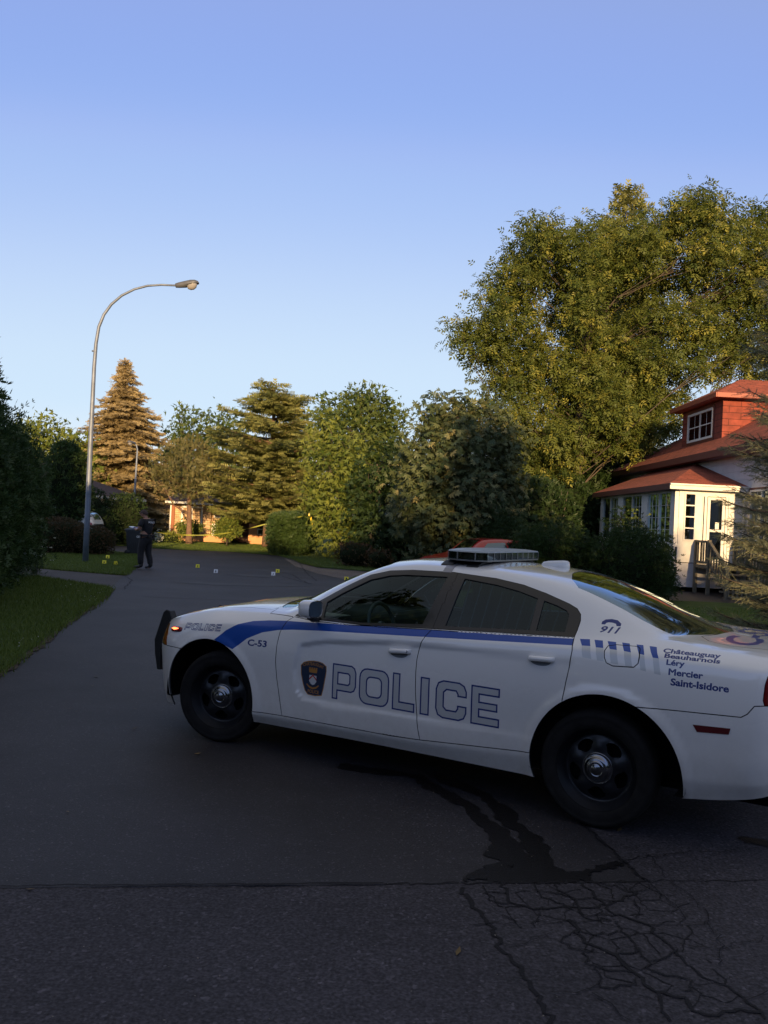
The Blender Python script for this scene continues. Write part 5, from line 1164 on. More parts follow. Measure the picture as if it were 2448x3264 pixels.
conifer('blue_spruce', 'near spruce with sunlit needle tips reaching in from the right edge', None, 7.32, 13.6, 8.6, .30, 1.62, M['l_blue'], 25, .16, .22, .22, 22, 'needles', lambda f: .35+.65*(1-f)**.6, curve=.26, gap=.10, tw=1.1, sub=1.0, xr=lambda a, z: math.cos(a) < .6, trunk_r=.14, vj=.55)
conifer('spruce_tree', 'dark spruce behind the red roof at the right edge', None, 24.0, 50, 17.5, 3, 4.2, M['l_thuja'], 26, .35, .60, .55, 12, 'spray', gap=.08, curve=.25, trunk_r=.25, sub=.5)
# white blossom
def blossoms(name, label, c, rad, n, s, seed):
    r = np.random.default_rng(seed); b = np.array([c[0], c[1], 0.]); t = thing(name, label, 'flowers', tuple(b)); mb = MB()
    for i in range(n):
        q = np.array(c)+r.normal(0, .5, 3)*rad; q[2] = abs(q[2]); mb.sphere(q-b, (s*r.uniform(.8, 1.6), s*r.uniform(.8, 1.4), s*.45), nu=7, nv=4)
        for k_ in range(3): mb.sphere(q-b+r.normal(0, s, 3)*[1, 1, .3], s*.55, nu=5, nv=3)
    M['bloss'] = M.get('bloss') or mat('blossom_white', (.52, .52, .42), .8, var=.2, vscale=30)
    mb.build('blossoms', M['bloss'], t)
    mb = MB()
    for i in range(n//2):
        q = np.array(c)+r.normal(0, .45, 3)*rad-b; mb.tube([(q[0]*.3, q[1]*.3, 0), q*.6, q], .006, 4, cap=False)
    mb.build('stems', M['l_bush'], t)
    return t
blossoms('white_flowers', 'white flower heads leaning out of the shaggy cedar hedge', (-9.05, 22.6, .62), np.array([.34, .3, .40]), 26, .024, 31)
blossoms('white_flowers', 'white blossoms beside the brick house, behind the man', P(504, 1712, 46.5), np.array([.20, .2, .30]), 60, .045, 32)
# distant wood closing the view
Lf = [(np.array([x, 98+4*math.sin(x), 2.2+1.2*math.sin(x*.37)]), np.array([6, 4, 4.2+1.5*math.sin(x*.9)])) for x in np.arange(-66, 66, 6.5)]
C_, D__, N__, S__, T__, _tp = lobe_leaves(Lf, .55, 10, .9, 1.0, .3, .7, .2)
tag(foliage('distant_wood', M['l_green'], C_, D__, N__, S__, 'leaf3', None, T__), kind='stuff')

# unseen trees across the street, heights and gaps set to block the sun: they keep the foreground in shade and show in the car's glass
def unseen_shade_tree(x, y, h, w_, seed, label, z0=.3, bark='bark'):
    r = np.random.default_rng(seed); b = np.array([x, y, 0.]); t = thing('unseen_shade_tree', label, 'tree', tuple(b), 0, 'unseen trees across the street from the police car')
    L = []
    for i in range(9):
        a = i*2.4; zz = z0+(h-z0)*(.15+.75*(i/8)); rr0 = w_*(.55 if i < 8 else .3); L.append((np.array([math.cos(a)*w_*.5*(1-.5*i/8), math.sin(a)*w_*.4, zz]), np.array([rr0*1.25, rr0, max(.8, (h-z0)*.19)])))
    C, D_, N_, S_, T_, tips = lobe_leaves(L, 2.2, 7, .45, .62, .2, .6, .3, .25, r)
    k = (C[:, 2] < h) & (C[:, 2] > .1)
    foliage('crown', M['l_green'], C[k], D_[k], N_[k], S_[k], 'leaf3', t, T_[k])
    mb = MB(); limbs(mb, np.zeros(3), np.array([0, 0, h*.8]), L, .3, tips, r, 40); mb.build('trunk', M[bark], t, True, recalc=False)
for i, (x, y, h, w_, z0) in enumerate([(-12, -19, 10.0, 3.2, .3), (-8, -20, 10.6, 3.2, .3), (-4.5, -19, 10.2, 3.0, .3), (-1, -20, 10.8, 3.0, .3), (2.5, -19, 10.5, 2.8, .3), (5.0, -18, 9.3, 2.2, .3), (6.8, -19.5, 14.0, 1.3, 8.4), (8.2, -18, 6.2, 2.6, .3), (11.6, -19, 10.3, 1.7, .3), (14.5, -20, 9.2, 2.6, .3), (19, -20, 11, 3.4, .3), (24, -19, 12, 3.4, .3), (-17.5, -15, 7.0, 4.0, .3), (-25, -9, 6.5, 4.2, .3)]):
    unseen_shade_tree(x, y, h, w_, 50+i, 'unseen broadleaf tree behind the viewpoint, shaped to block the sun', z0)
unseen_shade_tree(-14.0, 3.2, 13.0, 3.6, 90, 'tall unseen broadleaf tree left of the viewpoint that shows in the car windows', 1.2)
# ============================================================ houses
M['siding'] = mat('white_siding', (.62, .60, .60), .6, var=.08, vscale=3); M['trim'] = mat('white_trim', (.70, .68, .64), .5, var=.08, vscale=6)
def shingle(name, c, s=1.0):
    m = bpy.data.materials.new(name); m.use_nodes = True; nt = m.node_tree; b = nt.nodes['Principled BSDF']; L = nt.links.new
    tc = nt.nodes.new('ShaderNodeTexCoord'); mp = nt.nodes.new('ShaderNodeMapping'); L(tc.outputs['UV'], mp.inputs[0])
    br = nt.nodes.new('ShaderNodeTexBrick'); L(mp.outputs[0], br.inputs[0]); br.inputs['Scale'].default_value = 1.0
    br.inputs['Brick Width'].default_value = .9*s; br.inputs['Row Height'].default_value = .24*s; br.inputs['Mortar Size'].default_value = .012; br.inputs['Bias'].default_value = 0
    br.inputs['Color1'].default_value = (*[q*.85 for q in c], 1); br.inputs['Color2'].default_value = (*[q*1.15 for q in c], 1); br.inputs['Mortar'].default_value = (*[q*.35 for q in c], 1)
    n = nt.nodes.new('ShaderNodeTexNoise'); n.inputs['Scale'].default_value = 4; n.inputs['Detail'].default_value = 8; L(tc.outputs['Object'], n.inputs['Vector'])
    r = nt.nodes.new('ShaderNodeMapRange'); r.inputs[1].default_value = .3; r.inputs[2].default_value = .7; r.inputs[3].default_value = .7; r.inputs[4].default_value = 1.25; L(n.outputs['Fac'], r.inputs[0])
    v = nt.nodes.new('ShaderNodeVectorMath'); v.operation = 'SCALE'; L(br.outputs['Color'], v.inputs[0]); L(r.outputs[0], v.inputs[3]); L(v.outputs[0], b.inputs['Base Color'])
    b.inputs['Roughness'].default_value = .85
    bp = nt.nodes.new('ShaderNodeBump'); bp.inputs['Strength'].default_value = .5; bp.inputs['Distance'].default_value = .02; L(br.outputs['Fac'], bp.inputs['Height']); bp.invert = True; L(bp.outputs[0], b.inputs['Normal'])
    return m
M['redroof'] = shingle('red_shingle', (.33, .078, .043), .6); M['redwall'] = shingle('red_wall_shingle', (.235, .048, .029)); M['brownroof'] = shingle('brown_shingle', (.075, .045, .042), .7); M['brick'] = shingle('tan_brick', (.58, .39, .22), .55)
M['brick'].node_tree.nodes['Brick Texture'].inputs['Mortar'].default_value = (.30, .17, .09, 1)
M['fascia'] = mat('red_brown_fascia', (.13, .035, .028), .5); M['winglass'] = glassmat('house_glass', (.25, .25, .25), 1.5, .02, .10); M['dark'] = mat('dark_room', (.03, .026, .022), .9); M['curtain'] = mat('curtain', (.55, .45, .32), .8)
M['wood'] = mat('weathered_wood', (.16, .14, .10), .8, var=.25, vscale=8); M['orange'] = mat('rendered_base', (.62, .31, .14), .8, var=.12, vscale=3); M['brownpost'] = mat('brown_post', (.30, .10, .045), .7)
def uvbox(o, s=1.0):
    """uv in metres by dominant normal"""
    me = o.data; uv = me.uv_layers.new(name='uv').data
    for p in me.polygons:
        n = p.normal
        if abs(n.z) > .92: t = Vector((1, 0, 0)); b = Vector((0, 1, 0))
        else: t = Vector((-n.y, n.x, 0)).normalized(); b = n.cross(t)
        for li in p.loop_indices:
            c = me.vertices[me.loops[li].vertex_index].co; uv[li].uv = (c.dot(t)*s, c.dot(b)*s)
def poly(name, faces, m, par, th=.0, uv=True, org=(0, 0, 0)):
    mb = MB()
    for f in faces: mb.add(np.array(f, float)-np.array(org), [tuple(range(len(f)))])
    o = mb.build(name, m, par, recalc=False)
    if th: s = o.modifiers.new('t', 'SOLIDIFY'); s.thickness = th; s.offset = 0
    if uv: uvbox(o)
    return o
def siding_wall(name, p0, p1, z0, z1, m, par, org, row=.28, out=.012, joint=3.6, holes=()):
    """lapped boards on a vertical wall from p0 to p1; outward normal to the right of p0->p1"""
    p0 = np.array(p0, float); p1 = np.array(p1, float); L_ = np.linalg.norm(p1-p0); t = (p1-p0)/L_; nrm = np.array([t[1], -t[0]])
    mb = MB(); n = int(math.ceil((z1-z0)/row)); r = np.random.default_rng(3)
    for i in range(n):
        za = z0+i*row; zb = min(z1, za+row-.004); us = [0]+sorted(list(np.arange(r.uniform(.5, joint), L_, joint)))+[L_]
        for ua, ub in zip(us[:-1], us[1:]):
            segs = [(ua+.002, ub-.002)]
            for (ha, hb, hz0, hz1) in holes:
                if zb > hz0+.02 and za < hz1-.02:
                    ns = []
                    for a, b in segs:
                        if hb <= a or ha >= b: ns.append((a, b))
                        else:
                            if ha > a: ns.append((a, ha))
                            if hb < b: ns.append((hb, b))
                    segs = ns
            for a, b in segs:
                A = p0+t*a; B = p0+t*b
                mb.add([(*(A+nrm*out), za), (*(B+nrm*out), za), (*(B+nrm*.001), zb), (*(A+nrm*.001), zb), (*(A-nrm*.04), za), (*(B-nrm*.04), za), (*(B-nrm*.04), zb), (*(A-nrm*.04), zb)], [(0,1,2,3),(4,7,6,5),(0,4,5,1),(3,2,6,7),(1,5,6,2),(0,3,7,4)])
    for V in mb.V: V -= np.array(org)
    return mb.build(name, m, par)
def window(par, p0, p1, z0, z1, org, nx=1, grids=(2, 4), fr=.05, red=None, name='window', curtain=False, dark=True, glz='winglass', split=None):
    """window on vertical wall p0->p1 (outward to the right), nx sashes"""
    p0 = np.array(p0, float); p1 = np.array(p1, float); L_ = np.linalg.norm(p1-p0); t = (p1-p0)/L_; nr_ = np.array([t[1], -t[0]])
    def T(V):   # local u, depth out, z
        V = np.asarray(V, float); return np.column_stack([p0[0]+t[0]*V[:, 0]+nr_[0]*V[:, 1], p0[1]+t[1]*V[:, 0]+nr_[1]*V[:, 1], V[:, 2]])-np.array(org)
    f = MB(); f.box((0, -.05, z0), (fr, .04, z1), T=T); f.box((L_-fr, -.05, z0), (L_, .04, z1), T=T); f.box((fr, -.05, z0), (L_-fr, .04, z0+fr), T=T); f.box((fr, -.05, z1-fr), (L_-fr, .04, z1), T=T)
    w_ = (L_-2*fr)/nx
    for i in range(1, nx): f.box((fr+w_*i-.03, -.04, z0+fr), (fr+w_*i+.03, .03, z1-fr), T=T)
    if split:
        for i in range(nx): f.box((fr+w_*i, -.035, z0+(z1-z0)*split-.02), (fr+w_*(i+1), .02, z0+(z1-z0)*split+.02), T=T)
    wo = f.build(name, M['trim'], par)
    g = MB(); g.add(T([(fr, -.02, z0+fr), (L_-fr, -.02, z0+fr), (L_-fr, -.02, z1-fr), (fr, -.02, z1-fr)]), [(0, 1, 2, 3)]); g.build('pane', M[glz], wo)
    m = MB(); a, b = grids
    for i in range(nx):
        if isinstance(grids[0], (list, tuple)): a, b = grids[i]
        for j in range(1, a): u = fr+w_*i+w_*j/a; m.box((u-.007, -.018, z0+fr), (u+.007, -.006, z1-fr), T=T)
        for j in range(1, b): z = z0+fr+(z1-z0-2*fr)*j/b; m.box((fr+w_*i, -.0175, z-.007), (fr+w_*(i+1), -.0065, z+.007), T=T)
    if m.n: m.build('muntins', M['trim'], wo)
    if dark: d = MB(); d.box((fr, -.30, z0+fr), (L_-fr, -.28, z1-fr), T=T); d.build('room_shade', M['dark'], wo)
    if curtain: c = MB(); c.box((fr, -.12, z0+fr), (fr+(L_-2*fr)*curtain, -.10, z1-fr), T=T); c.build('curtain', M['curtain'], wo)
    if red: r_ = MB(); e = red; r_.box((-e, -.03, z0-e), (0, .02, z1+e), T=T); r_.box((L_, -.03, z0-e), (L_+e, .02, z1+e), T=T); r_.box((0, -.03, z1), (L_, .02, z1+e), T=T); r_.box((0, -.03, z0-e), (L_, .02, z0), T=T); r_.build('casing', M['fascia'], wo)
    return wo

# ---- white house with red roofs
O = np.array([11.75, 28.0, 0.])
H = thing('red_roofed_house', 'white sided house with red shingle roofs, a glazed porch and a dormer', 'house', tuple(O))
XW, YE, YN = 11.75, 23.0, 43.0
siding_wall('west_wall', (XW, YN), (XW, YE), .15, 4.78, M['siding'], H, O, .30, holes=[(YN-27.60, YN-25.8, 1.55, 3.45)])
siding_wall('south_wall', (XW, YE), (20, YE), .15, 4.78, M['siding'], H, O, .30)
mb = MB(); mb.box((XW+.45, YE+.1, .1), (19.9, YN, 4.7)); [V.__isub__(O) for V in mb.V]; mb.build('inner_walls', M['dark'], H)
ww = window(H, (XW, 27.55), (XW, 25.85), 1.62, 3.38, O, 2, (2, 3), .06, .07)
# main roof: slope up from the west eave to a ridge
ex, ez, rx_, rz_ = 11.2, 4.80, 15.9, 7.6
def pg(L): return [tuple(np.array(q)-O) for q in L]
poly('main_roof', [pg([(ex, YE-.5, ez), (ex, YN+.5, ez), (rx_, YN-4.4, rz_), (rx_, YE+4, rz_)][::-1]), pg([(ex, YE-.5, ez), (rx_, YE+4, rz_), (20.6, YE-.5, ez)][::-1]), pg([(20.6, YE-.5, ez), (rx_, YE+4, rz_), (rx_, YN-4.4, rz_), (20.6, YN+.5, ez)][::-1]), pg([(ex, YN+.5, ez), (20.6, YN+.5, ez), (rx_, YN-4.4, rz_)][::-1])], M['redroof'], H)
mb = MB(); mb.box((ex-.02, YE-.5, ez-.24), (ex+.03, YN+.5, ez-.003)); mb.box((ex+.03, YE-.5, ez-.24), (XW+.1, YN+.5, ez-.20)); mb.box((ex+.03, YE-.52, ez-.24), (20.6, YE-.47, ez-.003)); [V.__isub__(O) for V in mb.V]; mb.build('main_fascia', M['fascia'], H)
# dormer
dx, y0, y1, dz0, dz1 = 12.42, 31.9, 36.2, 5.30, 7.15
def rzat(x): return ez+(x-ex)*(rz_-ez)/(rx_-ex)
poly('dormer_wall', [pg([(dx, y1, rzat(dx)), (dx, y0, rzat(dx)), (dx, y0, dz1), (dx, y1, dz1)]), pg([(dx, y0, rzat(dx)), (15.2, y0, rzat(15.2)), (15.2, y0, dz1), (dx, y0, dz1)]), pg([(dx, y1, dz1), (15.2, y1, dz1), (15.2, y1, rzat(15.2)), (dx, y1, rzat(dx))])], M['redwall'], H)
e = .42; A0, A1, B0, B1 = (dx-e, y0-e, dz1), (dx-e, y1+e, dz1), (16.2, y0-e, dz1), (16.2, y1+e, dz1); ym = (y0+y1)/2; rt = (dx-e+1.9, ym, dz1+.98)
poly('dormer_roof', [pg([A0, A1, rt][::-1]), pg([A0, rt, (16.2, ym, dz1+.98), B0][::-1]), pg([A1, B1, (16.2, ym, dz1+.98), rt][::-1])], M['redroof'], H)
mb = MB(); mb.box((dx-e-.02, y0-e, dz1-.17), (dx-e+.02, y1+e, dz1-.003)); mb.box((dx-e+.02, y0-e-.02, dz1-.17), (16.2, y0-e+.02, dz1-.003)); mb.box((dx-e+.02, y0-e+.02, dz1-.15), (15.5, y1+e, dz1-.13)); [V.__isub__(O) for V in mb.V]; mb.build('dormer_fascia', mat('red_fascia', (.32, .075, .045), .5), H)
window(H, (dx-.02, y1-.75), (dx-.02, y0+.85), 5.62, 6.78, O, 2, (2, 2), .09, .10, split=.5)
# glazed porch
px0, pye, pyn, pz, pe = 9.5, 28.0, 37.6, .95, 3.50
siding_wall('porch_skirt', (px0, pyn), (px0, pye), .15, 1.50, M['siding'], H, O, .30, joint=9)
siding_wall('porch_skirt', (px0, pye), (XW, pye), .15, .93, M['siding'], H, O, .26, joint=9)
fl = MB(); fl.box((px0+.06, pye+.06, pz-.1), (XW-.02, pyn-.06, pz)); fl.box((px0+.06, pyn-.06, .2), (XW, pyn, 3.4)); [V.__isub__(O) for V in fl.V]; fl.build('porch_floor', M['dark'], H)
po = MB(); bays = [(28.35, 30.95), (31.55, 34.15), (34.75, 37.25)]
for a, b in ((pye, 28.35), (30.95, 31.55), (34.15, 34.75), (37.25, pyn)): po.box((px0-.03, a, 1.50), (px0+.10, b, pe-.1))
po.box((px0-.04, pye-.03, 3.28), (px0+.10, pyn, pe)); po.box((px0-.05, pye-.02, 1.44), (px0+.1, pyn, 1.52)); [V.__isub__(O) for V in po.V]; po.build('porch_posts', M['trim'], H)
for i, (a, b) in enumerate(bays): window(H, (px0, b), (px0, a), 1.52, 3.28, O, 2, ((1, 1), (3, 4)) if i else ((3, 4), (2, 4)), .06, dark=False, curtain=.25 if i != 1 else 0)
def XD(px): d = ray(px, 1650); return d[0]/d[1]*pye
wl = XD(2178); wr = XD(2216); dl = XD(2236); dr = XD(2322)
mb = MB()
mb.box((px0+.10, pye-.04, .95), (wl, pye+.06, 3.42)); mb.box((wl, pye-.04, .95), (wr, pye+.06, 1.66)); mb.box((wl, pye-.04, 3.22), (wr, pye+.06, 3.42)); mb.box((wr, pye-.04, .95), (dl, pye+.06, 3.42)); mb.box((dl, pye-.04, 3.13), (dr, pye+.06, 3.42)); mb.box((dr, pye-.04, .95), (XW-.002, pye+.06, 3.42))
[V.__isub__(O) for V in mb.V]; mb.build('porch_end_wall', M['trim'], H)
window(H, (wl, pye-.03), (wr, pye-.03), 1.66, 3.22, O, 1, (1, 1), .045, dark=True, name='side_window')
mbm = MB()
for j in (1, 2, 3): z = 1.70+1.48*j/4; mbm.box((wl+.04, pye-.055, z-.02), (wr-.04, pye-.02, z+.02))
[V.__isub__(O) for V in mbm.V]; mbm.build('window_rail', M['trim'], H)
# door with sidelights
d0, d1 = XD(2252), XD(2308)
def db(mb, a, b, z0, z1, y0=-.06, y1=.03): mb.box((a, pye+y0, z0), (b, pye+y1, z1))
dm = MB(); db(dm, dl, dl+.03, .97, 3.13); db(dm, dr-.03, dr, .97, 3.13); db(dm, d0-.10, d0-.02, .97, 3.13); db(dm, d1+.02, d1+.10, .97, 3.13); [V.__isub__(O) for V in dm.V]; dm.build('door_frame', M['trim'], H)
dm = MB(); db(dm, d0, d0+.09, .97, 3.11); db(dm, d1-.09, d1, .97, 3.11); db(dm, d0+.09, d1-.09, 3.02, 3.11); db(dm, d0+.09, d1-.09, 1.98, 2.06); db(dm, d0+.09, d1-.09, .97, 1.10); [V.__isub__(O) for V in dm.V]; dd = dm.build('porch_door', M['trim'], H)
gm = MB()
for a, b, z0, z1 in ((d0+.09, d1-.09, 1.10, 3.02),): gm.box((a, pye-.02, z0), (b, pye-.012, z1))
[V.__isub__(O) for V in gm.V]; gm.build('door_glass', M['winglass'], dd)
gm = MB(); gm.box((d0+.28, pye-.03, 2.08), (d0+.40, pye-.021, 2.30)); [V.__isub__(O) for V in gm.V]; gm.build('door_notice', M['trim'], dd)
gm = MB(); gm.box((dl+.03, pye-.02, 1.0), (d0-.10, pye-.012, 3.1)); [V.__isub__(O) for V in gm.V]; gm.build('sidelight', M['winglass'], H)
gm = MB(); gm.box((d1+.10, pye-.02, 1.0), (dr-.03, pye-.012, 3.1)); [V.__isub__(O) for V in gm.V]; gm.build('sidelight', M['winglass'], H)
gm = MB(); gm.box((dl, pye+.55, .97), (dr, pye+.57, 3.2)); [V.__isub__(O) for V in gm.V]; gm.build('inner_shade', M['dark'], H)
E0 = (9.2, 27.72, pe); E1 = (9.2, 38.0, pe); AP = (XW-.01, 32.4, 4.55); AN = (XW-.01, 38.0, 4.55); ER = (XW-.01, 27.72, pe)
poly('porch_roof', [pg([E0, E1, AN, AP][::-1]), pg([E0, AP, ER][::-1])], M['redroof'], H)
mb = MB(); mb.box((9.18, 27.72, pe-.20), (9.22, 38.0, pe-.003)); mb.box((9.22, 27.74, pe-.2), (px0, 38.0, pe-.17)); [V.__isub__(O) for V in mb.V]; mb.build('porch_fascia', M['fascia'], H)
mb = MB(); mb.box((9.18, 27.66, pe-.19), (XW-.01, 27.71, pe-.004)); mb.box((9.3, 27.72, pe-.19), (XW-.01, 27.95, pe-.15)); mb.box((9.18, 27.60, pe-.06), (XW-.01, 27.655, pe-.01)); [V.__isub__(O) for V in mb.V]; mb.build('porch_gutter', M['trim'], H)
mb = MB(); mb.tube([(XW-.08, 27.62, pe-.1), (XW-.08, 27.82, pe-.3), (XW-.08, 27.85, .3)], .035, 8); [V.__isub__(O) for V in mb.V]; mb.build('downspout', M['trim'], H, True)
# ---- steps with rails
ST = thing('porch_steps', 'weathered wooden steps and railing up to the porch door', 'steps', (10.6, 26.5, 0)); so = np.array([10.6, 26.5, 0.])
xa, xb = XD(2216), XD(2345)
mb = MB(); mb.box((xa, 26.75, .82), (xb, 27.95, .92))
for i in range(5): mb.box((xa+.05, 26.75-.28*(i+1), .82-.165*(i+1)), (xb-.05, 26.75-.28*i-.01, .87-.165*(i+1)))
[V.__isub__(so) for V in mb.V]; mb.build('treads', M['wood'], ST)
for xx, nm in ((xa+.03, 'l'), (xb-.03, 'r')):
    mb = MB(); a = (xx, 27.9, 1.66); b = (xx, 26.75, 1.66); c_ = (xx, 25.3, .86)
    for p_, q_ in ((a, b), (b, c_)):
        p_ = np.array(p_); q_ = np.array(q_); L_ = np.linalg.norm(q_-p_); n = max(3, int(L_/.22))
        mb.box((0, 0, 0), (1, 1, 1), T=lambda V, p_=p_, q_=q_: np.array([p_+(q_-p_)*v[1]+np.array([(v[0]-.5)*.09, 0, (v[2]-.5)*.07]) for v in V]))
        mb.box((0, 0, 0), (1, 1, 1), T=lambda V, p_=p_, q_=q_: np.array([p_+(q_-p_)*v[1]+np.array([(v[0]-.5)*.05, 0, -.66+(v[2]-.5)*.07]) for v in V]))
        for j in range(1, n): s_ = p_+(q_-p_)*j/n; mb.box((s_[0]-.02, s_[1]-.02, s_[2]-.66), (s_[0]+.02, s_[1]+.02, s_[2]-.03))
    for (yy, zt) in ((27.86, 1.70), (26.75, 1.72), (25.3, .90)): mb.box((xx-.05, yy-.05, 0), (xx+.05, yy+.05, zt))
    [V.__isub__(so) for V in mb.V]; mb.build('railing', M['wood'], ST)
mb = MB()
for i in range(9): mb.box((xa+.05+.13*i, 25.22, .05), (xa+.09+.13*i, 25.25, .45))
mb.box((xa+.05, 25.20, .40), (xa+1.15, 25.22, .45)); mb.box((xa+.05, 25.20, .05), (xa+1.15, 25.22, .10))
[V.__isub__(so) for V in mb.V]; mb.build('lattice', M['wood'], ST)

# ---- brick bungalow at the end of the street
yb = 52.0
def BX(px): d = ray(px, 1650); return d[0]/d[1]*yb
O2 = np.array([BX(700), yb, 0.]); B = thing('brick_bungalow', 'sunlit tan brick bungalow with brown roof at the end of the street', 'house', tuple(O2))
def bb(name, boxes, m, uv=False, par=None):
    mb = MB()
    for a, b in boxes: mb.box(a, b)
    [V.__isub__(O2) for V in mb.V]; o = mb.build(name, m, par or B)
    if uv: uvbox(o)
    return o
zE = 2.28
bb('brick_wall', [((BX(553), yb, .0), (BX(672), yb+.2, zE))], M['brick'], True)
bb('brick_wall', [((BX(700), yb+.6, .0), (BX(735), yb+.8, zE))], M['brick'], True)
bb('stone_wall', [((BX(672), yb+.3, .0), (BX(700), yb+.5, zE))], M['brick'], True)
bb('base_course', [((BX(548), yb-.06, 0), (BX(740), yb-.003, .42)), ((BX(795), yb-.10, 0), (BX(900), yb+.1, .55)), ((BX(796), yb-.1, .55), (BX(822), yb+.1, 1.25))], M['orange'])
bb('corner_post', [((BX(546), yb-.12, 0), (BX(557), yb-.005, zE))], M['brownpost'])
bb('recessed_wall', [((BX(735), yb+1.6, 0), (BX(800), yb+1.8, zE)), ((BX(822), yb+.9, .55), (BX(910), yb+1.0, zE))], mat('dark_brown_panel', (.10, .045, .03), .7, var=.3, vscale=2))  # dark brown panels, tone varied at random
bb('side_walls', [((BX(553), yb+.2, 0), (BX(553)+.2, yb+9, zE)), ((BX(910), yb+.2, 0), (BX(910)+.2, yb+9, zE)), ((BX(553), yb+8.8, 0), (BX(910), yb+9, zE))], M['brick'], True)
for a, b, z0, z1 in ((578, 646, .95, 2.14), (679, 714, 1.50, 2.12)):
    w_ = window(B, (BX(a), yb-.01 if a < 670 else yb+.29), (BX(b), yb-.01 if a < 670 else yb+.29), z0, z1, O2, 2 if a < 670 else 1, (1, 1), .10, dark=True, name='window', curtain=.95 if a < 670 else .4)
window(B, (BX(822), yb-.02), (BX(868), yb-.02), .60, .98, O2, 1, (1, 1), .06, dark=False, name='low_window', curtain=.98)
bb('door', [((BX(674), yb+.24, .3), (BX(690), yb+.29, 1.15))], M['trim'])
bb('eave_board', [((BX(534), yb-.75, zE-.02), (BX(925), yb-.70, zE+.12)), ((BX(534), yb-.70, zE-.02), (BX(925), yb+.2, zE+.02))], M['trim'])
bb('downspout', [((BX(545)-.04, yb-.15, .3), (BX(545)+.04, yb-.07, zE))], M['trim'])
rl, rr_ = BX(533), BX(928)
poly('roof', [[tuple(np.array(q)-O2) for q in L] for L in ([(rl, yb-.8, zE+.12), (rr_, yb-.8, zE+.12), (rr_-2.5, yb+4.5, 4.0), (rl+1.2, yb+4.5, 4.0)], [(rl, yb+10, zE+.12), (rl, yb-.8, zE+.12), (rl+1.2, yb+4.5, 4.0)], [(rr_, yb-.8, zE+.12), (rr_, yb+10, zE+.12), (rr_-2.5, yb+4.5, 4.0)], [(rr_, yb+10, zE+.12), (rl, yb+10, zE+.12), (rl+1.2, yb+4.5, 4.0), (rr_-2.5, yb+4.5, 4.0)])], M['brownroof'], B)
mb = MB(); q = P(667, 1603, yb+2)-O2; mb.tube([(q[0], 2.0, 2.8), (q[0], 2.0, q[2]+.25)], .06, 8); q2 = P(679, 1580, yb+3)-O2; mb.sphere((q2[0], 3, q2[2]), .12); mb.tube([(q2[0], 3, 2.9), (q2[0], 3, q2[2])], .04, 6); mb.build('roof_vent', M['trim'], B, True)
# neighbour left of it
O3 = P(520, 1690, 62); O3[2] = 0; N_ = thing('small_garage', 'small low house with brown roof half hidden left of the brick bungalow', 'house', tuple(O3))
def X3(px): d = ray(px, 1680); return d[0]/d[1]*62
mb = MB(); mb.box((X3(515), 62, 0), (X3(528), 62.3, 1.55)); mb.box((X3(548), 62, 0), (X3(560), 62.3, 1.55)); mb.box((X3(515), 62.31, 0), (X3(560), 66, 1.5)); [V.__isub__(O3) for V in mb.V]; mb.build('wall', mat('pale_stone', (.35, .33, .30), .8), N_)
mb = MB(); mb.box((X3(508), 61.4, 1.5), (X3(560), 61.5, 1.62)); [V.__isub__(O3) for V in mb.V]; mb.build('eave_board', M['trim'], N_)
poly('roof', [[tuple(np.array(q)-O3) for q in [(X3(508), 61.4, 1.62), (X3(570), 61.4, 1.62), (X3(570), 65, 2.6), (X3(512), 65, 2.6)]]], M['brownroof'], N_, .05)
# house at the left
O4 = np.array([-16., 44., 0.]); N4 = thing('grey_house', 'grey sided house with dark red roof corner behind the cedar at the left', 'house', tuple(O4))
siding_wall('wall', (-27, 44), (-16.05, 44), .1, 2.45, M['siding'], N4, O4, .2); siding_wall('wall', (-16.05, 44), (-16.05, 54), .1, 2.45, M['siding'], N4, O4, .2)
poly('roof', [[tuple(np.array(q)-O4) for q in L] for L in ([(-28, 43.3, 2.45), (-15.3, 43.3, 2.45), (-20, 49, 4.3), (-28, 49, 4.3)], [(-15.3, 43.3, 2.45), (-15.3, 55, 2.45), (-20, 49, 4.3)])], mat('dark_red_roof', (.06, .032, .03), .9), N4, .05)
mb = MB(); mb.box((-28, 43.25, 2.28), (-15.3, 43.30, 2.44)); mb.box((-15.3, 43.3, 2.28), (-15.25, 55, 2.44)); [V.__isub__(O4) for V in mb.V]; mb.build('eave_board', M['trim'], N4)
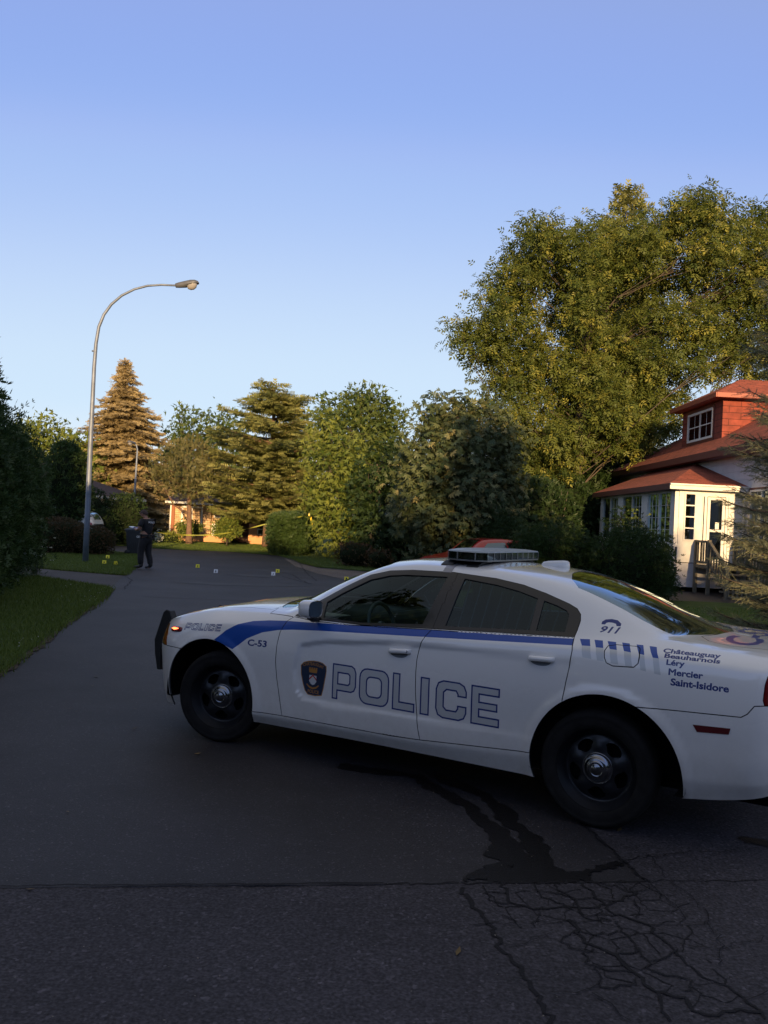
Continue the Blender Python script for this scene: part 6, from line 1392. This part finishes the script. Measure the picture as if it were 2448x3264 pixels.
# ============================================================ street lamps
M['galv'] = mat('galvanised_pole', (.17, .20, .26), .5, .25, var=.25, vscale=3); M['lampgrey'] = mat('lamp_housing', (.11, .115, .13), .5, .2, var=.15, vscale=8)
def street_lamp(name, label, base, path, radii, head, hdir, hl, yaw_pts=None):
    b = np.array([base[0], base[1], 0.]); t = thing(name, label, 'street lamp', tuple(b), 0, None)
    mb = MB(); mb.tube(np.array(path)-b, radii, 16); mb.build('pole', M['galv'], t, True)
    mb = MB(); mb.lathe([(.15, 0), (.15, .02), (.10, .03)], 16); mb.build('base_plate', M['galv'], t, True)
    # cobra head: long rounded housing, glass bowl below the front half
    h = np.array(head)-b; a = np.array(hdir, float); a /= np.linalg.norm(a); up = np.array([0, 0, 1.])-a*a[2]; up /= np.linalg.norm(up); sd_ = np.cross(up, a)
    def T(V): V = np.asarray(V, float); return h+V[:, 0:1]*a+V[:, 1:2]*sd_+V[:, 2:3]*up
    prof = [(-.02, .03, .04, -.03), (0, .055, .06, -.085), (.12, .075, .085, -.10), (.35, .12, .115, -.105), (.55, .155, .135, -.06), (.70, .15, .125, -.02), (.80, .10, .08, -.015), (.83, .03, .03, 0)]
    V = []; n = 16
    for x, w_, tp, bt in prof:
        for j in range(n):
            an = 2*np.pi*j/n; z = math.sin(an); V.append((x*hl/.83, w_*math.cos(an), tp*z if z > 0 else -bt*z))
    MB().add(T(V), [(i*n+j, i*n+(j+1) % n, (i+1)*n+(j+1) % n, (i+1)*n+j) for i in range(len(prof)-1) for j in range(n)]+[tuple(range(n))]).build('housing', M['lampgrey'], t, True)
    V = []
    for x, w_, bt in ((.40, .02, -.09), (.43, .09, -.15), (.52, .125, -.185), (.63, .125, -.18), (.72, .10, -.12), (.76, .04, -.03)):
        for j in range(12): an = math.pi+math.pi*j/11; V.append((x*hl/.83, w_*math.cos(an), bt*abs(math.sin(an))-.01))
    MB().add(T(V), [(i*12+j, i*12+j+1, (i+1)*12+j+1, (i+1)*12+j) for i in range(5) for j in range(11)]).build('glass_bowl', mat('lamp_bowl', (.35, .33, .32), .15, .1, coat=.5), t, True)
    return t
Yl = G(272, 1793)[1]
pp = [P(a, b, Yl) for a, b in ((272, 1793), (279, 1640), (289, 1400), (300, 1170), (306, 1095), (315, 1042), (331, 1003), (355, 970), (388, 942), (428, 922), (470, 911), (515, 908), (560, 910))]; pp[0][2] = 0
la = street_lamp('street_lamp', 'tall grey street lamp with a curved arm on the near lawn by the clipped hedge', pp[0], pp, [.095, .088, .075, .062, .056, .052, .048, .044, .041, .038, .036, .034, .032], P(560, 909, Yl), P(640, 905, Yl)-P(560, 911, Yl), .76)
mb = MB(); q = P(303, 1119, Yl)-pp[0]; mb.tube([q, q+[-.10, 0, 0]], .028, 8); mb.build('photocell', M['galv'], la, True)
Yf = 56.
pp = [P(a, b, Yf) for a, b in ((424, 1712), (430, 1560), (437, 1450), (438, 1432), (435, 1420), (429, 1414))]; pp[0][2] = 0
M['pale'] = mat('pale_pole', (.62, .60, .55), .5)
la = street_lamp('street_lamp', 'far pale street lamp standing in front of the brown spruce', pp[0], pp, [.085, .07, .055, .05, .045, .04], P(431, 1413, Yf), (-.45, -1, 0), .7)
la.children[0].data.materials[0] = M['pale']
# ============================================================ wheelie bin
b = G(424, 1768); t = thing('wheelie_bin', 'dark grey wheelie bin standing at the end of the second driveway', 'bin', tuple(b), R(8))
M['bin'] = mat('bin_plastic', (.030, .032, .035), .5, var=.15, vscale=12)
mb = MB(); n = 4
for (z0, a0, c0), (z1, a1, c1) in (((.06, .20, .22), (.90, .27, .30)), ((.90, .29, .32), (.96, .29, .32))):
    V = [(sx*a, sy*c, z) for z, a, c in ((z0, a0, c0), (z1, a1, c1)) for sx, sy in ((-1, -1), (1, -1), (1, 1), (-1, 1))]; mb.add(V, [(3, 2, 1, 0), (4, 5, 6, 7), (0, 1, 5, 4), (1, 2, 6, 5), (2, 3, 7, 6), (3, 0, 4, 7)])
for k_ in range(5): mb.box((-.16+.08*k_-.006, -.268-.0, .30), (-.16+.08*k_+.006, -.255, .60))
mb.build('bin_body', M['bin'], t, bevel=.015)
mb = MB(); mb.prism([(-.31, .965), (.30, .965), (.31, 1.0), (.20, 1.045), (-.20, 1.045), (-.31, 1.0)], -.34, .34); ld = mb.build('lid', mat('bin_lid', (.10, .105, .115), .45, var=.1, vscale=10), t, bevel=.012)
for s in (-1, 1):
    w_ = MB(); w_.lathe([(0, -.03), (.09, -.03), (.10, -.02), (.10, .02), (.09, .03), (0, .03)], 20, T=lambda V: np.column_stack([-.20+V[:, 0], s*.24+V[:, 2], .10+V[:, 1]])); w_.build('wheel', M['mattblack'], t, True)
MB().tube([(-.30, -.2, .97), (-.36, -.2, .98), (-.36, .2, .98), (-.30, .2, .97)], .016, 8).build('handle', M['bin'], t, True)
MB().box((.262, -.29, .10), (.28, -.27, .93)).build('side_strip', mat('strip_silver', (.35, .35, .36), .35, .4), t)

# ============================================================ officer
def skin_body(name, nodes, edges, m, par, sub=2):
    me = bpy.data.meshes.new(name); me.from_pydata([n[0] for n in nodes], edges, []); me.materials.append(m)
    o = bpy.data.objects.new(name, me); link(o, par)
    sk = o.modifiers.new('skin', 'SKIN'); sk.use_smooth_shade = True
    for i, nn in enumerate(nodes): me.skin_vertices[0].data[i].radius = nn[1] if isinstance(nn[1], tuple) else (nn[1], nn[1])
    me.skin_vertices[0].data[0].use_root = True
    s = o.modifiers.new('sub', 'SUBSURF'); s.levels = sub; s.render_levels = sub
    # bake so that the exported mesh is the body itself
    dg = bpy.context.evaluated_depsgraph_get(); bm_ = bpy.data.meshes.new_from_object(o.evaluated_get(dg)); o.modifiers.clear(); o.data = bm_; bm_.name = name
    if not len(bm_.materials): bm_.materials.append(m)
    for p_ in bm_.polygons: p_.use_smooth = True
    return o
fp = G(461, 1813)
T_ = thing('person', 'policeman in black uniform standing with bowed head at the edge of the lawn, holding papers', 'person', tuple(fp), R(160)); T_.scale = (1.15, 1.22, 1.0)
skn = mat('skin', (.34, .17, .11), .55); blk = mat('black_uniform', (.012, .012, .015), .85, var=.3, vscale=9); glv = mat('violet_gloves', (.22, .20, .55), .5)
def arm(s, o=0):
    return [((.00, s*.19, 1.475), .060+o), ((.02, s*.245, 1.33), .052+o), ((.05, s*.255, 1.20), .045+o), ((.17, s*.20, 1.185), .040+o*.5), ((.29, s*.10, 1.215), .030)]
N = [((0, 0, .98), (.155, .115)), ((-.01, 0, 1.12), (.145, .105)), ((-.02, 0, 1.28), (.165, .115)), ((-.01, 0, 1.42), (.175, .105)), ((.03, 0, 1.53), (.065, .06)), ((.075, 0, 1.60), (.055, .055)), ((.115, 0, 1.655), (.078, .088)), ((.135, 0, 1.715), (.082, .095)), ((.12, 0, 1.755), (.055, .065)), ((.205, 0, 1.655), (.016, .022)), ((.17, 0, 1.60), (.03, .035))]
E_ = [(0, 1), (1, 2), (2, 3), (3, 4), (4, 5), (5, 6), (6, 7), (7, 8), (6, 9), (6, 10)]
for s in (1, -1):
    k_ = len(N); N += arm(s); E_ += [(3, k_)]+[(k_+i, k_+i+1) for i in range(4)]
    f = .055*s; k_ = len(N); N += [((.01, s*.10, .90), .095), ((.03+f*.7, s*.10, .52), .062), ((-.02+f*1.3, s*.105, .14), .045), ((-.02+f*1.3, s*.105, .06), .045), ((.14+f*1.3, s*.14, .04), .035)]; E_ += [(0, k_)]+[(k_+i, k_+i+1) for i in range(4)]
skin_body('body', N, E_, skn, T_)
# shirt, trousers, boots
N = [((0, 0, 1.02), (.155, .130)), ((-.01, 0, 1.14), (.150, .125)), ((-.025, 0, 1.28), (.175, .135)), ((-.02, 0, 1.42), (.19, .125)), ((.015, 0, 1.50), (.12, .085))]; E_ = [(0, 1), (1, 2), (2, 3), (3, 4)]
for s in (1, -1): k_ = len(N); N += [((-.005, s*.19, 1.47), .083), ((.015, s*.24, 1.37), .078), ((.035, s*.26, 1.27), .070)]; E_ += [(3, k_), (k_, k_+1), (k_+1, k_+2)]
skin_body('shirt', N, E_, blk, T_)
N = [((0, 0, 1.03), (.165, .135)), ((0, 0, .95), (.17, .14))]; E_ = [(0, 1)]
for s in (1, -1): f = .055*s; k_ = len(N); N += [((.01, s*.095, .86), .118), ((.02+f*.4, s*.105, .68), .105), ((.035+f*.7, s*.10, .50), .088), ((.0+f*1.0, s*.12, .30), .080), ((-.02+f*1.3, s*.105, .13), .074)]; E_ += [(1, k_)]+[(k_+i, k_+i+1) for i in range(4)]
skin_body('trousers', N, E_, blk, T_)
for s in (1, -1):
    f = .055*s; N = [((-.02+f*1.3, s*.105, .20), .058), ((-.03+f*1.3, s*.105, .075), (.058, .062)), ((.07+f*1.3, s*.135, .055), (.052, .045)), ((.17+f*1.3, s*.145, .040), (.048, .032))]; skin_body('boot', N, [(0, 1), (1, 2), (2, 3)], M['mattblack'], T_)
# belt, pouches, cuffs
mb = MB(); th = np.linspace(0, 2*np.pi, 29)[:-1]; V = []
for z, o in ((1.0, 0), (1.055, 0)):
    for a in th: V.append((.0+.155*math.cos(a), .182*math.sin(a), z))
n = 28; mb.add(V, [(j, (j+1) % n, n+(j+1) % n, n+j) for j in range(n)])
for a, w_, h in ((35, .03, .07), (75, .035, .09), (110, .03, .06), (150, .03, .08), (250, .045, .14)):
    c = np.array([.17*math.cos(R(a)), .197*math.sin(R(a))]); mb.box((c[0]-w_, c[1]-w_, 1.06-h*1.2), (c[0]+w_, c[1]+w_, 1.06))
mb.build('duty_belt', M['mattblack'], T_, bevel=.006)
for s_ in (0, .045): MB().tube([(.05+s_+.028*math.cos(a), .232, .975+.028*math.sin(a)) for a in np.linspace(0, 2*np.pi, 13)], .006, 6, cap=False).build('handcuff', mat('cuff', (.7, .7, .7), .3, .6), T_, True)
# hair (short, cap-like), ears
mb = MB(); V = []; nu, nv = 16, 7
for i in range(nv+1):
    for j in range(nu): ph = (math.pi*.56)*i/nv; a = 2*np.pi*j/nu; V.append((.115+.108*math.sin(ph)*math.cos(a)-.012, .094*math.sin(ph)*math.sin(a), 1.70+.103*math.cos(ph)-.035*math.sin(ph)*max(0, -math.cos(a))))
mb.add(V, [(i*nu+j, (i+1)*nu+j, (i+1)*nu+(j+1) % nu, i*nu+(j+1) % nu) for i in range(nv) for j in range(nu)]); mb.build('hair', mat('dark_brown_hair', (.035, .018, .014), .7), T_, True)
for s in (1, -1): MB().sphere((.10, s*.087, 1.66), (.018, .012, .03)).build('ear', skn, T_, True)
# gloved hands: palm, four curled fingers, thumb
for s in (1, -1):
    pz_ = np.array([.30, s*.095, 1.215]); N = [(tuple(pz_), (.034, .022)), (tuple(pz_+[.05, -s*.015, .005]), (.040, .018))]; E_ = [(0, 1)]
    for j in range(4):
        o = (j-1.5)*.019; k_ = len(N); b0 = pz_+[.065, -s*.02+0, .008+o*.8]; L_ = (.030, .034, .032, .025)[j]
        N += [(tuple(b0), .010), (tuple(b0+[L_, -s*.012, 0]), .009), (tuple(b0+[L_*1.2, -s*.04, -.004]), .0075)]; E_ += [(1, k_), (k_, k_+1), (k_+1, k_+2)]
    k_ = len(N); N += [(tuple(pz_+[.02, -s*.02, .035]), .012), (tuple(pz_+[.05, -s*.035, .045]), .010)]; E_ += [(0, k_), (k_, k_+1)]
    skin_body('glove', N, E_, glv, T_, 1)
# POLICE across the shoulders
V, E2 = font_loops('POLICE', 0, .25, 0, .055, bold=.03)
vo, _, fo, *_ = delaunay_2d_cdt([Vector(tuple(q)) for q in V], E2, [], 0, 1e-6); vo = np.array([tuple(q) for q in vo]); fo = [f for f in fo if len(f) == 3]; c = np.array([vo[list(f)].mean(0) for f in fo]); ok = inpoly(c[:, 0], c[:, 1], V, E2)
yy = -(vo[:, 0]-.125)
make('back_lettering', np.column_stack([-.158+.9*yy**2, yy, 1.40+vo[:, 1]]), [f for f, k_ in zip(fo, ok) if k_], mat('lettering_white', (.75, .75, .75), .6), T_)
# papers in the hands
cb = np.array(fp); c_, s_ = math.cos(R(160)), math.sin(R(160)); q = np.array([.43, 0, 1.25])
t = thing('clipboard', 'pale papers and clipboard held by the policeman', 'clipboard', (fp[0]+q[0]*c_-q[1]*s_, fp[1]+q[0]*s_+q[1]*c_, q[2]), R(160))
MB().box((-.12, -.13, -.035), (.14, .13, -.027), T=lambda V: np.column_stack([V[:, 0], V[:, 1], V[:, 2]+V[:, 0]*.25])).build('board', M['greypl'], t)
MB().box((-.10, -.12, -.026), (.13, .12, -.010), T=lambda V: np.column_stack([V[:, 0], V[:, 1], V[:, 2]+V[:, 0]*.25])).build('paper', M['whitepl'], t)

# ============================================================ evidence markers
M['mk_y'] = mat('marker_yellow', (.90, .78, .04), .5); M['mk_w'] = mat('marker_white', (.88, .88, .88), .5); M['mk_k'] = mat('marker_black', (.01, .01, .01), .6)
def marker(px, py, ch, m, label, rz=0, z=0.0, w_=.118, h=.108):
    q = G(px, py); q[2] = z; t = thing('evidence_marker', label, 'evidence marker', tuple(q), R(rz), 'numbered and lettered evidence markers')
    MB().add([(-w_/2, -.035, 0), (w_/2, -.035, 0), (w_/2, -.004, h), (-w_/2, -.004, h), (-w_/2, .035, 0), (w_/2, .035, 0), (w_/2, .004, h), (-w_/2, .004, h)], [(0, 1, 2, 3), (5, 4, 7, 6), (3, 2, 6, 7)]).build('card', M[m], t, recalc=False).modifiers.new('t', 'SOLIDIFY').thickness = .002
    V, E2 = font_loops(ch, -.022, .022, 0, .055, bold=.03); u, v = V[:, 0], V[:, 1]
    vo, _, fo, *_ = delaunay_2d_cdt([Vector(tuple(q_)) for q_ in V], E2, [], 0, 1e-6); vo = np.array([tuple(q_) for q_ in vo]); fo = [f for f in fo if len(f) == 3]; c = np.array([vo[list(f)].mean(0) for f in fo]); ok = inpoly(c[:, 0], c[:, 1], V, E2)
    zz = .02+vo[:, 1]; make('mark', np.column_stack([vo[:, 0], -.035+zz/h*.031-.004, zz]), [f for f, k_ in zip(fo, ok) if k_], M['mk_k'], t)
marker(630, 1809, '3', 'mk_y', 'yellow numbered marker alone on the tarmac, nearest the policeman')
marker(688, 1826, 'B', 'mk_w', 'white evidence marker lettered B on the road')
marker(871, 1834, 'A', 'mk_w', 'white evidence marker lettered A on the road')
marker(885, 1825, '2', 'mk_y', 'yellow numbered marker beside the white marker lettered A')
marker(1104, 1849, '1', 'mk_y', 'yellow numbered marker at the right road edge by the car windscreen', 0, 0, .12, .10)
marker(343, 1784, '6', 'mk_y', 'yellow marker farthest back on the lawn right of the lamp', 8, .05)
marker(332, 1802, '5', 'mk_y', 'yellow marker on the lawn nearest the street lamp', 5, .05)
marker(368, 1805, '4', 'mk_y', 'yellow marker turned sideways on the lawn between lamp and policeman', 62, .05)

# ============================================================ police tape
pts = [P(438, 1682, 45.5), P(500, 1697, 45), P(560, 1704, 44.3), P(630, 1706, 43.5), P(700, 1702, 42.5), P(770, 1690, 41.5), P(850, 1670, 40.5), P(920, 1655, 39.6), P(985, 1641, 38.3)]
pts = np.array(pts); d = np.r_[0, np.cumsum(np.linalg.norm(np.diff(pts, axis=0), axis=1))]; tt = np.linspace(0, d[-1], 90)
cv_ = np.column_stack([pchip(d, pts[:, i])(tt) for i in range(3)]); V = []
for i, q in enumerate(cv_):
    tw = .5+.9*math.sin(tt[i]*1.1)+.5*math.sin(tt[i]*2.7); w_ = .030; V += [q+np.array([0, -math.sin(tw)*w_, math.cos(tw)*w_]), q-np.array([0, -math.sin(tw)*w_, math.cos(tw)*w_])]
o0 = np.array([cv_[45][0], cv_[45][1], 0]); tp = thing('police_tape', 'yellow police tape sagging across the end of the street, tied to the locust tree', 'police tape', tuple(o0))
M['tape'] = mat('yellow_tape', (.36, .36, .06), .4, spec=.5)
MB().add(np.array(V)-o0, [(2*i, 2*i+1, 2*i+3, 2*i+2) for i in range(89)]).build('tape', M['tape'], tp, recalc=False)
e = cv_[-1]-o0; V = []
for i in range(9): V += [e+np.array([.02*i, .0, -.065*i]), e+np.array([.07+.018*i+.02*math.sin(i), .03, -.065*i+.02])]
MB().add(V, [(2*i, 2*i+1, 2*i+3, 2*i+2) for i in range(8)]).add([e+[-.03, 0, .05], e+[.10, .02, .06], e+[.12, .02, -.03], e+[-.02, 0, -.05]], [(0, 1, 2, 3)]).build('tape_tail', mat('tape_end', (.70, .50, .03), .4), tp, recalc=False)

# ============================================================ other cars
def small_car(name, label, loc, rz, L_, W_, Hh, col, hatch=True, zs=1.0):
    car = thing(name, label, 'car', loc, rz); pm = mat(name+'_paint', col, .3, coat=1.0)
    xs = [0, .05, .30, .8, 1.6, 2.3, 2.95, 3.4, 3.8, 4.05, 4.1]; xs = [x*L_/4.1 for x in xs]
    top = [.90, 1.02, 1.33, 1.43, 1.47, 1.42, 1.02, .93, .84, .70, .60]; tw = [.50, .55, .56, .57, .57, .55, .62, .60, .55, .45, .4]; hw = [.62, .74, .83, .86, .86, .86, .85, .84, .80, .66, .5]
    belt = [.80, .93, .97, .96, .94, .92, .93, .87, .78, .65, .55]
    hs = Hh/1.47
    k = lambda a: pchip(xs, a)
    cz = [k([.42]+[.22]*9+[.38]), k([.5]*11), k([.68]*9+[.60, .5]), k([b*hs for b in belt]), k([b*hs+(t*hs-b*hs)*.86 for b, t in zip(belt, top)]), k([t*hs*.995 for t in top]), k([t*hs for t in top])]
    cy = [k([h*.9*W_/1.72 for h in hw]), k([h*W_/1.72 for h in hw]), k([h*W_/1.72 for h in hw]), k([h*.95*W_/1.72 for h in hw]), k([t*1.03*W_/1.72 for t in tw]), k([t*.80*W_/1.72 for t in tw]), k([0]*11)]
    VKs = np.array([0, .28, .46, .8, 1.3, 1.5, 2.0])
    def S(x, v):
        x = np.atleast_1d(x).astype(float); v = np.atleast_1d(v); out = np.zeros((len(x), 3)); out[:, 0] = x
        Yv = np.array([c(x) for c in cy]); Zv = np.array([c(x) for c in cz])
        for i in range(len(x)): out[i, 1] = pchip(VKs, Yv[:, i])(v[i]); out[i, 2] = pchip(VKs, Zv[:, i])(v[i])
        return out
    gx = np.linspace(0, L_, 52); gv = np.linspace(0, 2.0, 26); X_, V_ = np.meshgrid(gx, gv, indexing='ij'); Gp = S(X_.ravel(), V_.ravel()).reshape(52, 26, 3)
    wheels = [(.75*L_/4.1, .31), (3.3*L_/4.1, .31)]; mb = MB()
    for s in (1, -1):
        VV = (Gp*[1, s, 1]).reshape(-1, 3); FF = []
        for i in range(51):
            for j in range(25):
                c = Gp[i:i+2, j:j+2].reshape(-1, 3).mean(0)
                if j < 14 and any((c[0]-wx)**2+(c[2]-wz)**2 < .36**2 for wx, wz in wheels): continue
                FF.append((i*26+j, (i+1)*26+j, (i+1)*26+j+1, i*26+j+1))
        mb.add(VV, FF)
    mb.build('body', pm, car, True)
    def patch(nm, x0, x1, v0, v1, m, off=.006, s=1, n=10):
        xx, vv = np.meshgrid(np.linspace(0, 1, n), np.linspace(0, 1, 6), indexing='ij'); v_ = v0+(v1-v0)*vv
        xa = x0[0]+(x0[1]-x0[0])*vv; xb = x1[0]+(x1[1]-x1[0])*vv; q = S((xa+(xb-xa)*xx).ravel(), v_.ravel()); q[:, 1] += off; q[:, 2] += off*.4
        MB().add(q*[1, s, 1], [(i*6+j, (i+1)*6+j, (i+1)*6+j+1, i*6+j+1) for i in range(n-1) for j in range(5)]).build(nm, m, car, True)
    q = L_/4.1; dg = M['glassr']
    for s in (1, -1):
        patch('front_window', (1.55*q, 1.62*q), (2.75*q, 2.25*q), .86, 1.24, dg, s=s); patch('rear_side_window', (.80*q, .85*q), (1.48*q, 1.55*q), .88, 1.24, dg, s=s); patch('quarter_window', (.45*q, .60*q), (.72*q, .78*q), .92, 1.22, dg, s=s)
        patch('headlight', (3.72*q, 3.55*q), (4.02*q, 3.95*q), .55, .78, M['headl'], s=s); patch('taillight', (.03*q, .06*q), (.14*q, .16*q), .62, .82, M['redlens'], s=s)
        for wx, wz in wheels:
            wh = bpy.data.objects.new('wheel', None); link(wh, car); wh.location = (wx, s*(W_/2-.12), wz); wh.rotation_euler = (R(-90*s), 0, 0)
            MB().lathe([(.20, -.09), (.28, -.095), (.31, -.07), (.31, .07), (.28, .095), (.20, .09)], 28).build('tyre', M['rubber'], wh, True); MB().lathe([(0, .07), (.06, .075), (.08, .05), (.19, .06), (.205, .09)], 28).build('rim', M['chrome'], wh, True)
    xx = [2.35*q, 2.90*q]; V = []
    for x in np.linspace(*xx, 6):
        for s in np.linspace(-1, 1, 9): p_ = S([x], [2.0-abs(s)*.42])[0]; V.append((p_[0]+.01, p_[1]*np.sign(s) if s else 0, p_[2]+.008))
    MB().add(V, [(i*9+j, i*9+j+1, (i+1)*9+j+1, (i+1)*9+j) for i in range(5) for j in range(8)]).build('windshield', dg, car, True)
    V = []
    for x in np.linspace(.08*q, .30*q, 6):
        for s in np.linspace(-1, 1, 9): p_ = S([x], [2.0-abs(s)*.42])[0]; V.append((p_[0]-.01, p_[1]*np.sign(s) if s else 0, p_[2]+.008))
    MB().add(V, [(i*9+j, i*9+j+1, (i+1)*9+j+1, (i+1)*9+j) for i in range(5) for j in range(8)]).build('rear_window', dg, car, True)
    for s in (1, -1): MB().sphere((2.62*q, s*(W_/2+.06), .98*hs), (.07, .10, .065)).build('side_mirror', pm, car, True)
    mb = MB(); mb.box((.3, -W_/2+.1, .2), (L_-.3, W_/2-.1, .5)); mb.build('underbody', M['hole'], car)
    return car
M['headl'] = mat('headlight_lens', (.5, .5, .5), .12, .2, coat=.8)
c0 = P(1625, 1760, 24.5)
small_car('red_hatchback', 'red hatchback parked in front of the chestnut tree, partly hidden by the police car', (c0[0]+.90, 25.6, 0), R(206), 3.75, 1.66, 1.47, (.42, .012, .015))
small_car('white_car', 'white car parked behind the clipped hedge, only its roof and tail showing', (-12.95, 39.2, 0), R(178), 4.7, 1.80, 1.70, (.70, .70, .70))
